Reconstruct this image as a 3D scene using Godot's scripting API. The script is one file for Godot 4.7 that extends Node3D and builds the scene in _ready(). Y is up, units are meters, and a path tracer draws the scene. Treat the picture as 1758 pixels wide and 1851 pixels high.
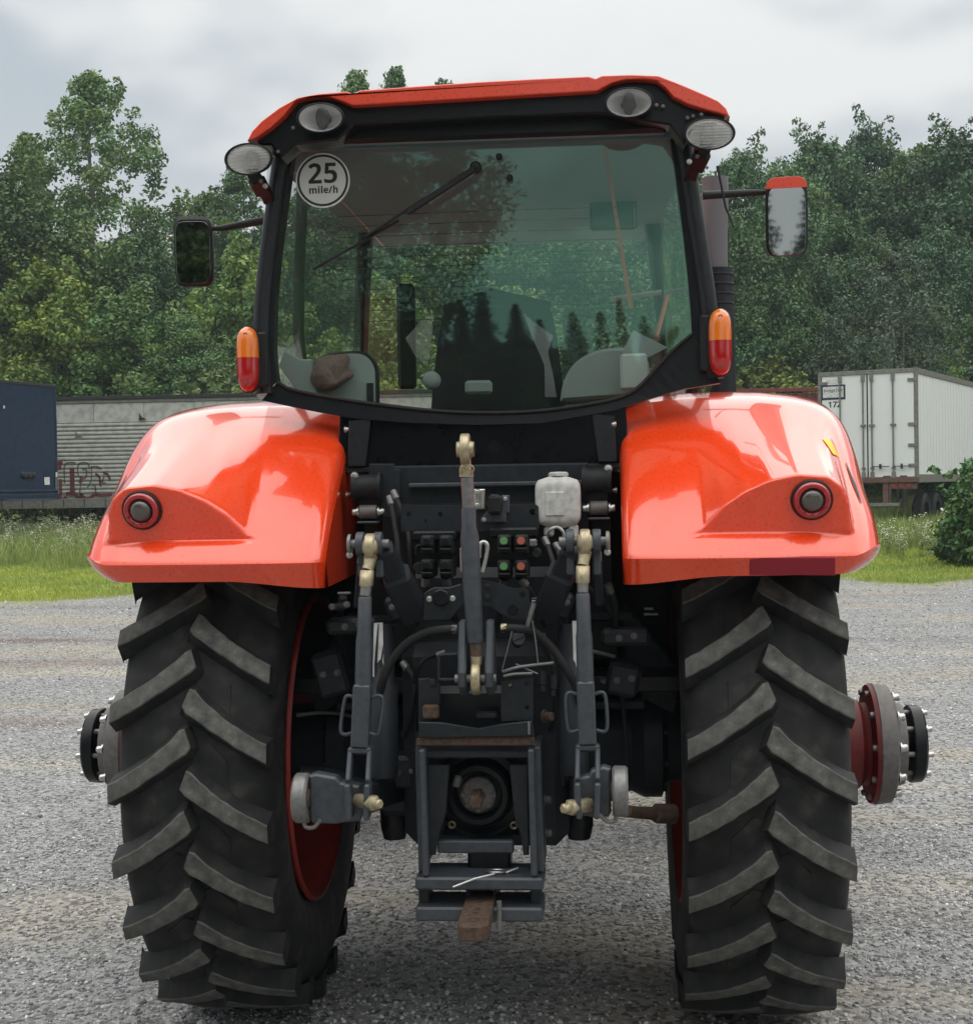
extends Node3D

# A tractor seen from behind on a gravel yard; the tractor's rear axle stands over the origin, its rear looks along +z, y is up, metres.

var M := {}
var tractor: Node3D
var rng := RandomNumberGenerator.new()


# ---------------------------------------------------------------- mesh helpers
func surf(group := 0) -> SurfaceTool:
	var st := SurfaceTool.new()
	st.begin(Mesh.PRIMITIVE_TRIANGLES)
	st.set_smooth_group(group)
	return st


func tri(st: SurfaceTool, a: Vector3, b: Vector3, c: Vector3) -> void:
	st.add_vertex(a)
	st.add_vertex(b)
	st.add_vertex(c)


func quad(st: SurfaceTool, a: Vector3, b: Vector3, c: Vector3, d: Vector3) -> void:
	tri(st, a, b, c)
	tri(st, a, c, d)


func part(called: String, st: SurfaceTool, m: Material, parent: Node) -> MeshInstance3D:
	st.generate_normals()
	return put(called, st.commit(), m, parent)


func put(called: String, mesh: Mesh, m: Material, parent: Node) -> MeshInstance3D:
	var o := MeshInstance3D.new()
	o.name = called
	o.mesh = mesh
	if m:
		o.material_override = m
	parent.add_child(o, true)
	return o


func tag(o: Node, label: String, category: String, group := "", kind := "") -> void:
	o.set_meta("label", label)
	if category:
		o.set_meta("category", category)
	if group:
		o.set_meta("group", group)
	if kind:
		o.set_meta("kind", kind)


func thing(called: String, label: String, category: String, at := Vector3.ZERO, group := "") -> Node3D:
	var o := Node3D.new()
	o.name = called
	add_child(o, true)
	o.position = at
	tag(o, label, category, group)
	return o


# chamfered box
func box(st: SurfaceTool, c: Vector3, s: Vector3, bev := 0.004, b := Basis()) -> void:
	st.set_smooth_group(-1)
	var h := s * 0.5
	var e := minf(bev, minf(h.x, minf(h.y, h.z)) * 0.6)
	var p := func(x: float, y: float, z: float, k: int) -> Vector3:
		var q := Vector3(x * (h.x - (0.0 if k == 0 else e)), y * (h.y - (0.0 if k == 1 else e)), z * (h.z - (0.0 if k == 2 else e)))
		return c + b * q
	for s1 in [-1.0, 1.0]:
		var f := func(a: Vector3, bb: Vector3, cc: Vector3, d: Vector3) -> void:
			if s1 > 0:
				quad(st, a, bb, cc, d)
			else:
				quad(st, d, cc, bb, a)
		f.call(p.call(s1, -1, 1, 0), p.call(s1, 1, 1, 0), p.call(s1, 1, -1, 0), p.call(s1, -1, -1, 0))
		f.call(p.call(-1, s1, -1, 1), p.call(1, s1, -1, 1), p.call(1, s1, 1, 1), p.call(-1, s1, 1, 1))
		f.call(p.call(-1, 1, s1, 2), p.call(1, 1, s1, 2), p.call(1, -1, s1, 2), p.call(-1, -1, s1, 2))
	if e <= 0.0:
		return
	for s1 in [-1.0, 1.0]:
		for s2 in [-1.0, 1.0]:
			var o: bool = s1 * s2 > 0
			var g := func(a: Vector3, bb: Vector3, cc: Vector3, d: Vector3) -> void:
				if o:
					quad(st, a, bb, cc, d)
				else:
					quad(st, d, cc, bb, a)
			g.call(p.call(s1, s2, -1, 1), p.call(s1, s2, -1, 0), p.call(s1, s2, 1, 0), p.call(s1, s2, 1, 1))
			g.call(p.call(-1, s1, s2, 2), p.call(-1, s1, s2, 1), p.call(1, s1, s2, 1), p.call(1, s1, s2, 2))
			g.call(p.call(s2, -1, s1, 0), p.call(s2, -1, s1, 2), p.call(s2, 1, s1, 2), p.call(s2, 1, s1, 0))
			for s3 in [-1.0, 1.0]:
				if s1 * s2 * s3 > 0:
					tri(st, p.call(s1, s2, s3, 0), p.call(s1, s2, s3, 2), p.call(s1, s2, s3, 1))
				else:
					tri(st, p.call(s1, s2, s3, 0), p.call(s1, s2, s3, 1), p.call(s1, s2, s3, 2))


func boxed(called: String, c: Vector3, s: Vector3, m: Material, parent: Node, bev := 0.004, b := Basis()) -> MeshInstance3D:
	var st := surf(-1)
	box(st, c, s, bev, b)
	return part(called, st, m, parent)


# a bar of square section from a to b
func bar(st: SurfaceTool, a: Vector3, b: Vector3, w: float, d: float, bev := 0.004, side := Vector3.RIGHT) -> void:
	var up := (b - a).normalized()
	var z := side.cross(up).normalized()
	var x := up.cross(z).normalized()
	box(st, (a + b) * 0.5, Vector3(w, a.distance_to(b), d), bev, Basis(x, up, z))


func frames(pts: Array) -> Array:
	var out := []
	var n := pts.size()
	var t0: Vector3 = (pts[1] - pts[0]).normalized()
	var x := t0.cross(Vector3.UP if absf(t0.y) < 0.9 else Vector3.RIGHT).normalized()
	for i in n:
		var t: Vector3 = (pts[mini(i + 1, n - 1)] - pts[maxi(i - 1, 0)]).normalized()
		x = (x - t * x.dot(t)).normalized()
		out.append(Basis(x, t, x.cross(t)))
	return out


# tube along points; r is a number or one number for each point
func tube(st: SurfaceTool, pts: Array, r, sides := 12, caps := true, hard := false) -> void:
	var fr := frames(pts)
	var rings := []
	for i in pts.size():
		var ring := []
		var rr: float = r[i] if r is Array else r
		for k in sides:
			var a := TAU * k / sides
			ring.append(pts[i] + fr[i] * Vector3(cos(a) * rr, 0, sin(a) * rr))
		rings.append(ring)
	for i in pts.size() - 1:
		st.set_smooth_group(7 + i if hard else 7)
		for k in sides:
			var l := (k + 1) % sides
			quad(st, rings[i][k], rings[i][l], rings[i + 1][l], rings[i + 1][k])
	if caps:
		st.set_smooth_group(-1)
		for k in range(1, sides - 1):
			tri(st, rings[0][0], rings[0][k + 1], rings[0][k])
			tri(st, rings[-1][0], rings[-1][k], rings[-1][k + 1])


# a body of revolution: profile of (radius, height along the axis) round an axis; squash makes the section an ellipse
func lathe(st: SurfaceTool, at: Vector3, axis: Vector3, prof: Array, sides := 24, hard := true, squash := Vector2.ONE, xdir := Vector3.ZERO) -> void:
	var y := axis.normalized()
	var x := xdir
	if x == Vector3.ZERO:
		x = y.cross(Vector3.UP if absf(y.y) < 0.9 else Vector3.RIGHT)
	x = (x - y * x.dot(y)).normalized()
	var z := x.cross(y)
	for i in prof.size() - 1:
		st.set_smooth_group(7 + i if hard else 7)
		var p: Vector2 = prof[i]
		var q: Vector2 = prof[i + 1]
		for k in sides:
			var a := TAU * k / sides
			var c := TAU * (k + 1) / sides
			var da := x * cos(a) * squash.x + z * sin(a) * squash.y
			var dc := x * cos(c) * squash.x + z * sin(c) * squash.y
			var p0 := at + y * p.y + da * p.x
			var p1 := at + y * p.y + dc * p.x
			var q0 := at + y * q.y + da * q.x
			var q1 := at + y * q.y + dc * q.x
			if p.x > 1e-5:
				tri(st, p0, p1, q1)
			if q.x > 1e-5:
				tri(st, p0, q1, q0)


func lathed(called: String, at: Vector3, axis: Vector3, prof: Array, m: Material, parent: Node, sides := 24, hard := true) -> MeshInstance3D:
	var st := surf()
	lathe(st, at, axis, prof, sides, hard)
	return part(called, st, m, parent)


func bolt(at: Vector3, axis: Vector3, r: float, h: float, m: Material, parent: Node, called := "bolt") -> MeshInstance3D:
	var st := surf()
	lathe(st, at, axis, [Vector2(r * 1.35, 0), Vector2(r * 1.35, h * 0.2), Vector2(0, h * 0.2)], 16)
	lathe(st, at, axis, [Vector2(r, h * 0.2), Vector2(r, h * 0.85), Vector2(r * 0.8, h), Vector2(0, h)], 6)
	return part(called, st, m, parent)


func spline(pts: Array, per := 6) -> Array:
	var out := []
	var n := pts.size()
	for i in n - 1:
		for k in per:
			out.append(pts[i].cubic_interpolate(pts[i + 1], pts[maxi(i - 1, 0)], pts[mini(i + 2, n - 1)], float(k) / per))
	out.append(pts[-1])
	return out


# polyline resampled to n even points
func evenly(pts: Array, n: int) -> Array:
	var lens := [0.0]
	for i in pts.size() - 1:
		lens.append(lens[-1] + pts[i].distance_to(pts[i + 1]))
	var out := []
	var seg := 0
	for k in n:
		var d: float = lens[-1] * k / (n - 1)
		while seg < pts.size() - 2 and lens[seg + 1] < d:
			seg += 1
		out.append(pts[seg].lerp(pts[seg + 1], clampf((d - lens[seg]) / maxf(lens[seg + 1] - lens[seg], 1e-6), 0, 1)))
	return out


# prism: outline of points lying in a plane, pushed along a vector, both rims chamfered
func prism(st: SurfaceTool, pts: Array, push: Vector3, bev := 0.003) -> void:
	st.set_smooth_group(-1)
	var n := pts.size()
	var nrm := push.normalized()
	var x: Vector3 = (pts[1] - pts[0]).normalized()
	var y := nrm.cross(x)
	var flat := PackedVector2Array()
	for p in pts:
		flat.append(Vector2((p - pts[0]).dot(x), (p - pts[0]).dot(y)))
	if Geometry2D.is_polygon_clockwise(flat):
		flat.reverse()
	var ins := PackedVector2Array()
	for i in n:
		var a := (flat[i] - flat[(i + n - 1) % n]).normalized()
		var b := (flat[(i + 1) % n] - flat[i]).normalized()
		var na := Vector2(-a.y, a.x)
		var nb := Vector2(-b.y, b.x)
		var mid := (na + nb).normalized()
		ins.append(flat[i] + mid * bev / maxf(mid.dot(na), 0.4))
	var lift := func(v: Vector2, d: float) -> Vector3:
		return pts[0] + x * v.x + y * v.y + nrm * d
	var top := push.length()
	var layers := [[ins, 0.0], [flat, minf(bev, top * 0.3)], [flat, top - minf(bev, top * 0.3)], [ins, top]]
	for l in 3:
		for i in n:
			var j := (i + 1) % n
			quad(st, lift.call(layers[l][0][i], layers[l][1]), lift.call(layers[l + 1][0][i], layers[l + 1][1]), lift.call(layers[l + 1][0][j], layers[l + 1][1]), lift.call(layers[l][0][j], layers[l][1]))
	var t := Geometry2D.triangulate_polygon(ins)
	if t.is_empty():
		t = Geometry2D.triangulate_polygon(flat)
	for i in range(0, t.size(), 3):
		var v := [ins[t[i]], ins[t[i + 1]], ins[t[i + 2]]]
		if (v[1] - v[0]).cross(v[2] - v[0]) > 0:
			v = [v[0], v[2], v[1]]
		tri(st, lift.call(v[0], top), lift.call(v[1], top), lift.call(v[2], top))
		tri(st, lift.call(v[0], 0.0), lift.call(v[2], 0.0), lift.call(v[1], 0.0))


func plate(called: String, pts: Array, push: Vector3, m: Material, parent: Node, bev := 0.003) -> MeshInstance3D:
	var st := surf(-1)
	prism(st, pts, push, bev)
	return part(called, st, m, parent)


# plate standing across z with round holes: outline of Vector3 (their z is the back), depth towards +z, holes as [x, y, r]
func holed(called: String, pts: Array, depth: float, holes: Array, m: Material, parent: Node) -> CSGPolygon3D:
	var o := CSGPolygon3D.new()
	o.name = called
	var flat := PackedVector2Array()
	for p in pts:
		flat.append(Vector2(p.x, p.y))
	if Geometry2D.is_polygon_clockwise(flat):
		flat.reverse()
	o.polygon = flat
	o.depth = depth
	o.material = m
	parent.add_child(o, true)
	o.position = Vector3(0, 0, pts[0].z + depth)
	for h in holes:
		var c := CSGCylinder3D.new()
		c.name = "hole"
		c.radius = h[2]
		c.height = depth * 4.0
		c.sides = 20
		c.operation = CSGShape3D.OPERATION_SUBTRACTION
		c.material = m
		o.add_child(c, true)
		c.rotation.x = PI / 2
		c.position = Vector3(h[0], h[1], -depth * 0.5)
	return o


# surface between four border curves (left and right run upwards, bottom and top run to the right)
func coons(st: SurfaceTool, left: Array, right: Array, bottom: Array, top: Array, nu: int, nv: int, bulge := 0.0) -> void:
	var l := evenly(left, nv + 1)
	var r := evenly(right, nv + 1)
	var b := evenly(bottom, nu + 1)
	var t := evenly(top, nu + 1)
	var g := []
	for j in nv + 1:
		var row := []
		var v := float(j) / nv
		for i in nu + 1:
			var u := float(i) / nu
			var p: Vector3 = l[j] * (1 - u) + r[j] * u + b[i] * (1 - v) + t[i] * v - (b[0] * (1 - u) * (1 - v) + b[nu] * u * (1 - v) + t[0] * (1 - u) * v + t[nu] * u * v)
			p.z += bulge * (1.0 - pow(2 * u - 1, 2)) * (0.35 + 0.65 * (1.0 - pow(2 * v - 1, 2)))
			row.append(p)
		g.append(row)
	for j in nv:
		for i in nu:
			quad(st, g[j][i], g[j + 1][i], g[j + 1][i + 1], g[j][i + 1])


# ---------------------------------------------------------------- materials
func noise_tex(seed_: int, freq: float, ramp: Array, size := 512, type := FastNoiseLite.TYPE_SIMPLEX_SMOOTH, oct := 4, cell := FastNoiseLite.RETURN_DISTANCE, normal := 0.0) -> NoiseTexture2D:
	var n := FastNoiseLite.new()
	n.seed = seed_
	n.frequency = freq
	n.noise_type = type
	n.fractal_octaves = oct
	n.fractal_gain = 0.6 if oct >= 8 else 0.5
	n.fractal_type = FastNoiseLite.FRACTAL_NONE if oct <= 1 else FastNoiseLite.FRACTAL_FBM
	n.cellular_return_type = cell
	var t := NoiseTexture2D.new()
	t.width = size
	t.height = size
	t.seamless = true
	t.noise = n
	if normal > 0.0:
		t.as_normal_map = true
		t.bump_strength = normal
	else:
		var g := Gradient.new()
		g.offsets = PackedFloat32Array(ramp.map(func(e): return e[0]))
		g.colors = PackedColorArray(ramp.map(func(e): return e[1]))
		t.color_ramp = g
	return t


func lin(r: float, g: float, b: float) -> Color:
	return Color(r, g, b).linear_to_srgb()


func grey(v: float) -> Color:
	return Color(v, v, v)


func mat(key: String, c: Color, rough: float, metal := 0.0, tex: Texture2D = null, scale := 3.0, coat := 0.0, world := false) -> StandardMaterial3D:
	var m := StandardMaterial3D.new()
	m.resource_name = key
	m.albedo_color = c
	m.roughness = rough
	m.metallic = metal
	if tex:
		m.albedo_texture = tex
		m.uv1_triplanar = true
		m.uv1_world_triplanar = world
		m.uv1_scale = Vector3.ONE * scale
	if coat > 0.0:
		m.clearcoat_enabled = true
		m.clearcoat = coat
		m.clearcoat_roughness = 0.04
	M[key] = m
	return m


func make_materials() -> void:
	var grime := noise_tex(11, 0.012, [[0.0, grey(0.80)], [0.40, grey(0.92)], [0.6, grey(0.98)], [1.0, grey(1.0)]], 512, FastNoiseLite.TYPE_SIMPLEX_SMOOTH, 5)
	var speck := noise_tex(5, 0.09, [[0.0, grey(0.72)], [0.28, grey(0.96)], [1.0, grey(1.0)]], 512, FastNoiseLite.TYPE_SIMPLEX_SMOOTH, 3)
	var rusty := noise_tex(21, 0.02, [[0.0, lin(0.035, 0.025, 0.020)], [0.42, lin(0.075, 0.045, 0.032)], [0.56, lin(0.12, 0.055, 0.028)], [0.68, lin(0.075, 0.062, 0.052)], [1.0, lin(0.10, 0.088, 0.078)]], 512, FastNoiseLite.TYPE_SIMPLEX_SMOOTH, 5)
	var dusty := noise_tex(31, 0.008, [[0.0, lin(0.028, 0.028, 0.028)], [0.25, lin(0.062, 0.061, 0.057)], [0.5, lin(0.088, 0.087, 0.080)], [0.72, lin(0.112, 0.109, 0.100)], [1.0, lin(0.20, 0.19, 0.17)]], 1024, FastNoiseLite.TYPE_SIMPLEX_SMOOTH, 9)
	var carcass := noise_tex(33, 0.011, [[0.0, lin(0.012, 0.012, 0.013)], [0.5, lin(0.021, 0.021, 0.022)], [0.68, lin(0.034, 0.033, 0.031)], [1.0, lin(0.075, 0.07, 0.062)]], 512, FastNoiseLite.TYPE_SIMPLEX_SMOOTH, 5)
	var spots := noise_tex(9, 0.055, [[0.0, Color(0.72, 0.62, 0.58)], [0.2, Color(0.90, 0.87, 0.85)], [0.30, Color(0.98, 0.98, 0.98)], [1.0, Color.WHITE]], 1024, FastNoiseLite.TYPE_SIMPLEX_SMOOTH, 2)
	var o := mat("orange", lin(0.93, 0.066, 0.012), 0.20, 0.0, spots, 1.3, 1.0)
	o.metallic_specular = 0.5
	o.clearcoat_roughness = 0.03
	mat("roof_orange", lin(0.72, 0.06, 0.022), 0.34, 0.0, spots, 1.3, 0.6)
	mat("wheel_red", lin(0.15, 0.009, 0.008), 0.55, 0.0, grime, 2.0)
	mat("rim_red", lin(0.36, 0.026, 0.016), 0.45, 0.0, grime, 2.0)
	mat("chassis", lin(0.020, 0.024, 0.029), 0.45, 0.0, grime, 4.0)
	mat("link_grey", lin(0.052, 0.060, 0.071), 0.45, 0.0, grime, 5.0)
	mat("black", lin(0.007, 0.008, 0.010), 0.32, 0.0, grime, 3.0)
	mat("gloss_black", lin(0.008, 0.009, 0.012), 0.12, 0.0, grime, 2.0)
	mat("satin_black", lin(0.022, 0.024, 0.028), 0.34, 0.0, grime, 4.0)
	mat("plastic_black", lin(0.016, 0.017, 0.018), 0.55, 0.0, grime, 6.0)
	mat("rubber", Color.WHITE, 0.72, 0.0, carcass, 1.7)
	mat("hose", lin(0.020, 0.020, 0.021), 0.6, 0.0, grime, 6.0)
	mat("lug_top", Color.WHITE, 0.86, 0.0, dusty, 1.9)
	mat("zinc", lin(0.48, 0.41, 0.27), 0.42, 0.65, grime, 9.0)
	mat("steel", lin(0.62, 0.62, 0.60), 0.32, 0.9, grime, 9.0)
	mat("worn_steel", lin(0.22, 0.22, 0.215), 0.5, 0.6, grime, 8.0)
	mat("cast_grey", lin(0.15, 0.14, 0.135), 0.6, 0.2, grime, 5.0)
	mat("rust", Color.WHITE, 0.85, 0.1, rusty, 4.0)
	mat("white_plastic", lin(0.55, 0.55, 0.52), 0.5, 0.0, grime, 5.0).subsurf_scatter_enabled = false
	mat("amber", lin(0.85, 0.20, 0.012), 0.16, 0.0, speck, 8.0, 1.0)
	mat("red_lens", lin(0.42, 0.006, 0.010), 0.16, 0.0, speck, 8.0, 1.0)
	mat("dark_red_lens", lin(0.22, 0.005, 0.009), 0.2, 0.0, speck, 8.0, 1.0)
	mat("reflector_red", lin(0.30, 0.004, 0.024), 0.4, 0.0, speck, 20.0)
	mat("smoke_lens", lin(0.075, 0.065, 0.055), 0.12, 0.0, null, 1.0, 1.0)
	mat("yellow", lin(0.80, 0.58, 0.02), 0.5)
	mat("chrome", lin(0.97, 0.97, 0.97), 0.25, 0.25)
	mat("white_paint", lin(0.72, 0.72, 0.70), 0.45, 0.0, grime, 2.0)
	mat("decal_silver", lin(0.62, 0.62, 0.60), 0.35, 0.2)
	mat("ink", lin(0.012, 0.012, 0.015), 0.5)
	mat("green_dot", lin(0.10, 0.27, 0.10), 0.6)
	mat("red_dot", lin(0.40, 0.10, 0.06), 0.6)
	mat("seat_cloth", lin(0.030, 0.031, 0.034), 0.85, 0.0, speck, 12.0)
	mat("headliner", lin(0.085, 0.145, 0.155), 0.85)
	mat("cab_trim", lin(0.21, 0.27, 0.25), 0.6)
	mat("strap", lin(0.25, 0.085, 0.045), 0.8)
	mat("glove", lin(0.14, 0.105, 0.085), 0.9, 0.0, grime, 12.0)
	mat("paper", lin(0.34, 0.40, 0.37), 0.7)
	mat("exhaust", lin(0.125, 0.12, 0.128), 0.5, 0.2)
	mat("mirror", lin(0.32, 0.35, 0.35), 0.02, 1.0)
	var lens := mat("clear_lens", Color(1, 1, 1, 0.04), 0.03)
	lens.transparency = BaseMaterial3D.TRANSPARENCY_ALPHA
	var frost := mat("frosted_lens", Color(0.95, 0.95, 0.93, 0.14), 0.12)
	frost.transparency = BaseMaterial3D.TRANSPARENCY_ALPHA
	var g := mat("glass", Color(0.34, 0.58, 0.48, 0.14), 0.02)
	g.transparency = BaseMaterial3D.TRANSPARENCY_ALPHA
	var film := mat("coated_glass", Color(0.60, 0.86, 0.77, 0.14), 0.02, 1.0)
	var one := Image.create(4, 4, false, Image.FORMAT_RGBA8)
	one.fill(Color.WHITE)
	film.albedo_texture = ImageTexture.create_from_image(one)
	film.transparency = BaseMaterial3D.TRANSPARENCY_ALPHA
	var bag := mat("clear_plastic", Color(0.85, 0.9, 0.88, 0.11), 0.2)
	bag.transparency = BaseMaterial3D.TRANSPARENCY_ALPHA
	for k in ["chassis", "black", "gloss_black", "satin_black", "plastic_black", "hose", "rubber", "seat_cloth"]:
		M[k].metallic_specular = 0.36
	M.grime = grime
	M.speck = speck


# ---------------------------------------------------------------- camera, sky, sun
func setup_view() -> void:
	var cam := Camera3D.new()
	cam.name = "camera"
	add_child(cam)
	cam.position = Vector3(0.380, 1.763, 4.988)
	cam.rotation_degrees = Vector3(-1.031, 4.614, -0.948)
	cam.fov = 38.72
	cam.near = 0.05
	cam.far = 600.0
	cam.current = true
	var env := Environment.new()
	env.background_mode = Environment.BG_SKY
	env.tonemap_mode = Environment.TONE_MAPPER_LINEAR
	env.tonemap_exposure = 1.96
	env.sdfgi_enabled = true
	env.ssao_enabled = true
	env.ssil_enabled = true
	env.fog_enabled = true
	env.fog_density = 0.0007
	env.fog_light_color = Color(0.80, 0.86, 0.90)
	var pano := PanoramaSkyMaterial.new()
	pano.panorama = ImageTexture.create_from_image(make_sky(1024, 512))
	var sky := Sky.new()
	sky.sky_material = pano
	env.sky = sky
	var we := WorldEnvironment.new()
	we.name = "environment"
	we.environment = env
	add_child(we)
	var sun := DirectionalLight3D.new()
	sun.name = "sun"
	sun.light_energy = 0.44
	sun.light_angular_distance = 110.0
	sun.light_color = Color(1.0, 0.975, 0.93)
	sun.shadow_enabled = true
	add_child(sun)
	sun.rotation_degrees = Vector3(-76, 165, 0)


# an overcast sky: layered cloud, a little brighter towards the zenith as overcast skies are
func make_sky(w: int, h: int) -> Image:
	var im := Image.create(w, h, false, Image.FORMAT_RGBF)
	var n := FastNoiseLite.new()
	n.seed = 4
	n.noise_type = FastNoiseLite.TYPE_SIMPLEX_SMOOTH
	n.frequency = 1.1
	n.fractal_octaves = 5
	n.fractal_gain = 0.55
	var hazy := Vector3(0.425, 0.430, 0.428)
	var dull := Vector3(0.255, 0.285, 0.312)
	var bright := Vector3(0.430, 0.437, 0.437)
	for j in h:
		var el := PI * (0.5 - (j + 0.5) / h)
		for i in w:
			var az := TAU * ((i + 0.5) / w - 0.5)
			var y := sin(el)
			if y < 0.0:
				im.set_pixel(i, j, Color(0.30, 0.30, 0.28))
				continue
			var d := Vector2(sin(az), -cos(az)) * cos(el) / (y + 0.20)
			var v := n.get_noise_3d(d.x + 0.35, d.y * 1.0 + 1.9, 0.0)
			var t := smoothstep(-0.28, 0.24, v)
			var c := dull.lerp(bright, t)
			c = hazy.lerp(c, smoothstep(0.02, 0.28, y))
			c *= 1.0 + 1.0 * smoothstep(0.2, 1.0, y)
			im.set_pixel(i, j, Color(c.x, c.y, c.z))
	return im


# ---------------------------------------------------------------- wheels
func lug_mesh(side: float, seed_: int, rad := 0.875, half := 0.235, drop := 0.19, fat := 1.0) -> ArrayMesh:
	var r := RandomNumberGenerator.new()
	r.seed = seed_
	var sides_st := surf(-1)
	var top_st := surf(-1)
	var n := 17
	var rows := []
	for i in n:
		var s := float(i) / (n - 1)
		var x := lerpf(-0.006, half, s)
		var a := -drop * (s + 0.30 * s * (1.0 - s))
		var out := rad - 0.016 * s * s - r.randf_range(0.0, 0.0012)
		var base := rad - 0.056 - 0.030 * s * s * s
		var wt := (0.0265 + 0.011 * exp(-s * 7.0) + 0.003 * s + r.randf_range(-0.0016, 0.0016)) * fat
		var wb := wt + 0.017
		if i == 0:
			wt *= 0.74
			wb *= 0.85
		var tilt := 0.42 * (1.0 - s)  # the nose of a lug is cut back towards the tread's middle
		var pt := func(rr: float, w: float) -> Vector3:
			var b := a + w / rr
			return Vector3(side * (x + w * tilt * 0.9), sin(b) * rr, cos(b) * rr)
		rows.append([pt.call(base, -wb), pt.call(out - 0.004, -wt), pt.call(out, -wt + 0.004), pt.call(out, wt - 0.004), pt.call(out - 0.004, wt), pt.call(base, wb)])
	var q := func(st: SurfaceTool, a: Vector3, b: Vector3, c: Vector3, d: Vector3) -> void:
		if side > 0:
			quad(st, a, b, c, d)
		else:
			quad(st, d, c, b, a)
	for i in n - 1:
		for k in 5:
			q.call(top_st if k in [1, 2, 3] else sides_st, rows[i][k], rows[i][k + 1], rows[i + 1][k + 1], rows[i + 1][k])
	for e in [0, n - 1]:
		var w: Array = rows[e]
		var c: Array = []
		for k in 6:  # end faces lean outwards to the carcass
			var p: Vector3 = w[k]
			var low: float = rad - (0.062 if e == 0 else 0.105)
			var ang := atan2(p.y, p.z)
			c.append(Vector3(p.x + side * (-0.016 if e == 0 else 0.004), sin(ang) * low, cos(ang) * low))
		for k in 5:
			if e == 0:
				q.call(sides_st, c[k], c[k + 1], w[k + 1], w[k])
			else:
				q.call(sides_st, w[k], w[k + 1], c[k + 1], c[k])
	sides_st.generate_normals()
	top_st.generate_normals()
	var m := sides_st.commit()
	m.surface_set_material(0, M.rubber)
	top_st.commit(m)
	m.surface_set_material(1, M.lug_top)
	return m


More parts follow.
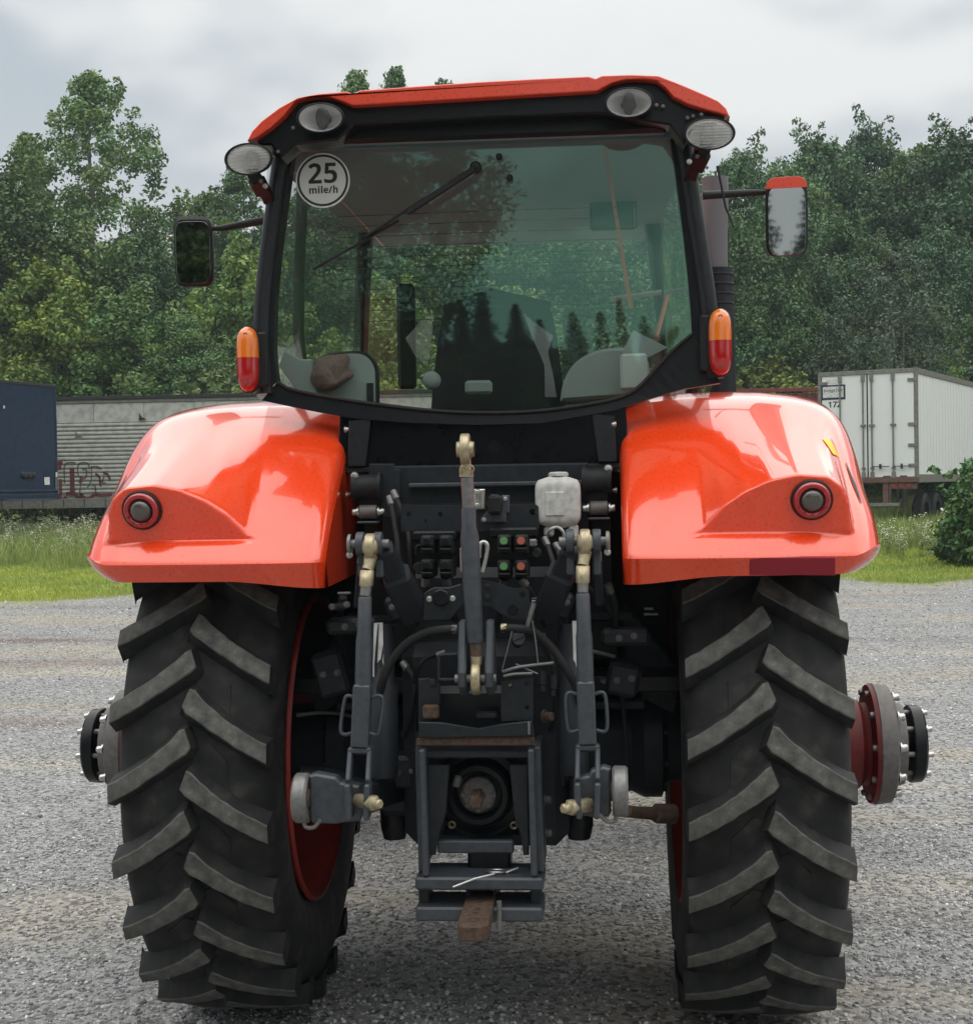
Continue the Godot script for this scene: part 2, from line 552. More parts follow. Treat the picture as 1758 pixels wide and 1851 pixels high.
func rear_wheel(s: float, phase_in: float, phase_out: float) -> Node3D:
	var w := Node3D.new()
	w.name = "rear_wheel"
	tractor.add_child(w, true)
	w.position = Vector3(s * 0.84, 0.872, 0)
	var st := surf()
	lathe(st, Vector3.ZERO, Vector3.RIGHT, [Vector2(0.505, -0.195), Vector2(0.535, -0.212), Vector2(0.60, -0.235), Vector2(0.68, -0.244), Vector2(0.745, -0.236), Vector2(0.783, -0.218), Vector2(0.806, -0.19), Vector2(0.818, -0.13), Vector2(0.823, -0.06), Vector2(0.824, 0.0),
		Vector2(0.823, 0.06), Vector2(0.818, 0.13), Vector2(0.806, 0.19), Vector2(0.783, 0.218), Vector2(0.745, 0.236), Vector2(0.68, 0.244), Vector2(0.60, 0.235), Vector2(0.535, 0.212), Vector2(0.505, 0.195)], 96, false)
	# faint raised pads between the lugs
	for k in 23:
		for e in [-1.0, 1.0]:
			var inner: bool = e * s < 0
			var a0 := deg_to_rad((phase_in if inner else phase_out) + k * 360.0 / 23) - 0.045
			st.set_smooth_group(-1)
			var pad := []
			for c in [[0.0, 0.03], [-0.03, -0.075], [-0.10, -0.145], [-0.115, -0.13], [-0.112, -0.015], [-0.05, 0.05]]:
				var a: float = a0 + c[1] / 0.82 - 0.02
				pad.append([e * c[0], a])
			var ring := []
			var foot := []
			for c in pad:
				var rr: float = 0.8275 - 0.25 * c[0] * c[0]
				ring.append(Vector3(c[0], sin(c[1]) * rr, cos(c[1]) * rr))
				foot.append(Vector3(c[0] * 1.03, sin(c[1]) * 0.81, cos(c[1]) * 0.81))
			for i in 6:
				var j := (i + 1) % 6
				if e > 0:
					quad(st, ring[i], ring[j], foot[j], foot[i])
				else:
					quad(st, ring[j], ring[i], foot[i], foot[j])
				if i > 0 and i < 5:
					if e > 0:
						tri(st, ring[0], ring[i + 1], ring[i])
					else:
						tri(st, ring[0], ring[i], ring[i + 1])
	part("tyre", st, M.rubber, w)
	for e in [-1.0, 1.0]:
		var inner: bool = e * s < 0
		var kinds := [lug_mesh(e, 3), lug_mesh(e, 17), lug_mesh(e, 29)]
		for k in 23:
			var o := put("lug", kinds[k % 3], null, w)
			o.rotation.x = -deg_to_rad((phase_in if inner else phase_out) + k * 360.0 / 23)
	st = surf()
	lathe(st, Vector3.ZERO, Vector3(-s, 0, 0), [Vector2(0.512, 0.231), Vector2(0.524, 0.228), Vector2(0.524, 0.215), Vector2(0.500, 0.200), Vector2(0.488, 0.150), Vector2(0.470, 0.10), Vector2(0.452, 0.05), Vector2(0.452, -0.04), Vector2(0.485, -0.15), Vector2(0.500, -0.186), Vector2(0.520, -0.190), Vector2(0.520, -0.198), Vector2(0.512, -0.203)], 72, false)
	lathe(st, Vector3.ZERO, Vector3(-s, 0, 0), [Vector2(0.512, 0.231), Vector2(0.494, 0.205), Vector2(0.480, 0.150), Vector2(0.462, 0.10), Vector2(0.444, 0.05), Vector2(0.444, -0.04), Vector2(0.477, -0.15), Vector2(0.494, -0.186), Vector2(0.512, -0.203)].map(func(v): return v).duplicate(), 72, false)
	part("rim", st, M.rim_red, w)
	st = surf()
	lathe(st, Vector3.ZERO, Vector3(-s, 0, 0), [Vector2(0.446, 0.0), Vector2(0.40, -0.005), Vector2(0.33, -0.06), Vector2(0.20, -0.10), Vector2(0.0, -0.10)], 48, false)
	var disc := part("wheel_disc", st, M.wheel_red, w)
	for k in 8:
		bolt(Vector3(s * 0.03, cos(k * TAU / 8) * 0.405, sin(k * TAU / 8) * 0.405), Vector3(-s, 0, 0), 0.014, 0.02, M.worn_steel, disc)
	# outer hub that a second wheel bolts to
	st = surf()
	lathe(st, Vector3.ZERO, Vector3(s, 0, 0), [Vector2(0.0, 0.10), Vector2(0.15, 0.10), Vector2(0.15, 0.375), Vector2(0.135, 0.39), Vector2(0.14, 0.405), Vector2(0.198, 0.412), Vector2(0.200, 0.424)], 40)
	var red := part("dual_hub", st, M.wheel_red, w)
	st = surf()
	lathe(st, Vector3.ZERO, Vector3(s, 0, 0), [Vector2(0.200, 0.424), Vector2(0.203, 0.428), Vector2(0.196, 0.478), Vector2(0.168, 0.490), Vector2(0.142, 0.496), Vector2(0.136, 0.522), Vector2(0.10, 0.528), Vector2(0.0, 0.528)], 40)
	var collar := part("hub_collar", st, M.cast_grey, w)
	st = surf()
	lathe(st, Vector3.ZERO, Vector3(s, 0, 0), [Vector2(0.05, 0.525), Vector2(0.05, 0.546), Vector2(0.128, 0.546), Vector2(0.130, 0.549), Vector2(0.128, 0.582), Vector2(0.118, 0.590), Vector2(0.05, 0.590), Vector2(0.0, 0.580)], 40)
	var fl := part("hub_flange", st, M.black, w)
	for k in 10:
		var a := TAU * (k + 0.35) / 10
		var ring := Vector3(0, cos(a), sin(a))
		bolt(ring * 0.178 + Vector3(s * 0.413, 0, 0), Vector3(-s, 0, 0), 0.011, 0.016, M.worn_steel, red)
		bolt(ring * 0.166 + Vector3(s * 0.488, 0, 0), Vector3(s, 0, 0), 0.013, 0.024, M.steel, collar)
	for k in 8:
		var a := TAU * (k + 0.2) / 8
		var ring := Vector3(0, cos(a), sin(a))
		bolt(ring * 0.108 + Vector3(s * 0.588, 0, 0), Vector3(s, 0, 0), 0.010, 0.020, M.steel, fl)
		var stud := surf()
		tube(stud, [ring * 0.108 + Vector3(s * 0.52, 0, 0), ring * 0.108 + Vector3(s * 0.55, 0, 0)], 0.009, 8)
		part("stud", stud, M.worn_steel, fl)
	return w


func front_wheel(s: float) -> void:
	var w := Node3D.new()
	w.name = "front_wheel"
	tractor.add_child(w, true)
	w.position = Vector3(s * 1.13, 0.66, -2.62)
	var st := surf()
	var prof := []
	for v in [[0.36, -0.16], [0.42, -0.185], [0.50, -0.195], [0.58, -0.18], [0.612, -0.15], [0.622, -0.05], [0.622, 0.05], [0.612, 0.15], [0.58, 0.18], [0.50, 0.195], [0.42, 0.185], [0.36, 0.16]]:
		prof.append(Vector2(v[0], v[1]))
	lathe(st, Vector3.ZERO, Vector3.RIGHT, prof, 60, false)
	part("tyre", st, M.rubber, w)
	for e in [-1.0, 1.0]:
		var l := lug_mesh(e, 5, 0.665, 0.185, 0.2, 0.9)
		for k in 20:
			put("lug", l, null, w).rotation.x = -TAU * (k + (0.5 if e > 0 else 0.0)) / 20
	st = surf()
	lathe(st, Vector3.ZERO, Vector3(s, 0, 0), [Vector2(0.38, -0.17), Vector2(0.36, -0.10), Vector2(0.34, 0.0), Vector2(0.36, 0.12), Vector2(0.38, 0.17), Vector2(0.36, 0.16), Vector2(0.32, 0.05), Vector2(0.30, 0.02), Vector2(0.12, 0.06), Vector2(0.0, 0.07)], 40)
	part("rim", st, M.wheel_red, w)


# ---------------------------------------------------------------- rear mudguards
func arch_radius(a: float) -> float:
	return 1.105 + 0.062 * smoothstep(deg_to_rad(42), deg_to_rad(85), a) + 0.024 * smoothstep(deg_to_rad(58), deg_to_rad(80), a)


func pod_top(ax: float) -> float:
	var k := [[0.62, 1.585], [0.652, 1.618], [0.675, 1.645], [0.715, 1.688], [0.775, 1.728], [0.845, 1.758], [0.92, 1.773], [1.005, 1.768], [1.045, 1.742], [1.072, 1.69], [1.09, 1.60]]
	if ax <= k[0][0] or ax >= k[-1][0]:
		return -1.0
	for i in k.size() - 1:
		if ax < k[i + 1][0]:
			return lerpf(k[i][1], k[i + 1][1], (ax - k[i][0]) / (k[i + 1][0] - k[i][0]))
	return -1.0


# the mudguard's skin with the lamp pod: an upright face below a sharp edge, fading upwards into the arch; depth is how far the section lies inside the crown
func with_pod(p: Vector3, depth: float) -> Vector3:
	var ax := absf(p.x)
	if p.z < 0.1 or p.y < 1.585 or p.y > 2.02 or ax < 0.62:
		return p
	var b := pod_top(clampf(ax, 0.621, 1.0899))
	var face := 0.806 + 0.30 * (b - 1.62)
	var arch := sqrt(1.105 * 1.105 - pow(b - 0.875, 2)) + depth
	var lift := maxf(0.0, face - arch) * (1.0 - smoothstep(1.06, 1.10, ax))
	var t := clampf((p.y - b) / (1.99 - b), 0.0, 1.0)
	var above := p.z + lift * (1.0 - t) * (1.0 - t) * (1.0 + 0.6 * t)
	var f := 0.806 + 0.30 * (p.y - 1.62) + 0.6 * maxf(0.0, p.y - b)
	var h := maxf(0.014 - absf(above - f), 0.0) / 0.014  # the edge is rounded
	var z := lerpf(p.z if p.y < b else above, minf(above, f) - h * h * 0.0035, smoothstep(1.604, 1.622, p.y) * (1.0 - smoothstep(1.065, 1.10, ax)))
	return Vector3(p.x, p.y, z)


func mudguard(s: float) -> Node3D:
	var sec := []
	for v in [[0.0, -0.075], [0.010, -0.046], [0.034, -0.027], [0.10, -0.012], [0.20, -0.003], [0.30, 0.0], [0.40, -0.001], [0.50, -0.007], [0.60, -0.022], [0.67, -0.047], [0.715, -0.092], [0.740, -0.155], [0.752, -0.24], [0.756, -0.34]]:
		sec.append(Vector2(v[0], v[1]))
	var cols := evenly(spline(sec, 8), 110)
	var xin := 0.430
	var rows := []
	var angs := []
	for i in 110:
		angs.append(deg_to_rad(lerpf(38.0, 78.0, i / 109.0)))
	for i in range(1, 14):
		angs.append(deg_to_rad(78.0 + i * 6.0))
	var a0: float = angs[0]
	var skin := func(c: Vector2, a: float) -> Vector3:
		var r := arch_radius(a)
		var t := a * smoothstep(deg_to_rad(40), deg_to_rad(66), a)
		var p := Vector3(s * (xin + c.x), 0.875 + r * sin(a) + c.y * sin(t), r * cos(a) + c.y * cos(t))
		return with_pod(p, c.y)
	# lip below the crease
	var low := []
	var mid := []
	for c in cols:
		var p: Vector3 = skin.call(c, a0)
		var dip := 0.024 * smoothstep(0.30, 0.0, c.x)
		var cut := 1.0 - 0.085 * smoothstep(0.55, 0.74, c.x)
		var e := smoothstep(0.64, 0.74, c.x)
		low.append(Vector3(s * (xin + c.x * cut), 1.497 - dip, p.z - 0.034 + 0.0 * e))
		mid.append(Vector3(p.x, p.y - 0.006 * (1.0 - e) + 0.022 * e, p.z + 0.001))
	for k in 7:
		var t := k / 6.0
		var row := []
		for i in cols.size():
			var lo: Vector3 = low[i]
			var hi: Vector3 = mid[i]
			row.append(Vector3(lerpf(lo.x, hi.x, 1.0 - pow(1.0 - t, 2.4)), lerpf(lo.y, hi.y, t), lerpf(lo.z, hi.z, t)))
		rows.append(row)
	for a in angs:
		var row := []
		for c in cols:
			row.append(skin.call(c, a + (0.006 if a == a0 else 0.0)))
		rows.append(row)
	var st := surf()
	for j in rows.size() - 1:
		st.set_smooth_group(3 if j < 6 else 4)
		for i in cols.size() - 1:
			if s > 0:
				quad(st, rows[j][i], rows[j + 1][i], rows[j + 1][i + 1], rows[j][i + 1])
			else:
				quad(st, rows[j][i + 1], rows[j + 1][i + 1], rows[j + 1][i], rows[j][i])
	# rolled edge under the lip
	st.set_smooth_group(5)
	for i in cols.size() - 1:
		var a: Vector3 = rows[0][i]
		var b: Vector3 = rows[0][i + 1]
		var d := Vector3(0, 0.004, -0.022)
		quad(st, a, b, b + d, a + d)
	# inner side wall down to the tractor's frame
	st.set_smooth_group(6)
	for j in rows.size() - 1:
		var a: Vector3 = rows[j][0]
		var b: Vector3 = rows[j + 1][0]
		var fa := Vector3(a.x, minf(a.y, 1.473 + 0.02 * maxf(0, 0.8 - a.z)), a.z)
		var fb := Vector3(b.x, minf(b.y, 1.473 + 0.02 * maxf(0, 0.8 - b.z)), b.z)
		quad(st, fa, fb, b, a)
	var o := part("mudguard", st, M.orange, tractor)
	# round tail lamp on the pod
	var at := Vector3(s * 0.9605, 1.709, 0.838)
	var ax := Vector3(0, -0.22, 1).normalized()
	st = surf()
	lathe(st, at, ax, [Vector2(0.058, -0.02), Vector2(0.059, 0.004), Vector2(0.056, 0.009), Vector2(0.053, 0.010)], 48)
	var lamp := part("tail_lamp", st, M.plastic_black, o)
	var l2 := surf()
	lathe(l2, at, ax, [Vector2(0.053, 0.008), Vector2(0.050, 0.016), Vector2(0.046, 0.019), Vector2(0.038, 0.018), Vector2(0.034, 0.012)], 48, false)
	part("lamp_ring", l2, M.red_lens, lamp)
	l2 = surf()
	lathe(l2, at, ax, [Vector2(0.034, 0.010), Vector2(0.033, 0.016), Vector2(0.0, 0.0165)], 40)
	part("lamp_bezel", l2, M.plastic_black, lamp)
	l2 = surf()
	lathe(l2, at, ax, [Vector2(0.0305, 0.015), Vector2(0.029, 0.020), Vector2(0.022, 0.025), Vector2(0.012, 0.0275), Vector2(0.0, 0.028)], 40, false)
	part("lamp_lens", l2, M.smoke_lens, lamp)
	for k in 12:
		var a := TAU * k / 12
		l2 = surf()
		lathe(l2, at + Vector3(cos(a) * 0.0425, sin(a) * 0.0425, 0.0145), ax, [Vector2(0.0035, 0.0), Vector2(0.003, 0.0055), Vector2(0, 0.0065)], 8)
		part("lamp_diode", l2, M.dark_red_lens, lamp)
	# open slot on the outer shoulder beside the pod; the right guard also wears a small yellow notice
	var pieces := [["vent_slot", 1.690, 1.800, 0.690, 0.702, "ink"]]
	if s > 0:
		pieces.append(["yellow_notice", 1.832, 1.880, 0.628, 0.656, "yellow"])
	var col_at := func(x: float) -> Vector2:
		for i in cols.size() - 1:
			if cols[i + 1].x >= x:
				return cols[i].lerp(cols[i + 1], (x - cols[i].x) / maxf(cols[i + 1].x - cols[i].x, 1e-6))
		return cols[-1]
	for pc in pieces:
		var ps := surf(9)
		var last := []
		for a in angs:
			var mid_p: Vector3 = skin.call(col_at.call((pc[3] + pc[4]) * 0.5), a)
			if mid_p.z < 0.2 or mid_p.y < pc[1] or mid_p.y > pc[2]:
				continue
			var f: float = (mid_p.y - pc[1]) / (pc[2] - pc[1])
			var thin: float = 1.0 if pc[0] != "vent_slot" else 1.0 - 0.75 * absf(2.0 * f - 1.0)
			var half: float = (pc[4] - pc[3]) * 0.5 * thin
			var cx: float = (pc[3] + pc[4]) * 0.5 - 0.022 * f
			var now := []
			for e in 5:
				var q: Vector3 = skin.call(col_at.call(cx + half * (e * 0.5 - 1.0)), a)
				now.append(q + Vector3(s * 0.0016, 0.0012, 0.0016))
			if last.size():
				for e in 4:
					if s > 0:
						quad(ps, last[e], now[e], now[e + 1], last[e + 1])
					else:
						quad(ps, last[e + 1], now[e + 1], now[e], last[e])
			last = now
		part(pc[0], ps, M[pc[5]], o)
	return o


# ---------------------------------------------------------------- cab
func oval_lamp(at: Vector3, axis: Vector3, wide: float, tall: float, frosted: bool) -> void:
	var x := Vector3.RIGHT
	var sq := Vector2(1.0, tall / wide)
	var st := surf()
	lathe(st, at, axis, [Vector2(0.0, -0.085), Vector2(wide * 0.55, -0.075), Vector2(wide * 0.98, -0.02), Vector2(wide * 1.10, 0.004), Vector2(wide * 1.09, 0.014), Vector2(wide * 1.02, 0.017), Vector2(wide * 0.99, 0.008)], 48, false, sq, x)
	var o := part("work_lamp", st, M.plastic_black, tractor)
	st = surf()
	lathe(st, at, axis, [Vector2(wide * 0.99, 0.006), Vector2(wide * 0.80, -0.030), Vector2(wide * 0.50, -0.052), Vector2(wide * 0.20, -0.060), Vector2(0, -0.060)], 48, false, sq, x)
	part("reflector", st, M.chrome, o)
	if frosted:
		for k in 9:
			var y := (k - 4) * tall * 0.2
			var hw := wide * sqrt(maxf(0.0, 1.0 - pow(y / tall, 2))) * 0.94
			var up := axis.cross(x).normalized()
			st = surf(-1)
			box(st, at + up * y + axis * 0.0035, Vector3(hw * 2, tall * 0.11, 0.003), 0.001, Basis(x, up, axis))
			part("lens_rib", st, M.frosted_lens, o)
	st = surf()
	lathe(st, at, axis, [Vector2(wide * 0.40, -0.050), Vector2(wide * 0.40, -0.012), Vector2(wide * 0.34, -0.006), Vector2(wide * 0.16, -0.004), Vector2(0, -0.004)], 28, false, Vector2(0.70, tall / wide * 2.0) if not frosted else Vector2(0.7, tall / wide * 1.6), x)
	part("bulb_shield", st, M.worn_steel if frosted else M.chassis, o)
	st = surf()
	lathe(st, at, axis, [Vector2(wide * 1.0, 0.007), Vector2(wide * 0.9, 0.012), Vector2(wide * 0.55, 0.018), Vector2(wide * 0.25, 0.020), Vector2(0, 0.0205)], 48, false, sq, x)
	part("lamp_lens", st, M.frosted_lens if frosted else M.clear_lens, o)


# a lens whose outline is a long rounded capsule standing upright
func capsule_lens(st: SurfaceTool, c: Vector3, w: float, h: float, deep: float, y0: float, y1: float) -> void:
	var n := 14
	var rows := []
	for j in n + 1:
		var y := lerpf(y0, y1, float(j) / n)
		var t := absf(y) / (h * 0.5)
		var half := w * 0.5 * pow(maxf(0.0, 1.0 - pow(t, 4.2)), 0.45)
		var row := []
		for i in 17:
			var a := PI * i / 16
			row.append(c + Vector3(-cos(a) * half, y, pow(sin(a), 0.7) * deep * (0.25 + 0.75 * pow(maxf(0.0, 1.0 - pow(t, 4.0)), 0.5))))
		rows.append(row)
	for j in n:
		for i in 16:
			quad(st, rows[j][i], rows[j + 1][i], rows[j + 1][i + 1], rows[j][i + 1])
	st.set_smooth_group(-1)
	for i in 15:
		tri(st, rows[0][0], rows[0][i + 1], rows[0][i + 2])
		tri(st, rows[n][0], rows[n][i + 2], rows[n][i + 1])


func cab() -> void:
	var gl := [Vector3(-0.6400, 2.1018, 0.45), Vector3(-0.6489, 2.1892, 0.45), Vector3(-0.6445, 2.3284, 0.45), Vector3(-0.6311, 2.4672, 0.45), Vector3(-0.6066, 2.6402, 0.45), Vector3(-0.5727, 2.8436, 0.45)]
	var gr := [Vector3(0.6573, 2.2178, 0.45), Vector3(0.6520, 2.3286, 0.45), Vector3(0.6375, 2.4990, 0.45), Vector3(0.6165, 2.6864, 0.45), Vector3(0.5952, 2.8602, 0.45)]
	var gb := [Vector3(-0.6400, 2.1018, 0.45), Vector3(-0.5909, 2.0746, 0.45), Vector3(-0.4328, 2.0416, 0.45), Vector3(-0.2927, 2.0196, 0.45), Vector3(-0.1533, 2.0011, 0.45), Vector3(-0.0143, 1.9913, 0.45), Vector3(0.1586, 1.9912, 0.45), Vector3(0.3136, 2.0069, 0.45), Vector3(0.4422, 2.0316, 0.45), Vector3(0.5024, 2.0696, 0.45), Vector3(0.5629, 2.1349, 0.45), Vector3(0.6145, 2.1848, 0.45), Vector3(0.6573, 2.2178, 0.45)]
	var gt := [Vector3(-0.5727, 2.8436, 0.45), Vector3(-0.2777, 2.8591, 0.45), Vector3(0.0003, 2.8646, 0.45), Vector3(0.3096, 2.8637, 0.45), Vector3(0.5952, 2.8602, 0.45)]
	var ol := [Vector3(-0.6940, 2.0646, 0.45), Vector3(-0.7021, 2.1905, 0.45), Vector3(-0.6976, 2.3298, 0.45), Vector3(-0.6825, 2.4687, 0.45), Vector3(-0.6561, 2.6418, 0.45), Vector3(-0.6160, 2.8832, 0.45)]
	var orr := [Vector3(0.7399, 2.0814, 0.45), Vector3(0.7342, 2.1564, 0.45), Vector3(0.7242, 2.2926, 0.45), Vector3(0.7075, 2.4290, 0.45), Vector3(0.6828, 2.5994, 0.45), Vector3(0.6429, 2.8856, 0.45)]
	var ob := [Vector3(-0.6908, 2.0436, 0.45), Vector3(-0.5392, 2.0091, 0.45), Vector3(-0.3987, 1.9818, 0.45), Vector3(-0.2237, 1.9644, 0.45), Vector3(-0.0150, 1.9534, 0.45), Vector3(0.1925, 1.9544, 0.45), Vector3(0.4160, 1.9894, 0.45), Vector3(0.5187, 2.0214, 0.45), Vector3(0.6210, 2.0500, 0.45), Vector3(0.7431, 2.0677, 0.45)]
	var ot := [Vector3(-0.6160, 2.8832, 0.45), Vector3(0.0014, 2.9297, 0.45), Vector3(0.6429, 2.8856, 0.45)]
	gl = spline(gl, 5)
	gr = spline(gr, 5)
	gb = spline(gb, 5)
	# frame round the rear window, with depth
	var st := surf(-1)
	for pair in [[gl, ol, false], [gr, orr, true], [gb, ob, true], [gt, ot, false]]:
		var a := evenly(pair[0], 40)
		var b := evenly(pair[1], 40)
		for i in 39:
			var back := Vector3(0, 0, -0.05)
			var rim := Vector3(0, 0, 0.006)
			if pair[2]:
				quad(st, a[i], a[i + 1], b[i + 1] + rim, b[i] + rim)
				quad(st, b[i] + rim, b[i + 1] + rim, b[i + 1] + back, b[i] + back)
				quad(st, a[i + 1], a[i], a[i] + back, a[i + 1] + back)
			else:
				quad(st, a[i + 1], a[i], b[i] + rim, b[i + 1] + rim)
				quad(st, b[i + 1] + rim, b[i] + rim, b[i] + back, b[i + 1] + back)
				quad(st, a[i], a[i + 1], a[i + 1] + back, a[i] + back)
	part("rear_frame", st, M.black, tractor)
	for p in [ol, orr]:
		st = surf()
		var path := []
		for v in spline(p, 4):
			path.append(v + Vector3(-0.014 * signf(v.x), 0, 0.0))
		tube(st, path, 0.027, 14)
		part("rear_pillar", st, M.satin_black, tractor)
	# rubber seal
	st = surf()
	var ring := []
	for p in evenly(gb, 40):
		ring.append(p + Vector3(0, 0, 0.004))
	tube(st, ring, 0.006, 8)
	part("window_seal", st, M.hose, tractor)
	# rear window
	st = surf()
	coons(st, gl, gr, gb, gt, 40, 32, 0.02)
	var glass := part("rear_window", st, M.coated_glass, tractor)
	for k in 11:
		var y := 2.615 - k * 0.033
		var half := 0.50
		var pts := []
		for i in 9:
			var x := lerpf(-half + 0.06, half - 0.06, i / 8.0)
			pts.append(Vector3(x, y + 0.004 * x, 0.448 + 0.02 * (1.0 - pow(x / 0.62, 2)) * (0.35 + 0.65 * (1 - pow((y - 2.42) / 0.45, 2)))))
		st = surf()
		tube(st, pts, 0.0011, 5, false)
		part("heating_wire", st, M.hose, glass)
	for p in [Vector3(0.0734, 2.7787, 0.478), Vector3(0.1048, 2.7129, 0.478)]:
		bolt(p, Vector3(0, 0, 1), 0.008, 0.012, M.plastic_black, glass)
	# wiper
	st = surf()
	lathe(st, Vector3(0.0009, 2.7450, 0.48), Vector3(0, 0, 1), [Vector2(0.0, 0.03), Vector2(0.016, 0.028), Vector2(0.019, 0.015), Vector2(0.018, -0.01)], 20, false)
	var a1: Vector3 = Vector3(0.0004, 2.7358, 0.515)
	var b1: Vector3 = Vector3(-0.2123, 2.6071, 0.515)
	bar(st, a1, b1, 0.020, 0.014, 0.004)
	var wiper := part("wiper_arm", st, M.plastic_black, glass)
	st = surf()
	bar(st, Vector3(-0.1526, 2.6547, 0.505), Vector3(-0.3443, 2.5397, 0.505), 0.008, 0.014, 0.002)
	bar(st, Vector3(-0.2377, 2.5894, 0.495), Vector3(-0.5126, 2.4462, 0.488), 0.007, 0.012, 0.002)
	part("wiper_blade", st, M.hose, wiper)
	# round speed plate
	var at: Vector3 = Vector3(-0.4811, 2.7264, 0.466)
	st = surf()
	var tiltax := Vector3(0, 0, 1)
	lathe(st, at, tiltax, [Vector2(0.0855, -0.004), Vector2(0.0855, 0.0), Vector2(0.0, 0.0)], 56)
	var plate_ := part("speed_plate", st, M.white_paint, glass)
	st = surf()
	lathe(st, at, tiltax, [Vector2(0.0805, 0.0), Vector2(0.0805, 0.0012), Vector2(0.0735, 0.0012), Vector2(0.0735, 0.0)], 56)
	part("black_ring", st, M.ink, plate_)
	st = surf()
	lathe(st, at, tiltax, [Vector2(0.0735, 0.0), Vector2(0.0735, 0.0008), Vector2(0.0, 0.0008)], 56)
	part("plate_face", st, M.decal_silver, plate_)
	lettering("25", at + Vector3(0.001, 0.021, 0.0012), 0.088, M.ink, plate_, true)
	lettering("mile/h", at + Vector3(0.002, -0.030, 0.0012), 0.030, M.ink, plate_, true)
	# lower body below the window
	st = surf(-1)
	var low := []
	for p in evenly(ob, 30):
		if absf(p.x) < 0.46:
			low.append(Vector3(p.x, p.y + 0.03, 0.43))
	low.append(Vector3(0.46, 1.82, 0.43))
	low.append(Vector3(-0.46, 1.82, 0.43))
	prism(st, low, Vector3(0, 0, -0.03), 0.004)
	part("rear_panel", st, M.gloss_black, tractor)
	boxed("panel_ledge", Vector3(0.02, 1.818, 0.42), Vector3(0.90, 0.018, 0.05), M.satin_black, tractor)
	for s in [-1.0, 1.0]:
		st = surf(-1)
		prism(st, [Vector3(s * 0.345, 1.985, 0.44), Vector3(s * 0.415, 1.975, 0.44), Vector3(s * 0.422, 1.83, 0.44), Vector3(s * 0.365, 1.83, 0.44)], Vector3(0, 0, 0.012), 0.003)
		part("corner_cover", st, M.satin_black, tractor)
		for v in [[0.418, 1.945], [0.418, 1.742]]:
			bolt(Vector3(s * v[0], v[1], 0.50), Vector3(-s, 0, 0.3), 0.007, 0.012, M.steel, tractor)
	# sides: pillars, sills, doors with glass
	for s in [-1.0, 1.0]:
		st = surf()
		tube(st, spline([Vector3(s * 0.70, 2.08, -0.35), Vector3(s * 0.735, 2.35, -0.34), Vector3(s * 0.70, 2.90, -0.30)], 5), 0.022, 10)
		part("door_pillar", st, M.plastic_black, tractor)
		st = surf()
		tube(st, spline([Vector3(s * 0.60, 1.30, -1.22), Vector3(s * 0.66, 1.95, -1.24), Vector3(s * 0.64, 2.45, -1.18), Vector3(s * 0.58, 2.92, -1.02)], 5), 0.034, 10)
		part("front_pillar", st, M.plastic_black, tractor)
		st = surf()
		tube(st, [Vector3(s * 0.64, 2.90, 0.42), Vector3(s * 0.68, 2.93, -0.3), Vector3(s * 0.58, 2.92, -1.02)], 0.03, 8)
		part("roof_rail", st, M.plastic_black, tractor)
		st = surf()
		coons(st, [Vector3(s * 0.72, 2.06, 0.40), Vector3(s * 0.66, 2.88, 0.42)], [Vector3(s * 0.66, 1.35, -1.18), Vector3(s * 0.66, 1.95, -1.2), Vector3(s * 0.60, 2.88, -1.02)], [Vector3(s * 0.72, 2.06, 0.40), Vector3(s * 0.72, 1.95, -0.3), Vector3(s * 0.68, 1.35, -0.75), Vector3(s * 0.66, 1.35, -1.18)], [Vector3(s * 0.66, 2.88, 0.42), Vector3(s * 0.60, 2.88, -1.02)], 10, 10)
		part("side_window", st, M.glass, tractor)
		st = surf(-1)
		prism(st, [Vector3(s * 0.66, 1.10, 0.20), Vector3(s * 0.66, 2.02, 0.20), Vector3(s * 0.66, 1.95, -0.3), Vector3(s * 0.66, 1.35, -0.75), Vector3(s * 0.66, 1.35, -1.2), Vector3(s * 0.66, 1.10, -1.2)], Vector3(s * -0.03, 0, 0), 0.002)
		part("cab_side", st, M.black, tractor)
	st = surf()
	coons(st, [Vector3(-0.62, 1.35, -1.22), Vector3(-0.66, 2.0, -1.24), Vector3(-0.58, 2.88, -1.02)], [Vector3(0.62, 1.35, -1.22), Vector3(0.66, 2.0, -1.24), Vector3(0.58, 2.88, -1.02)], [Vector3(-0.62, 1.35, -1.22), Vector3(0.62, 1.35, -1.22)], [Vector3(-0.58, 2.88, -1.02), Vector3(0.58, 2.88, -1.02)], 10, 8, -0.04)
	part("windscreen", st, M.glass, tractor)
	boxed("cab_floor", Vector3(0, 1.13, -0.42), Vector3(1.30, 0.05, 1.60), M.black, tractor)
	# roof
	var up := [Vector3(-0.6813, 2.8216, 0.62), Vector3(-0.6653, 2.8510, 0.62), Vector3(-0.6358, 2.8800, 0.62), Vector3(-0.5806, 2.9180, 0.62), Vector3(-0.5241, 2.9459, 0.62), Vector3(-0.4612, 2.9551, 0.62), Vector3(-0.3750, 2.9585, 0.62), Vector3(-0.3549, 2.9511, 0.62), Vector3(-0.3345, 2.9599, 0.62), Vector3(-0.1498, 2.9664, 0.62), Vector3(0.0170, 2.9716, 0.62), Vector3(0.1827, 2.9742, 0.62), Vector3(0.3540, 2.9756, 0.62), Vector3(0.3736, 2.9684, 0.62), Vector3(0.3934, 2.9762, 0.62), Vector3(0.4785, 2.9758, 0.62), Vector3(0.5600, 2.9694, 0.62), Vector3(0.6247, 2.9416, 0.62), Vector3(0.6892, 2.9115, 0.62), Vector3(0.7343, 2.8886, 0.62), Vector3(0.7566, 2.8666, 0.62), Vector3(0.7676, 2.8402, 0.62)]
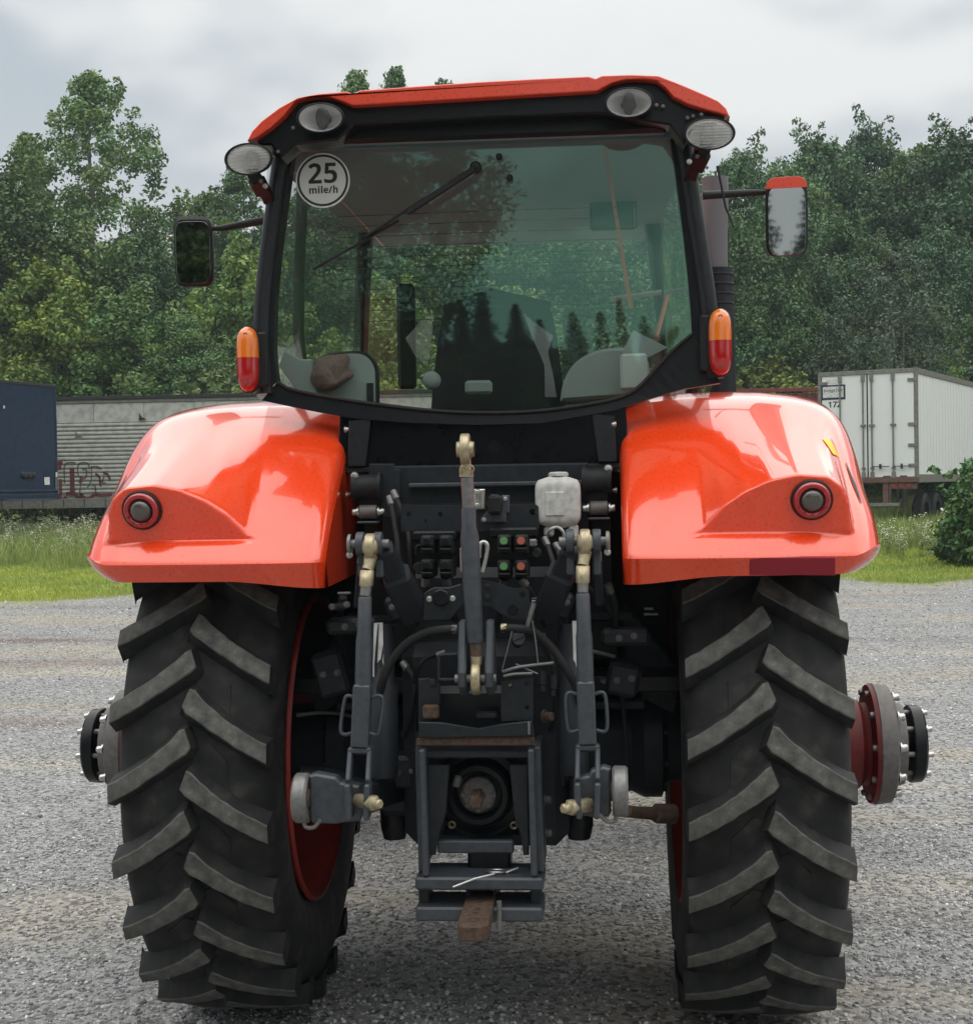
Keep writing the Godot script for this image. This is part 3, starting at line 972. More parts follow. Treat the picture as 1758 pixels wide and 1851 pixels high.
	var dn := [Vector3(0.7547, 2.8472, 0.62), Vector3(0.7047, 2.8620, 0.62), Vector3(0.6466, 2.8821, 0.62), Vector3(0.6014, 2.9066, 0.62), Vector3(0.5790, 2.9336, 0.62), Vector3(0.5532, 2.9541, 0.62), Vector3(0.5109, 2.9607, 0.62), Vector3(0.4619, 2.9609, 0.62), Vector3(0.4225, 2.9527, 0.62), Vector3(0.3796, 2.9314, 0.62), Vector3(0.1820, 2.9274, 0.62), Vector3(0.0162, 2.9238, 0.62), Vector3(-0.1506, 2.9202, 0.62), Vector3(-0.3589, 2.9164, 0.62), Vector3(-0.3924, 2.9309, 0.62), Vector3(-0.4276, 2.9439, 0.62), Vector3(-0.4834, 2.9468, 0.62), Vector3(-0.5276, 2.9377, 0.62), Vector3(-0.5658, 2.8941, 0.62), Vector3(-0.6107, 2.8574, 0.62), Vector3(-0.6555, 2.8290, 0.62)]
	st = surf(-1)
	prism(st, up + dn, Vector3(0, 0, -0.10), 0.003)
	var roof := part("roof", st, M.roof_orange, tractor)
	st = surf()
	var rows := []
	for k in 9:
		var z := 0.60 - k * 0.25
		var row := []
		for i in up.size():
			var p: Vector3 = up[i]
			var crown := 0.05 * sin(PI * k / 8.0)
			var pinch := 1.0 - 0.17 * smoothstep(0.0, 0.5, k / 8.0)
			var lowr := 0.0
			row.append(Vector3(p.x * pinch, p.y - 0.006 + crown * (p.y - 2.75) * 4.0 * 0.3 + lowr, z))
		rows.append(row)
	for k in 8:
		for i in up.size() - 1:
			quad(st, rows[k][i], rows[k][i + 1], rows[k + 1][i + 1], rows[k + 1][i])
	part("roof_skin", st, M.roof_orange, roof)
	st = surf(-1)
	prism(st, [Vector3(-0.69, 2.822, 0.46), Vector3(0.69, 2.822, 0.46), Vector3(0.66, 2.822, -0.2), Vector3(0.60, 2.822, -1.42), Vector3(-0.60, 2.822, -1.42), Vector3(-0.66, 2.822, -0.2)], Vector3(0, 0.03, 0), 0.002)
	part("headliner", st, M.headliner, tractor)
	# dark housing under the roof edge
	var hd := [Vector3(-0.6639, 2.8359, 0.585), Vector3(-0.5734, 2.9015, 0.585), Vector3(-0.5349, 2.9437, 0.585), Vector3(-0.4903, 2.9538, 0.585), Vector3(-0.4341, 2.9500, 0.585), Vector3(-0.3986, 2.9370, 0.585), Vector3(-0.3649, 2.9223, 0.585), Vector3(0.0132, 2.9298, 0.585), Vector3(0.3796, 2.9375, 0.585), Vector3(0.4228, 2.9589, 0.585), Vector3(0.4625, 2.9672, 0.585), Vector3(0.5119, 2.9670, 0.585), Vector3(0.5546, 2.9604, 0.585), Vector3(0.5806, 2.9397, 0.585), Vector3(0.6032, 2.9125, 0.585), Vector3(0.6487, 2.8878, 0.585), Vector3(0.7577, 2.8526, 0.585), Vector3(0.7427, 2.8318, 0.585), Vector3(0.6608, 2.8184, 0.585), Vector3(0.6339, 2.7700, 0.585), Vector3(0.5921, 2.8307, 0.585), Vector3(0.3786, 2.8731, 0.585), Vector3(0.0122, 2.8717, 0.585), Vector3(-0.3592, 2.8652, 0.585), Vector3(-0.4076, 2.8234, 0.585), Vector3(-0.5409, 2.8113, 0.585), Vector3(-0.5861, 2.7742, 0.585), Vector3(-0.6162, 2.8140, 0.585), Vector3(-0.6540, 2.8153, 0.585)]
	st = surf(-1)
	prism(st, hd, Vector3(0, 0, -0.10), 0.006)
	part("roof_housing", st, M.black, tractor)
	boxed("header", Vector3(0.0, 2.868, 0.50), Vector3(1.18, 0.085, 0.05), M.black, tractor, 0.012)
	# lamps
	oval_lamp(Vector3(-0.4503, 2.8766, 0.64), Vector3(0, -0.22, 1).normalized(), 0.066, 0.040, false)
	oval_lamp(Vector3(0.4711, 2.8876, 0.64), Vector3(0, -0.22, 1).normalized(), 0.066, 0.040, false)
	oval_lamp(Vector3(-0.6804, 2.7691, 0.6), Vector3(-0.10, -0.08, 1).normalized(), 0.069, 0.044, true)
	oval_lamp(Vector3(0.7069, 2.7967, 0.6), Vector3(0.10, -0.08, 1).normalized(), 0.070, 0.044, true)
	for q in [[Vector3(-0.6893, 2.7308, 0.56), Vector3(-0.6645, 2.7083, 0.55), Vector3(-0.6595, 2.6806, 0.5), Vector3(-0.6498, 2.6640, 0.46), -1.0], [Vector3(0.7043, 2.7601, 0.56), Vector3(0.6849, 2.7382, 0.55), Vector3(0.6695, 2.7113, 0.5), Vector3(0.6564, 2.6864, 0.46), 1.0]]:
		st = surf(-1)
		bar(st, q[0] + Vector3(0, 0.02, 0), q[1], 0.038, 0.024)
		bar(st, q[1] + Vector3(0.006 * q[4], 0.012, 0.01), q[2], 0.052, 0.020)
		bar(st, q[2] + Vector3(0.0, 0.02, 0.01), q[3], 0.040, 0.020)
		var br := part("lamp_bracket", st, M.black, tractor)
		bolt(q[1] + Vector3(-0.012 * q[4], 0.0, 0.02), Vector3(0, 0, 1), 0.005, 0.010, M.worn_steel, br)
		bolt(q[2] + Vector3(-0.02 * q[4], 0.012, 0.07), Vector3(0, 0, 1), 0.006, 0.010, M.steel, br)
	for p in [Vector3(-0.5436, 2.8599, 0.6), Vector3(-0.5932, 2.7919, 0.59), Vector3(-0.6090, 2.7756, 0.59), Vector3(0.5530, 2.8875, 0.6), Vector3(0.5726, 2.8835, 0.6), Vector3(0.6440, 2.8465, 0.6), Vector3(0.6604, 2.8508, 0.6), Vector3(0.6842, 2.8523, 0.61), Vector3(0.6374, 2.8049, 0.59)]:
		bolt(p, Vector3(0, 0, 1), 0.0042, 0.008, M.worn_steel, tractor)
	# amber and red lamp clusters on the pillars
	for q in [[Vector3(-0.7187, 2.1692, 0.5), -1.0], [Vector3(0.7382, 2.1872, 0.5), 1.0]]:
		var c: Vector3 = q[0]
		st = surf()
		capsule_lens(st, c, 0.078, 0.212, 0.018, -0.104, 0.104)
		box(st, c + Vector3(-q[1] * 0.034, 0, -0.012), Vector3(0.05, 0.17, 0.03), 0.006)
		var base := part("lamp_cluster", st, M.plastic_black, tractor)
		st = surf()
		capsule_lens(st, c + Vector3(0, 0, 0.004), 0.070, 0.202, 0.040, 0.004, 0.100)
		part("amber_lens", st, M.amber, base)
		st = surf()
		capsule_lens(st, c + Vector3(0, 0, 0.004), 0.070, 0.202, 0.040, -0.100, 0.003)
		part("red_lens", st, M.red_lens, base)
		for y in [0.074, -0.074]:
			st = surf()
			lathe(st, c + Vector3(0.0, y, 0.030), Vector3(0, 0, 1), [Vector2(0.0075, 0.0), Vector2(0.0075, 0.008), Vector2(0.004, 0.009), Vector2(0.0, 0.005)], 12)
			part("lens_screw", st, M.dark_red_lens, base)
	# mirrors
	for q in [[Vector3(-1.1119, 2.6435, -0.3), Vector3(-0.8465, 2.7512, -0.3), -1.0, 0.071, 0.128], [Vector3(1.0438, 2.7043, -0.3), Vector3(0.7494, 2.7906, -0.3), 1.0, 0.074, 0.138]]:
		var c: Vector3 = q[0]
		var s: float = q[2]
		var turn := Basis(Vector3.UP, s * -0.10) * Basis(Vector3.RIGHT, 0.09 if s < 0 else 0.055)
		var outl := []
		for i in 32:
			var a := TAU * i / 32
			outl.append(c + turn * Vector3(q[3] * signf(cos(a)) * pow(absf(cos(a)), 0.35), q[4] * signf(sin(a)) * pow(absf(sin(a)), 0.35), -0.03))
		st = surf(-1)
		prism(st, outl, turn * Vector3(0, 0, 0.05), 0.012)
		var shell := part("mirror", st, M.plastic_black, tractor)
		var face := []
		for p in outl:
			face.append(c + (p - c) * 0.88 + turn * Vector3(0, -0.004 if s < 0 else -0.016, 0.0465))
		st = surf(-1)
		prism(st, face, turn * Vector3(0, 0, 0.002), 0.0005)
		part("mirror_glass", st, M.mirror, shell)
		st = surf()
		tube(st, [c + Vector3(-s * q[3] * 0.95, q[4] * 0.66, -0.005), c + Vector3(-s * (q[3] + 0.035), q[4] * 0.66, -0.005), q[1]], [0.008, 0.012, 0.016], 10)
		part("mirror_arm", st, M.plastic_black, shell)
		if s > 0:
			var cap := []
			for p in outl:
				if p.y > c.y + q[4] * 0.72:
					cap.append(p + turn * Vector3(0, 0, 0.0495))
			cap.sort_custom(func(m, n): return atan2(m.y - c.y - 0.09, m.x - c.x) < atan2(n.y - c.y - 0.09, n.x - c.x))
			st = surf(-1)
			prism(st, cap, turn * Vector3(0, 0, 0.004), 0.001)
			part("mirror_cap", st, M.roof_orange, shell)
	# exhaust stack beside the right front pillar
	st = surf()
	tube(st, spline([Vector3(0.8577, 3.0253, -1.15), Vector3(0.8592, 2.9725, -1.15), Vector3(0.8554, 2.8580, -1.15), Vector3(0.8517, 2.7549, -1.15), Vector3(0.8526, 2.6493, -1.15)], 4), 0.055, 20)
	var stack := part("exhaust_stack", st, M.exhaust, tractor)
	st = surf()
	tube(st, [Vector3(0.8640, 2.6490, -1.15), Vector3(0.8662, 2.4790, -1.15), Vector3(0.8687, 2.1569, -1.15), Vector3(0.8706, 1.7882, -1.15)], 0.066, 20)
	var guard := part("exhaust_guard", st, M.satin_black, stack)
	for k in 4:
		st = surf()
		var c: Vector3 = Vector3(0.8658, 2.6168, -1.15)
		lathe(st, c - Vector3(0, 0.04 * k, 0), Vector3.UP, [Vector2(0.067, 0.0), Vector2(0.069, 0.002), Vector2(0.069, 0.008), Vector2(0.067, 0.010)], 20)
		part("guard_band", st, M.plastic_black, guard)
	st = surf()
	tube(st, [Vector3(0.7939, 2.8721, -0.2), Vector3(0.8208, 2.7260, -0.2), Vector3(0.8487, 2.6535, -0.2)], [0.005, 0.004, 0.002], 6)
	part("aerial", st, M.plastic_black, tractor)


func lettering(text: String, at: Vector3, size: float, m: Material, parent: Node, bold := false, basis := Basis()) -> MeshInstance3D:
	var t := TextMesh.new()
	var f := SystemFont.new()
	f.font_names = PackedStringArray(["Droid Sans"])
	if bold:
		f.font_weight = 700
	t.font = f
	t.text = text
	t.font_size = 32
	t.pixel_size = size / 32.0
	t.depth = 0.0012
	t.curve_step = 1.0
	var o := put("lettering", t, m, parent)
	o.transform = Transform3D(basis, at)
	return o


func cab_inside() -> void:
	# seat
	var st := surf()
	var back := []
	for k in 9:
		var v := k / 8.0
		var w := 0.24 - 0.05 * v * v
		back.append([Vector3(0.02, lerpf(1.78, 2.36, v), -0.12 + 0.06 * sin(v * 3.0)), w])
	for k in 8:
		var a: Array = back[k]
		var b: Array = back[k + 1]
		for i in 10:
			var x0 := lerpf(-1, 1, i / 10.0)
			var x1 := lerpf(-1, 1, (i + 1) / 10.0)
			var f := func(r: Array, x: float, z: float) -> Vector3:
				return r[0] + Vector3(x * r[1], 0, z * (1.0 - 0.5 * x * x))
			quad(st, f.call(a, x0, 0.07), f.call(b, x0, 0.07), f.call(b, x1, 0.07), f.call(a, x1, 0.07))
			quad(st, f.call(a, x1, -0.07), f.call(b, x1, -0.07), f.call(b, x0, -0.07), f.call(a, x0, -0.07))
	tube(st, [Vector3(-0.16, 2.35, -0.10), Vector3(0.0, 2.385, -0.10), Vector3(0.20, 2.35, -0.10)], [0.05, 0.068, 0.05], 14)
	part("seat_back", st, M.seat_cloth, tractor)
	boxed("seat_cushion", Vector3(0.02, 1.74, -0.36), Vector3(0.52, 0.14, 0.52), M.seat_cloth, tractor, 0.04)
	boxed("seat_base", Vector3(0.02, 1.42, -0.36), Vector3(0.42, 0.52, 0.46), M.plastic_black, tractor, 0.02)
	# second seat folded behind the door, light back facing the window
	var outl := []
	for p in [Vector3(-0.5508, 2.0420, 0.3), Vector3(-0.5568, 2.1105, 0.3), Vector3(-0.5485, 2.1642, 0.3), Vector3(-0.5225, 2.1905, 0.3), Vector3(-0.4750, 2.2020, 0.3), Vector3(-0.4023, 2.2038, 0.3), Vector3(-0.3699, 2.1941, 0.3), Vector3(-0.3486, 2.1703, 0.3), Vector3(-0.3384, 2.1325, 0.3), Vector3(-0.3384, 2.0304, 0.3)]:
		outl.append(p)
	outl = spline(outl, 4)
	st = surf(-1)
	prism(st, outl, Vector3(0, 0, 0.04), 0.006)
	var jump := part("jump_seat", st, M.plastic_black, tractor)
	var inner := []
	var mid := Vector3.ZERO
	for p in outl:
		mid += p / outl.size()
	for p in outl:
		inner.append(mid + (p - mid) * 0.93 + Vector3(0, -0.006, 0.042))
	st = surf(-1)
	prism(st, inner, Vector3(0, 0, 0.006), 0.002)
	part("seat_shell", st, M.cab_trim, jump)
	boxed("shell_slot", Vector3(-0.3618, 2.0688, 0.353), Vector3(0.022, 0.06, 0.004), M.plastic_black, jump, 0.001)
	st = surf(-1)
	prism(st, [Vector3(-0.6392, 2.2094, 0.34), Vector3(-0.5854, 2.1796, 0.34), Vector3(-0.5475, 2.1787, 0.34), Vector3(-0.5282, 2.0500, 0.34), Vector3(-0.5965, 2.0764, 0.34), Vector3(-0.6565, 2.1599, 0.34)], Vector3(0, 0, 0.02), 0.004)
	part("side_tray", st, M.cab_trim, tractor)
	# upright screen on the left, console and levers on the right
	st = surf(-1)
	box(st, Vector3(-0.3214, 2.3074, -0.25), Vector3(0.066, 0.38, 0.04), 0.012)
	part("side_console", st, M.plastic_black, tractor)
	st = surf()
	lathe(st, Vector3(-0.1750, 2.1109, 0.25), Vector3(0, 0.1, 1), [Vector2(0.0, -0.05), Vector2(0.02, -0.05), Vector2(0.030, -0.01), Vector2(0.028, 0.012), Vector2(0.012, 0.02), Vector2(0.0, 0.018)], 24, false)
	part("lever_knob", st, M.cab_trim, tractor)
	st = surf(-1)
	box(st, Vector3(-0.0255, 2.0874, 0.2), Vector3(0.09, 0.045, 0.03), 0.01)
	part("seat_buckle", st, M.cab_trim, tractor)
	st = surf(-1)
	prism(st, spline([Vector3(0.2437, 2.0317, 0.28), Vector3(0.2553, 2.0938, 0.28), Vector3(0.2918, 2.1535, 0.28), Vector3(0.3582, 2.1910, 0.28), Vector3(0.4380, 2.1998, 0.28), Vector3(0.5172, 2.1766, 0.28), Vector3(0.5283, 2.0878, 0.28), Vector3(0.4711, 2.0429, 0.28)], 3), Vector3(0, 0, -0.25), 0.01)
	part("arm_console", st, M.cab_trim, tractor)
	st = surf(-1)
	box(st, Vector3(0.4794, 2.1146, 0.36), Vector3(0.085, 0.115, 0.03), 0.008)
	part("switch_box", st, M.paper, tractor)
	st = surf()
	tube(st, [Vector3(0.5599, 2.2467, 0.1), Vector3(0.6051, 2.4005, -0.05)], 0.009, 8)
	part("seat_strap", st, M.strap, tractor)
	st = surf(-1)
	bar(st, Vector3(0.3964, 2.8477, 0.36), Vector3(0.4736, 2.3134, 0.36), 0.012, 0.004, 0.001)
	part("seat_strap", st, M.strap, tractor)
	st = surf()
	tube(st, [Vector3(0.4157, 2.5032, -0.9), Vector3(0.6214, 2.5264, -0.9)], 0.010, 8)
	part("grab_rail", st, M.cab_trim, tractor)
	# steering column and wheel
	st = surf()
	var ring := []
	for k in 33:
		var a := TAU * k / 32
		ring.append(Vector3(0.04 + cos(a) * 0.20, 2.02 + sin(a) * 0.08, -0.80 - sin(a) * 0.18))
	tube(st, ring, 0.014, 8, false)
	tube(st, [Vector3(0.04, 2.02, -0.80), Vector3(0.04, 1.3, -1.05)], 0.05, 12)
	part("steering_wheel", st, M.plastic_black, tractor)
	boxed("dashboard", Vector3(0.04, 1.56, -1.08), Vector3(0.50, 0.62, 0.20), M.plastic_black, tractor, 0.05)
	# inside mirror
	var c: Vector3 = Vector3(0.4308, 2.7752, -0.55)
	st = surf(-1)
	box(st, c, Vector3(0.176, 0.112, 0.03), 0.014)
	tube(st, [c + Vector3(0, 0.05, 0), c + Vector3(0.02, 0.26, -0.1)], 0.008, 8)
	var im := part("inside_mirror", st, M.plastic_black, tractor)
	boxed("mirror_glass", c + Vector3(0, 0, 0.0155), Vector3(0.160, 0.096, 0.003), M.mirror, im, 0.001)
	# bonnet ahead of the windscreen, engine block below
	st = surf(-1)
	prism(st, [Vector3(-0.34, 1.20, -1.35), Vector3(-0.35, 1.66, -1.35), Vector3(-0.26, 1.74, -1.35), Vector3(0.26, 1.74, -1.35), Vector3(0.35, 1.66, -1.35), Vector3(0.34, 1.20, -1.35)], Vector3(0, -0.16, -1.95), 0.03)
	part("bonnet", st, M.roof_orange, tractor)
	boxed("engine_block", Vector3(0, 0.95, -1.95), Vector3(0.50, 0.55, 1.7), M.chassis, tractor, 0.03)
	boxed("transmission", Vector3(0, 0.93, -0.45), Vector3(0.50, 0.56, 1.5), M.chassis, tractor, 0.03)
	st = surf()
	tube(st, [Vector3(-0.95, 0.66, -2.62), Vector3(0.95, 0.66, -2.62)], 0.10, 16)
	part("front_axle", st, M.chassis, tractor)
	boxed("fuel_tank", Vector3(-0.52, 1.12, -0.9), Vector3(0.50, 0.74, 0.9), M.black, tractor, 0.05)
	boxed("battery_box", Vector3(0.52, 1.12, -0.9), Vector3(0.50, 0.74, 0.9), M.black, tractor, 0.05)


# ---------------------------------------------------------------- rear linkage
func disc_bolts(list: Array, r: float, m: Material, parent: Node) -> void:
	for p in list:
		bolt(p, Vector3(0, 0, 1), r, r * 1.1, m, parent)


func back_end() -> void:
	var st: SurfaceTool
	# axle housings, final drives and the centre case
	for s in [-1.0, 1.0]:
		st = surf()
		lathe(st, Vector3(s * 0.20, 0.885, 0.0), Vector3(s, 0, 0), [Vector2(0.25, 0.0), Vector2(0.25, 0.06), Vector2(0.205, 0.08), Vector2(0.17, 0.26), Vector2(0.19, 0.30), Vector2(0.19, 0.36), Vector2(0.14, 0.38), Vector2(0.12, 0.62), Vector2(0.0, 0.62)], 32)
		var ax := part("axle_housing", st, M.chassis, tractor)
		for k in 10:
			var a := TAU * k / 10
			bolt(Vector3(s * 0.56, 0.885 + cos(a) * 0.165, sin(a) * 0.165), Vector3(s, 0, 0), 0.011, 0.018, M.chassis, ax)
		# mudguard mount: a web and posts standing on the axle
		boxed("mudguard_post", Vector3(s * 0.40, 1.26, 0.18), Vector3(0.08, 0.46, 0.10), M.chassis, tractor, 0.01)
		boxed("mudguard_mount", Vector3(s * 0.40, 1.055, 0.20), Vector3(0.20, 0.03, 0.24), M.chassis, tractor, 0.006)
		boxed("mudguard_mount", Vector3(s * 0.38, 1.335, 0.20), Vector3(0.18, 0.026, 0.20), M.chassis, tractor, 0.006)
		plate("mudguard_web", [Vector3(s * 0.60, 1.00, 0.12), Vector3(s * 0.48, 1.06, 0.12), Vector3(s * 0.34, 1.40, 0.12), Vector3(s * 0.36, 1.46, 0.12), Vector3(s * 0.42, 1.40, 0.12), Vector3(s * 0.62, 1.14, 0.12)], Vector3(0, 0, 0.04), M.chassis, tractor)
	boxed("centre_case", Vector3(0.01, 0.98, 0.28), Vector3(0.50, 0.62, 0.70), M.chassis, tractor, 0.04)
	boxed("lift_case", Vector3(0.01, 1.36, 0.26), Vector3(0.50, 0.30, 0.50), M.chassis, tractor, 0.03)
	boxed("black_gap_fill", Vector3(0, 1.50, -0.42), Vector3(0.86, 0.66, 1.40), M.black, tractor, 0.03)  # black block added under the cab to close gaps where light showed through
	boxed("valve_deck", Vector3(0.01, 1.58, 0.30), Vector3(0.66, 0.26, 0.36), M.black, tractor, 0.01)
	# cross plate under the cab and its pale ledge
	boxed("cross_member", Vector3(0.005, 1.715, 0.42), Vector3(0.66, 0.23, 0.06), M.chassis, tractor, 0.006)
	boxed("cross_ledge", (Vector3(-0.2209, 1.7719, 0.47) + Vector3(0.3272, 1.7628, 0.47)) * 0.5, Vector3(0.56, 0.015, 0.03), M.link_grey, tractor)
	plate("cab_mount_plate", [Vector3(-0.3489, 1.8381, 0.47), Vector3(-0.2686, 1.8367, 0.47), Vector3(-0.2689, 1.8194, 0.47), Vector3(-0.2515, 1.8191, 0.47), Vector3(-0.2541, 1.6687, 0.47), Vector3(-0.3135, 1.6696, 0.47), Vector3(-0.3508, 1.7308, 0.47)], Vector3(0, 0, 0.012), M.chassis, tractor)
	# rubber cab mounts with their bolts
	for q in [[Vector3(-0.3490, 1.7655, 0.52), Vector3(-0.3452, 1.6883, 0.52), -1.0], [Vector3(0.3583, 1.7741, 0.52), Vector3(0.3638, 1.6895, 0.52), 1.0]]:
		var c: Vector3 = q[0]
		st = surf()
		tube(st, [c + Vector3(-0.045, 0.0, 0), c + Vector3(-0.036, 0.0, 0), c + Vector3(-0.030, 0, 0), c + Vector3(0.030, 0, 0), c + Vector3(0.036, 0, 0), c + Vector3(0.045, 0.0, 0)], [0.044, 0.046, 0.038, 0.038, 0.046, 0.044], 24)
		var mount := part("cab_mount", st, M.plastic_black, tractor)
		bolt(c + Vector3(0.036 * q[2] * 1.0, 0.035, 0.02), Vector3(0, 0, 1), 0.009, 0.012, M.steel, mount)
		var d: Vector3 = q[1]
		boxed("mount_arm", (c + d) * 0.5 + Vector3(0, -0.02, -0.04), Vector3(0.075, 0.10, 0.05), M.black, mount, 0.006)
		st = surf()
		tube(st, [d + Vector3(-0.026, 0, 0.01), d + Vector3(0.026, 0, 0.01)], 0.022, 16)
		part("mount_bush", st, M.cast_grey, mount)
		boxed("mount_foot", d + Vector3(0, -0.032, 0.01), Vector3(0.066, 0.007, 0.05), M.link_grey, mount, 0.002)
		for e in [-1.0, 1.0]:
			bolt(d + Vector3(e * 0.030, 0, 0.012), Vector3(e, 0, 0), 0.012, 0.020, M.steel, mount)
	# bar with holes carrying the socket and the brake fluid bottle
	var bar_pts := [Vector3(-0.2263, 1.7088, 0.64), Vector3(0.1303, 1.7033, 0.64), Vector3(0.1750, 1.7059, 0.64), Vector3(0.1848, 1.6991, 0.64), Vector3(0.1854, 1.6314, 0.64), Vector3(-0.0038, 1.6274, 0.64), Vector3(-0.2277, 1.6305, 0.64)]
	holed("implement_bar", bar_pts, 0.014, [[(Vector3(0.1680, 1.6829, 0.64)).x, (Vector3(0.1680, 1.6829, 0.64)).y, 0.010], [(Vector3(-0.2033, 1.6818, 0.64)).x, (Vector3(-0.2033, 1.6818, 0.64)).y, 0.007], [(Vector3(-0.1079, 1.6804, 0.64)).x, (Vector3(-0.1079, 1.6804, 0.64)).y, 0.007], [(Vector3(-0.1517, 1.6611, 0.64)).x, (Vector3(-0.1517, 1.6611, 0.64)).y, 0.004]], M.chassis, tractor)
	plate("socket_plate", [Vector3(0.0135, 1.6658, 0.66), Vector3(0.0133, 1.6542, 0.66), Vector3(0.0894, 1.6531, 0.66), Vector3(0.0898, 1.6795, 0.66), Vector3(0.0998, 1.6826, 0.66), Vector3(0.1006, 1.7337, 0.66), Vector3(0.0775, 1.7340, 0.66)], Vector3(0, 0, 0.006), M.link_grey, tractor)
	st = surf(-1)
	prism(st, [Vector3(0.0392, 1.6853, 0.666), Vector3(0.0399, 1.7281, 0.666), Vector3(0.0483, 1.7378, 0.666), Vector3(0.0681, 1.7375, 0.666), Vector3(0.0778, 1.7275, 0.666), Vector3(0.0807, 1.7028, 0.666), Vector3(0.0753, 1.6765, 0.666), Vector3(0.0489, 1.6753, 0.666)], Vector3(0, 0, 0.05), 0.006)
	var sock := part("trailer_socket", st, M.plastic_black, tractor)
	boxed("socket_lid", (Vector3(0.0633, 1.7071, 0.72)), Vector3(0.030, 0.046, 0.01), M.plastic_black, sock, 0.003)
	disc_bolts([Vector3(0.0877, 1.7241, 0.667), Vector3(0.0240, 1.6625, 0.667)], 0.005, M.steel, tractor)
	plate("zinc_bracket", [Vector3(-0.0049, 1.7535, 0.66), Vector3(0.0282, 1.7530, 0.66), Vector3(0.0272, 1.6936, 0.66), Vector3(-0.0059, 1.6941, 0.66)], Vector3(0, 0, 0.006), M.steel, tractor)
	boxed("bracket_flange", Vector3(0.0244, 1.7236, 0.68), Vector3(0.007, 0.056, 0.03), M.steel, tractor, 0.001)
	disc_bolts([Vector3(0.0055, 1.7435, 0.667), Vector3(0.0048, 1.7040, 0.667)], 0.008, M.steel, tractor)
	# bottle
	st = surf()
	var c0: Vector3 = Vector3(0.2424, 1.7110, 0.6)
	var rows := []
	for k in 13:
		var v := -1.0 + 2.0 * k / 12.0
		var shrink := pow(1.0 - pow(absf(v), 7.0) * 0.92, 0.5)
		var ring := []
		for i in 40:
			var a := TAU * i / 40
			ring.append(c0 + Vector3(0.068 * shrink * signf(cos(a)) * pow(absf(cos(a)), 0.3), v * 0.079, 0.052 * shrink * signf(sin(a)) * pow(absf(sin(a)), 0.3)))
		rows.append(ring)
	for k in 12:
		for i in 40:
			var j := (i + 1) % 40
			quad(st, rows[k][i], rows[k + 1][i], rows[k + 1][j], rows[k][j])
	for e in [0, 12]:
		for i in 40:
			var j := (i + 1) % 40
			var mid: Vector3 = c0 + Vector3(0, -0.080 if e == 0 else 0.080, 0)
			if e == 0:
				tri(st, mid, rows[e][j], rows[e][i])
			else:
				tri(st, mid, rows[e][i], rows[e][j])
	var bottle := part("fluid_bottle", st, M.white_plastic, tractor)
	boxed("bottle_panel", c0 + Vector3(-0.008, -0.005, 0.052), Vector3(0.058, 0.072, 0.008), M.white_plastic, bottle, 0.003)
	boxed("bottle_foot", c0 + Vector3(-0.028, -0.088, 0.02), Vector3(0.03, 0.03, 0.03), M.white_plastic, bottle, 0.006)
	boxed("bottle_foot", c0 + Vector3(0.045, -0.092, 0.02), Vector3(0.03, 0.05, 0.03), M.white_plastic, bottle, 0.006)
	st = surf()
	lathe(st, c0 + Vector3(0.002, 0.078, 0), Vector3.UP, [Vector2(0.03, 0.0), Vector2(0.03, 0.008), Vector2(0.024, 0.012), Vector2(0.0, 0.013)], 20)
	part("bottle_cap", st, M.white_plastic, bottle)
	st = surf()
	tube(st, spline([Vector3(0.2116, 1.6161, 0.64), Vector3(0.2224, 1.6315, 0.66), Vector3(0.2422, 1.6361, 0.66), Vector3(0.2584, 1.6211, 0.66), Vector3(0.2590, 1.5907, 0.64)], 5), 0.0045, 8)
	part("bottle_hose", st, M.white_plastic, bottle)
	# hydraulic couplers, two by two on each side
	for q in [[772.0, 803.0, ["", ""], 750.0], [911.0, 942.0, ["green_dot", "red_dot"], 965.0]]:
		for col in 2:
			var x: float = q[col]
			for row in 2:
				var p: Vector3
				if q[0] < 800.0:
					p = [[Vector3(-0.1391, 1.5919, 0.74), Vector3(-0.1403, 1.5220, 0.74)], [Vector3(-0.0836, 1.5912, 0.74), Vector3(-0.0848, 1.5213, 0.74)]][col][row]
				else:
					p = [[Vector3(0.0872, 1.5905, 0.74), Vector3(0.0860, 1.5161, 0.74)], [Vector3(0.1374, 1.5899, 0.74), Vector3(0.1362, 1.5155, 0.74)]][col][row]
				st = surf(-1)
				box(st, p + Vector3(0, 0, -0.06), Vector3(0.040, 0.056, 0.10), 0.005)
				box(st, p + Vector3(0, 0.012, 0.0), Vector3(0.036, 0.034, 0.03), 0.006)
				box(st, p + Vector3(0, -0.012, 0.005), Vector3(0.034, 0.006, 0.03), 0.002)
				var cp := part("coupler", st, M.plastic_black, tractor)
				if q[2][col] != "":
					st = surf()
					lathe(st, p + Vector3(0.0, 0.012, 0.015), Vector3(0, 0, 1), [Vector2(0.0115, 0.0), Vector2(0.0115, 0.002), Vector2(0.0, 0.002)], 20)
					part("colour_dot", st, M[q[2][col]], cp)
				else:
					st = surf()
					lathe(st, p + Vector3(0.0, 0.012, 0.015), Vector3(0, 0, 1), [Vector2(0.0115, 0.0), Vector2(0.0095, 0.002), Vector2(0.0, 0.002)], 20)
					part("dust_cap", st, M.black, cp)
	boxed("coupler_block", (Vector3(-0.1217, 1.6165, 0.66)), Vector3(0.13, 0.03, 0.10), M.black, tractor, 0.006)
	boxed("coupler_block", (Vector3(0.1137, 1.6231, 0.66)), Vector3(0.14, 0.03, 0.10), M.black, tractor, 0.006)
	st = surf()
	tube(st, spline([Vector3(-0.1748, 1.5670, 0.72), Vector3(-0.1716, 1.5870, 0.73), Vector3(-0.1600, 1.5918, 0.73), Vector3(-0.1469, 1.5900, 0.73)], 4), 0.004, 6)
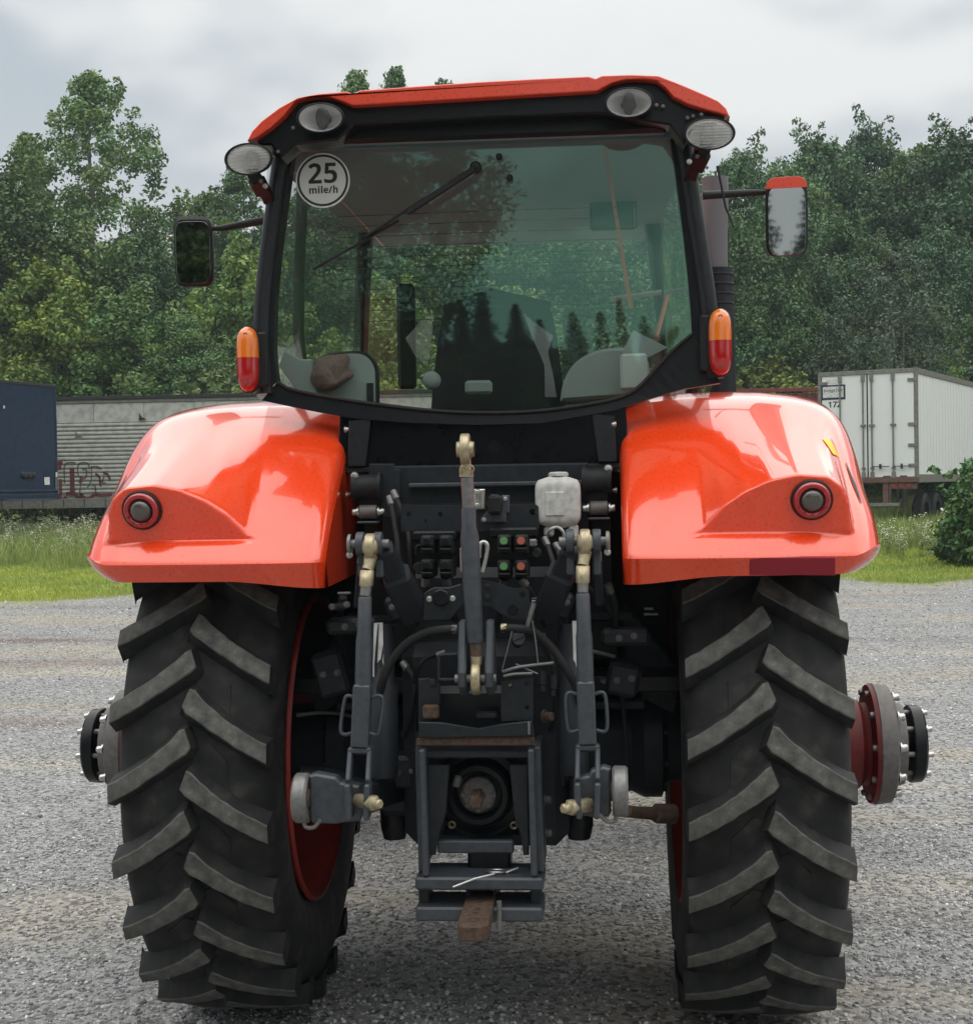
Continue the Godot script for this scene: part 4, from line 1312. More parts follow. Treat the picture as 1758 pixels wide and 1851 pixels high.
	part("cap_strap", st, M.hose, tractor)
	st = surf()
	lathe(st, Vector3(-0.1700, 1.5217, 0.7), Vector3(0, 0, 1), [Vector2(0.018, -0.06), Vector2(0.018, 0.0), Vector2(0.014, 0.006), Vector2(0.0, 0.006)], 16)
	lathe(st, Vector3(0.1788, 1.5616, 0.7), Vector3(0, 0, 1), [Vector2(0.016, -0.06), Vector2(0.016, 0.0), Vector2(0.012, 0.006), Vector2(0.0, 0.006)], 16)
	part("drain_tap", st, M.plastic_black, tractor)
	boxed("zinc_tab", Vector3(0.1705, 1.5935, 0.72), Vector3(0.024, 0.022, 0.012), M.worn_steel, tractor)
	# release levers beside the top link
	st = surf(-1)
	bar(st, Vector3(-0.0338, 1.5850, 0.8), Vector3(-0.0334, 1.5146, 0.8), 0.006, 0.012)
	part("release_lever", st, M.steel, tractor)
	st = surf()
	tube(st, spline([Vector3(0.0187, 1.5556, 0.8), Vector3(0.0225, 1.5939, 0.8), Vector3(0.0355, 1.6001, 0.8), Vector3(0.0432, 1.5872, 0.8), Vector3(0.0379, 1.5521, 0.8), Vector3(0.0276, 1.5139, 0.8)], 4), 0.0065, 8)
	part("release_lever", st, M.steel, tractor)
	# plates that hold the top link bracket
	plate("bracket_plate", [Vector3(-0.1439, 1.4549, 0.8), Vector3(-0.1292, 1.4644, 0.8), Vector3(-0.1129, 1.4722, 0.8), Vector3(-0.0695, 1.4718, 0.8), Vector3(-0.0323, 1.4826, 0.8), Vector3(-0.0285, 1.4201, 0.8), Vector3(-0.0663, 1.3772, 0.8), Vector3(-0.0775, 1.3757, 0.8), Vector3(-0.1453, 1.3763, 0.8)], Vector3(0, 0, 0.014), M.chassis, tractor)
	st = surf()
	lathe(st, Vector3(-0.0925, 1.4427, 0.814), Vector3(0, 0, 1), [Vector2(0.026, 0.0), Vector2(0.026, 0.008), Vector2(0.022, 0.012), Vector2(0, 0.012)], 8)
	part("plug", st, M.black, tractor)
	disc_bolts([Vector3(-0.1263, 1.4398, 0.814), Vector3(-0.0589, 1.4407, 0.814)], 0.0065, M.steel, tractor)
	var hole: Vector3 = Vector3(0.1433, 1.4487, 0.8)
	holed("bracket_plate", [Vector3(0.0272, 1.4915, 0.8), Vector3(0.0608, 1.4847, 0.8), Vector3(0.1164, 1.4666, 0.8), Vector3(0.1516, 1.4678, 0.8), Vector3(0.1626, 1.4565, 0.8), Vector3(0.1621, 1.4262, 0.8), Vector3(0.1763, 1.4196, 0.8), Vector3(0.1757, 1.3782, 0.8), Vector3(0.1102, 1.3788, 0.8), Vector3(0.0864, 1.3902, 0.8), Vector3(0.0548, 1.4145, 0.8), Vector3(0.0260, 1.4195, 0.8)], 0.014, [[hole.x, hole.y, 0.009]], M.chassis, tractor)
	st = surf()
	lathe(st, Vector3(0.1147, 1.4055, 0.814), Vector3(0, 0, 1), [Vector2(0.015, 0.0), Vector2(0.014, 0.005), Vector2(0, 0.005)], 20)
	part("plug", st, M.black, tractor)
	disc_bolts([Vector3(0.0425, 1.4747, 0.814), Vector3(0.0420, 1.4429, 0.814)], 0.007, M.chassis, tractor)
	boxed("bracket_tab", (Vector3(0.1896, 1.4050, 0.78)), Vector3(0.05, 0.066, 0.02), M.chassis, tractor)
	boxed("worn_edge", (Vector3(0.1844, 1.4275, 0.8)), Vector3(0.036, 0.008, 0.01), M.worn_steel, tractor, 0.002)
	# lift shaft ends
	st = surf()
	tube(st, [Vector3(-0.1914, 1.4118, 0.74), Vector3(-0.1521, 1.4115, 0.74)], [0.026, 0.026], 20)
	part("lift_shaft", st, M.cast_grey, tractor)
	st = surf()
	tube(st, [Vector3(0.2026, 1.4177, 0.74), Vector3(0.2349, 1.4173, 0.74)], [0.026, 0.026], 20)
	part("lift_shaft", st, M.cast_grey, tractor)
	# lift arms and their clevises
	for q in [[Vector3(-0.2444, 1.5935, 0.93), Vector3(-0.2151, 1.5109, 0.86), Vector3(-0.1728, 1.3874, 0.76), Vector3(-0.3006, 1.6059, 0.95), Vector3(-0.2505, 1.6053, 0.95), Vector3(-0.3355, 1.4280, 0.8), -1.0], [Vector3(0.2930, 1.5864, 0.93), Vector3(0.2591, 1.5132, 0.86), Vector3(0.2062, 1.3903, 0.76), Vector3(0.3578, 1.6048, 0.95), Vector3(0.2845, 1.6058, 0.95), Vector3(0.3608, 1.4289, 0.8), 1.0]]:
		var s: float = q[6]
		st = surf(-1)
		bar(st, q[0], q[1], 0.062, 0.06, 0.008, Vector3(0, 0, 1))
		bar(st, q[1] + (q[1] - q[2]) * 0.05, q[2], 0.080, 0.08, 0.010, Vector3(0, 0, 1))
		var arm := part("lift_arm", st, M.chassis, tractor)
		for e in [q[3], q[4]]:
			st = surf()
			tube(st, [e + Vector3(-0.0115, 0, 0), e + Vector3(-0.0085, 0, 0), e + Vector3(0.0085, 0, 0), e + Vector3(0.0115, 0, 0)], [0.031, 0.034, 0.034, 0.031], 24, true, true)
			box(st, e + Vector3(0, -0.045, -0.03), Vector3(0.021, 0.10, 0.05), 0.004)
			part("clevis_ear", st, M.link_grey, arm)
		st = surf(-1)
		bar(st, q[3] + Vector3(0, -0.04, -0.02), q[5], 0.026, 0.05, 0.006)
		part("clevis_web", st, M.chassis, arm)
		st = surf()
		tube(st, [q[3] + Vector3(-s * -0.035, 0, 0), q[4] + Vector3(s * -0.03, 0, 0)], 0.013, 14)
		lathe(st, q[3] + Vector3(s * 0.030, 0, 0), Vector3(s, 0, 0), [Vector2(0.028, -0.004), Vector2(0.028, 0.004), Vector2(0.02, 0.007), Vector2(0, 0.007)], 20)
		part("clevis_pin", st, M.worn_steel, arm)
		bolt(q[3] + Vector3(s * 0.03, -0.03, 0.01), Vector3(0, 0, 1), 0.007, 0.014, M.steel, arm)
	# lift rods: eye, collar, thread, tube, square sleeve with handles, fork
	for q in [
		[Vector3(-0.2693, 1.5986, 0.97), Vector3(-0.2733, 1.5468, 0.98), Vector3(-0.2774, 1.5348, 0.985), Vector3(-0.2805, 1.4890, 0.99), Vector3(-0.2833, 1.4618, 0.995), Vector3(-0.2930, 1.2197, 1), Vector3(-0.3040, 1.0444, 1), Vector3(-0.2922, 0.9263, 1.11), -1.0],
		[Vector3(0.3260, 1.6030, 0.97), Vector3(0.3224, 1.5548, 0.98), Vector3(0.3192, 1.5399, 0.985), Vector3(0.3185, 1.4916, 0.99), Vector3(0.3182, 1.4646, 0.995), Vector3(0.3221, 1.2254, 1), Vector3(0.3255, 1.0506, 1), Vector3(0.3248, 0.9297, 1.11), 1.0]]:
		var s: float = q[8]
		st = surf()
		lathe(st, q[0] + Vector3(-0.014, 0, 0), Vector3.RIGHT, [Vector2(0.020, 0.0), Vector2(0.033, 0.0), Vector2(0.037, 0.004), Vector2(0.037, 0.024), Vector2(0.033, 0.028), Vector2(0.020, 0.028)], 32)
		tube(st, [q[0] + Vector3(0, -0.025, 0), q[1], q[2]], [0.019, 0.016, 0.016], 14)
		tube(st, [q[2], q[2] + Vector3(0, -0.002, 0), q[3] + Vector3(0, 0.003, 0), q[3]], [0.017, 0.0195, 0.0195, 0.017], 18)
		var rod := part("lift_rod", st, M.zinc, tractor)
		st = surf()
		lathe(st, q[0] + Vector3(-0.022, 0, 0), Vector3.RIGHT, [Vector2(0.013, 0.0), Vector2(0.016, 0.0), Vector2(0.024, 0.008), Vector2(0.027, 0.022), Vector2(0.024, 0.036), Vector2(0.016, 0.044), Vector2(0.013, 0.044)], 24, false)
		part("eye_ball", st, M.zinc, rod)
		st = surf()
		var th := []
		var tr := []
		for k in 9:
			th.append((q[3] as Vector3).lerp(q[4], k / 8.0))
			tr.append(0.0145 if k % 2 == 0 else 0.0165)
		tube(st, th, tr, 14)
		part("rod_thread", st, M.worn_steel, rod)
		st = surf()
		tube(st, [q[4], q[4] + Vector3(0, -0.004, 0), (q[4] as Vector3).lerp(q[5], 0.42), (q[4] as Vector3).lerp(q[5], 0.5), q[5] + Vector3(0, -0.01, 0)], [0.0165, 0.019, 0.020, 0.023, 0.023], 20)
		part("rod_tube", st, M.link_grey, rod)
		st = surf(-1)
		bar(st, q[5], q[6], 0.048, 0.05, 0.005)
		var sl := part("rod_sleeve", st, M.link_grey, rod)
		for e in [-1.0, 1.0]:
			var a: Vector3 = q[5] + Vector3(e * 0.024, -0.038, -0.005)
			var b: Vector3 = q[6] + Vector3(e * 0.024, 0.038, -0.005)
			var ey: float = 0.030
			st = surf()
			tube(st, spline([a, a + Vector3(e * ey * 0.7, 0.004, 0), a + Vector3(e * ey, -0.014, 0), b + Vector3(e * ey, 0.014, 0), b + Vector3(e * ey * 0.7, -0.004, 0), b], 6), 0.0055, 8)
			part("sleeve_handle", st, M.link_grey, sl)
		# fork
		st = surf(-1)
		var f0: Vector3 = q[6]
		var f1: Vector3 = q[7]
		for e in [-1.0, 1.0]:
			bar(st, f0 + Vector3(e * 0.027, -0.02, 0), f1 + Vector3(e * 0.027, 0.035, 0), 0.013, 0.040, 0.003)
			bar(st, f1 + Vector3(e * 0.027, 0.04, 0), f1 + Vector3(e * 0.023, -0.055, 0), 0.015, 0.055, 0.004)
		box(st, f0 + Vector3(0, -0.008, 0), Vector3(0.066, 0.022, 0.044), 0.008)
		part("rod_fork", st, M.link_grey, rod)
	# top link, stowed upright
	st = surf()
	var e0: Vector3 = Vector3(-0.0010, 1.8650, 0.96)
	lathe(st, e0 + Vector3(-0.0125, 0, 0), Vector3.RIGHT, [Vector2(0.018, 0.0), Vector2(0.041, 0.0), Vector2(0.044, 0.003), Vector2(0.044, 0.022), Vector2(0.041, 0.025), Vector2(0.018, 0.025)], 32)
	tube(st, [e0 + Vector3(0, -0.03, 0), Vector3(0.0011, 1.8067, 0.96)], [0.015, 0.014], 14)
	tube(st, [Vector3(0.0011, 1.8067, 0.96), Vector3(0.0008, 1.7883, 0.96)], [0.020, 0.020], 18)
	var tl := part("top_link", st, M.zinc, tractor)
	st = surf()
	lathe(st, e0 + Vector3(-0.024, 0, 0), Vector3.RIGHT, [Vector2(0.012, 0.0), Vector2(0.021, 0.0), Vector2(0.023, 0.010), Vector2(0.024, 0.024), Vector2(0.023, 0.038), Vector2(0.021, 0.048), Vector2(0.012, 0.048)], 24, false)
	part("eye_ball", st, M.zinc, tl)
	st = surf()
	tube(st, spline([Vector3(-0.0131, 1.7945, 0.975), Vector3(-0.0138, 1.8129, 0.98), Vector3(-0.0040, 1.8187, 0.985)], 4), 0.003, 6)
	tube(st, spline([Vector3(0.0177, 1.7940, 0.975), Vector3(0.0230, 1.8122, 0.98), Vector3(0.0144, 1.8199, 0.985)], 4), 0.003, 6)
	part("safety_clip", st, M.zinc, tl)
	st = surf()
	var th := []
	var tr := []
	for k in 35:
		th.append((Vector3(0.0023, 1.7867, 0.96)).lerp(Vector3(0.0055, 1.7022, 0.96), k / 34.0))
		tr.append(0.0165 if k % 2 == 0 else 0.0182)
	tube(st, th, tr, 16)
	part("link_thread", st, M.worn_steel, tl)
	st = surf()
	tube(st, [Vector3(0.0055, 1.7037, 0.96), Vector3(0.0054, 1.6976, 0.96), Vector3(0.0054, 1.6530, 0.96), Vector3(0.0072, 1.6222, 0.96), Vector3(0.0111, 1.4837, 0.96), Vector3(0.0179, 1.3374, 0.96), Vector3(0.0177, 1.3281, 0.96)], [0.0185, 0.0205, 0.0205, 0.026, 0.0265, 0.022, 0.020], 24)
	part("link_tube", st, M.link_grey, tl)
	st = surf()
	tube(st, [Vector3(0.0178, 1.3327, 0.96), Vector3(0.0201, 1.2865, 0.96)], [0.0155, 0.0155], 16)
	part("link_rod", st, M.rust, tl)
	st = surf()
	tube(st, [Vector3(0.0202, 1.2896, 0.96), Vector3(0.0198, 1.2680, 0.96)], [0.017, 0.016], 16)
	var e1: Vector3 = Vector3(0.0187, 1.2272, 0.955)
	lathe(st, e1 + Vector3(-0.013, 0, 0), Vector3.RIGHT, [Vector2(0.020, 0.0), Vector2(0.042, 0.0), Vector2(0.046, 0.004), Vector2(0.046, 0.020), Vector2(0.042, 0.025), Vector2(0.020, 0.025)], 32)
	part("lower_eye", st, M.zinc, tl)
	# cheeks of the top link bracket
	for q in [[Vector3(-0.0188, 1.2568, 0.93), -1.0], [Vector3(0.0559, 1.2563, 0.93), 1.0]]:
		var c: Vector3 = q[0]
		st = surf(-1)
		var o := []
		for v in [[0.16, 0.0], [0.16, -0.05], [0.05, -0.10], [-0.05, -0.10], [-0.05, -0.01], [-0.02, 0.042], [0.02, 0.05], [0.075, 0.03]]:
			o.append(c + Vector3(-0.0115, v[0] - 0.03, v[1] + 0.01))
		prism(st, o, Vector3(0.023, 0, 0), 0.005)
		part("link_cheek", st, M.link_grey, tractor)
	st = surf()
	tube(st, [e1 + Vector3(-0.06, 0, 0), e1 + Vector3(0.055, 0, 0)], 0.012, 14)
	part("link_pin", st, M.worn_steel, tractor)
	st = surf()
	tube(st, spline([Vector3(-0.0381, 1.2211, 0.93), Vector3(-0.0818, 1.2214, 0.93), Vector3(-0.0879, 1.2307, 0.93), Vector3(-0.0870, 1.2806, 0.93), Vector3(-0.0806, 1.2898, 0.93), Vector3(-0.0369, 1.2911, 0.93)], 5), 0.0055, 8)
	part("pin_handle", st, M.chassis, tractor)
	# lift cylinders
	for q in [[Vector3(-0.2746, 1.3623, 0.76), Vector3(-0.2732, 0.9193, 0.8), -1.0], [Vector3(0.2827, 1.3574, 0.76), Vector3(0.2801, 0.9271, 0.8), 1.0]]:
		st = surf()
		var a: Vector3 = q[0]
		var b: Vector3 = q[1]
		tube(st, [a, a.lerp(b, 0.03), a.lerp(b, 0.38), a.lerp(b, 0.40), a.lerp(b, 0.97), b], [0.034, 0.037, 0.037, 0.046, 0.046, 0.042], 28)
		var cyl := part("lift_cylinder", st, M.chassis, tractor)
		if q[2] < 0:
			st = surf(-1)
			prism(st, [Vector3(-0.2903, 1.3700, 0.805), Vector3(-0.2643, 1.3714, 0.805), Vector3(-0.2639, 1.2137, 0.805), Vector3(-0.2963, 1.2139, 0.805)], Vector3(0, 0, 0.001), 0.0002)
			part("warning_label", st, M.white_paint, cyl)
			st = surf(-1)
			prism(st, [Vector3(-0.2913, 1.2512, 0.807), Vector3(-0.2787, 1.3669, 0.807), Vector3(-0.2754, 1.3669, 0.807), Vector3(-0.2846, 1.2173, 0.807), Vector3(-0.2911, 1.2174, 0.807)], Vector3(0, 0, 0.001), 0.0002)
			prism(st, [Vector3(-0.2798, 1.2157, 0.807), Vector3(-0.2652, 1.3073, 0.807), Vector3(-0.2640, 1.2832, 0.807), Vector3(-0.2749, 1.2157, 0.807)], Vector3(0, 0, 0.001), 0.0002)
			part("label_print", st, M.ink, cyl)
		else:
			st = surf(-1)
			prism(st, [Vector3(0.2839, 1.3713, 0.805), Vector3(0.2966, 1.3711, 0.805), Vector3(0.3005, 1.2119, 0.805), Vector3(0.2862, 1.2120, 0.805)], Vector3(0, 0, 0.001), 0.0002)
			part("warning_label", st, M.white_paint, cyl)
	# hoses with their fittings
	for q in [[[Vector3(-0.0451, 1.3597, 0.9), Vector3(-0.0797, 1.3584, 0.9), Vector3(-0.1295, 1.3474, 0.88), Vector3(-0.1883, 1.3157, 0.86), Vector3(-0.2338, 1.2641, 0.85), Vector3(-0.2619, 1.2072, 0.84), Vector3(-0.2787, 1.1535, 0.8)], Vector3(-0.0419, 1.3596, 0.9), 1.0], [[Vector3(0.0850, 1.3601, 0.9), Vector3(0.1318, 1.3597, 0.9), Vector3(0.1774, 1.3479, 0.88), Vector3(0.2306, 1.2936, 0.86), Vector3(0.2689, 1.2351, 0.86), Vector3(0.2989, 1.1723, 0.84), Vector3(0.3082, 1.1028, 0.8)], Vector3(0.0897, 1.3616, 0.9), -1.0]]:
		st = surf()
		tube(st, spline(q[0], 6), 0.0125, 12)
		var h := part("hydraulic_hose", st, M.hose, tractor)
		st = surf()
		lathe(st, q[1], Vector3(q[2], 0, 0), [Vector2(0.011, -0.03), Vector2(0.011, -0.012), Vector2(0.014, -0.012), Vector2(0.014, 0.004), Vector2(0.0, 0.004)], 6)
		part("hose_fitting", st, M.zinc if q[2] < 0 else M.cast_grey, h)
	st = surf()
	lathe(st, Vector3(0.1321, 1.3274, 0.86), Vector3(0.1, 0.25, 1), [Vector2(0.019, -0.06), Vector2(0.019, -0.004), Vector2(0.0205, 0.0), Vector2(0.018, 0.006), Vector2(0.0, 0.007)], 24)
	var cap := part("filler_cap", st, M.link_grey, tractor)
	boxed("cap_slot", Vector3(0.1333, 1.3282, 0.868), Vector3(0.036, 0.005, 0.004), M.ink, cap, 0.001, Basis(Vector3(0, 0, 1), 0.45))
	# hoses and pipes between the valves and the axle
	for q in [[[Vector3(-0.1466, 1.4915, 0.72), Vector3(-0.1532, 1.4426, 0.7), Vector3(-0.1950, 1.3448, 0.62)], 0.011, "hose"], [[Vector3(-0.0875, 1.4908, 0.72), Vector3(-0.0829, 1.4321, 0.68), Vector3(-0.0737, 1.3605, 0.62)], 0.011, "hose"], [[Vector3(0.0841, 1.4856, 0.72), Vector3(0.0707, 1.4207, 0.66), Vector3(0.0515, 1.3240, 0.6)], 0.011, "hose"], [[Vector3(0.1346, 1.4850, 0.72), Vector3(0.1621, 1.4393, 0.7), Vector3(0.1982, 1.3414, 0.62)], 0.011, "hose"],
		[[Vector3(-0.2670, 1.7307, 0.6), Vector3(-0.2444, 1.6308, 0.64), Vector3(-0.2330, 1.5483, 0.66), Vector3(-0.2155, 1.4637, 0.64)], 0.009, "hose"], [[Vector3(-0.2549, 1.7473, 0.6), Vector3(-0.2123, 1.6470, 0.64), Vector3(-0.1993, 1.5645, 0.66), Vector3(-0.1963, 1.4621, 0.62)], 0.008, "hose"], [[Vector3(0.2039, 1.6005, 0.66), Vector3(0.2288, 1.5283, 0.7), Vector3(0.2467, 1.4615, 0.68), Vector3(0.2559, 1.3556, 0.6)], 0.009, "hose"], [[Vector3(0.2365, 1.5836, 0.66), Vector3(0.2691, 1.5034, 0.7), Vector3(0.3731, 1.4129, 0.6), Vector3(0.4226, 1.2885, 0.45)], 0.008, "hose"],
		[[Vector3(0.3903, 1.4543, 0.6), Vector3(0.4095, 1.3832, 0.55), Vector3(0.4047, 1.2369, 0.45), Vector3(0.4382, 1.0842, 0.35)], 0.010, "hose"], [[Vector3(-0.4171, 1.4294, 0.6), Vector3(-0.4508, 1.3355, 0.5), Vector3(-0.4609, 1.2021, 0.4), Vector3(-0.5144, 1.0634, 0.3)], 0.010, "hose"], [[Vector3(0.3692, 1.1509, 0.45), Vector3(0.4169, 1.1119, 0.42), Vector3(0.4331, 1.0218, 0.4), Vector3(0.4380, 0.8608, 0.38)], 0.007, "hose"], [[Vector3(-0.6251, 1.0240, 0.3), Vector3(-0.5333, 1.0309, 0.3), Vector3(-0.4353, 1.0224, 0.34), Vector3(-0.3190, 0.9715, 0.4)], 0.006, "worn_steel"],
		[[Vector3(0.2377, 1.2555, 0.6), Vector3(0.3208, 1.2593, 0.58), Vector3(0.4043, 1.2325, 0.5)], 0.006, "worn_steel"], [[Vector3(-0.2308, 1.2277, 0.62), Vector3(-0.1960, 1.1825, 0.66), Vector3(-0.2042, 1.0994, 0.66), Vector3(-0.2375, 1.0058, 0.6)], 0.009, "hose"], [[Vector3(0.1893, 1.3082, 0.62), Vector3(0.2227, 1.2296, 0.66), Vector3(0.2272, 1.0975, 0.66), Vector3(0.2001, 0.9879, 0.6)], 0.009, "hose"], [[Vector3(-0.1078, 1.2650, 0.66), Vector3(-0.1556, 1.2511, 0.68), Vector3(-0.1863, 1.2100, 0.68), Vector3(-0.1996, 1.1297, 0.64)], 0.007, "hose"]]:
		st = surf()
		tube(st, spline(q[0], 6), q[1], 10)
		var pipe := part("hydraulic_pipe", st, M[q[2]], tractor)
		st = surf()
		lathe(st, q[0][0], q[0][1] - q[0][0], [Vector2(q[1] * 1.35, -0.006), Vector2(q[1] * 1.35, 0.022), Vector2(q[1], 0.024)], 6)
		part("pipe_nut", st, M.worn_steel if q[1] < 0.0105 else M.cast_grey, pipe)
	# castings and brackets round the axle
	for q in [[Vector3(-0.3932, 1.3398, 0.55), Vector3(0.16, 0.05, 0.10), 0.0], [Vector3(-0.4805, 1.1821, 0.45), Vector3(0.10, 0.14, 0.12), 0.25], [Vector3(0.4391, 1.2936, 0.5), Vector3(0.15, 0.05, 0.10), 0.0], [Vector3(0.4313, 1.1552, 0.42), Vector3(0.10, 0.10, 0.12), -0.2], [Vector3(-0.2390, 1.4023, 0.6), Vector3(0.08, 0.08, 0.10), 0.4], [Vector3(0.2401, 1.4059, 0.6), Vector3(0.08, 0.08, 0.10), -0.4], [Vector3(-0.2378, 0.8946, 0.55), Vector3(0.09, 0.10, 0.12), 0.0], [Vector3(0.2137, 0.8942, 0.55), Vector3(0.09, 0.10, 0.12), 0.0], [Vector3(-0.4224, 1.4057, 0.62), Vector3(0.05, 0.02, 0.05), 0.1]]:
		var o := boxed("bracket", q[0], q[1], M.chassis, tractor, 0.012, Basis(Vector3(0, 0, 1), q[2]))
		bolt(q[0] + Vector3(-0.02, 0.0, q[1].z * 0.5), Vector3(0, 0, 1), 0.008, 0.01, M.cast_grey, o)
		bolt(q[0] + Vector3(0.025, 0.006, q[1].z * 0.5), Vector3(0, 0, 1), 0.008, 0.01, M.cast_grey, o)
	boxed("steel_clip", Vector3(0.5098, 1.3823, 0.55), Vector3(0.028, 0.007, 0.01), M.worn_steel, tractor, 0.002)
	boxed("steel_clip", Vector3(0.5163, 1.3654, 0.55), Vector3(0.044, 0.007, 0.01), M.worn_steel, tractor, 0.002)
	boxed("steel_clip", Vector3(-0.4098, 1.4443, 0.62), Vector3(0.040, 0.008, 0.012), M.worn_steel, tractor, 0.002)
	# thin linkage wires and rods
	for q in [[[Vector3(0.1200, 1.3639, 0.91), Vector3(0.0869, 1.2427, 0.91)], 0.0022], [[Vector3(0.1743, 1.3827, 0.9), Vector3(0.1826, 1.3219, 0.9), Vector3(0.1879, 1.2626, 0.9)], 0.0022], [[Vector3(0.0884, 1.2395, 0.91), Vector3(0.1385, 1.2532, 0.91), Vector3(0.2307, 1.2598, 0.88)], 0.0045], [[Vector3(0.0913, 1.2270, 0.91), Vector3(0.1226, 1.2331, 0.91), Vector3(0.1719, 1.2330, 0.9)], 0.0045], [[Vector3(0.1797, 1.4310, 0.9), Vector3(0.1665, 1.3875, 0.9), Vector3(0.1578, 1.3585, 0.89)], 0.007], [[Vector3(0.1255, 1.2599, 0.9), Vector3(0.1874, 1.2314, 0.9)], 0.0025]]:
		st = surf()
		tube(st, spline(q[0], 5), q[1], 8)
		part("control_cable", st, M.worn_steel, tractor)
	# stepped case with the sensor block and the plates below
	boxed("lower_case", (Vector3(-0.0273, 1.1069, 0.66)), Vector3(0.30, 0.15, 0.26), M.black, tractor, 0.02)
	plate("side_plate", [Vector3(-0.1550, 1.2156, 0.86), Vector3(-0.1183, 1.2185, 0.86), Vector3(-0.0932, 1.1994, 0.86), Vector3(-0.0941, 1.1455, 0.86), Vector3(-0.1269, 1.0886, 0.86), Vector3(-0.1572, 1.0887, 0.86)], Vector3(0, 0, 0.012), M.chassis, tractor)
	bolt(Vector3(-0.1139, 1.2059, 0.872), Vector3(0, 0, 1), 0.011, 0.012, M.chassis, tractor)
	boxed("sensor_block", (Vector3(-0.1179, 1.1249, 0.89)), Vector3(0.046, 0.038, 0.03), M.rust, tractor, 0.005)
	var h1: Vector3 = Vector3(0.1070, 1.1981, 0.87)
	var h2: Vector3 = Vector3(0.1542, 1.2025, 0.87)
	var h3: Vector3 = Vector3(0.1547, 1.1349, 0.87)
	holed("side_plate", [Vector3(0.0820, 1.2092, 0.87), Vector3(0.1733, 1.2181, 0.87), Vector3(0.1714, 1.0986, 0.87), Vector3(0.0801, 1.0958, 0.87)], 0.012, [[h1.x, h1.y, 0.007], [h2.x, h2.y, 0.007], [h3.x, h3.y, 0.007]], M.chassis, tractor)
	bolt(Vector3(0.1068, 1.1962, 0.868), Vector3(0, 0, 1), 0.004, 0.006, M.zinc, tractor)
	boxed("case_rib", (Vector3(0.0369, 1.1070, 0.84)), Vector3(0.06, 0.016, 0.05), M.chassis, tractor, 0.004)
	bolt(Vector3(0.1983, 1.0968, 0.8), Vector3(1, 0, 0.6), 0.014, 0.03, M.rust, tractor)
	# electric connectors at the right of the case
	for p in [Vector3(0.1951, 1.1959, 0.8), Vector3(0.2268, 1.1830, 0.8)]:
		st = surf()
		lathe(st, p, Vector3(0, -1, 0.3), [Vector2(0.0, -0.03), Vector2(0.014, -0.03), Vector2(0.014, 0.01), Vector2(0.011, 0.012), Vector2(0.011, 0.03), Vector2(0.0, 0.03)], 16)
		part("cable_plug", st, M.plastic_black, tractor)
	# bent shield over the shaft
	plate("shield", [Vector3(-0.1519, 1.0983, 0.9), Vector3(-0.0842, 1.0965, 0.9), Vector3(0.0021, 1.0821, 0.9), Vector3(0.0161, 1.0789, 0.9), Vector3(0.0806, 1.0913, 0.9), Vector3(0.1697, 1.1003, 0.9), Vector3(0.1753, 1.0566, 0.9), Vector3(-0.1527, 1.0527, 0.9)], Vector3(0, 0, 0.008), M.chassis, tractor)
	plate("shield_lip", [Vector3(-0.1601, 1.0493, 0.88), Vector3(0.1742, 1.0515, 0.88), Vector3(0.1770, 1.0280, 0.88), Vector3(-0.1636, 1.0287, 0.88)], Vector3(0, 0, 0.016), M.rust, tractor)
	boxed("shield_edge", Vector3(0.1607, 1.0805, 0.912), Vector3(0.007, 0.036, 0.006), M.worn_steel, tractor, 0.001)


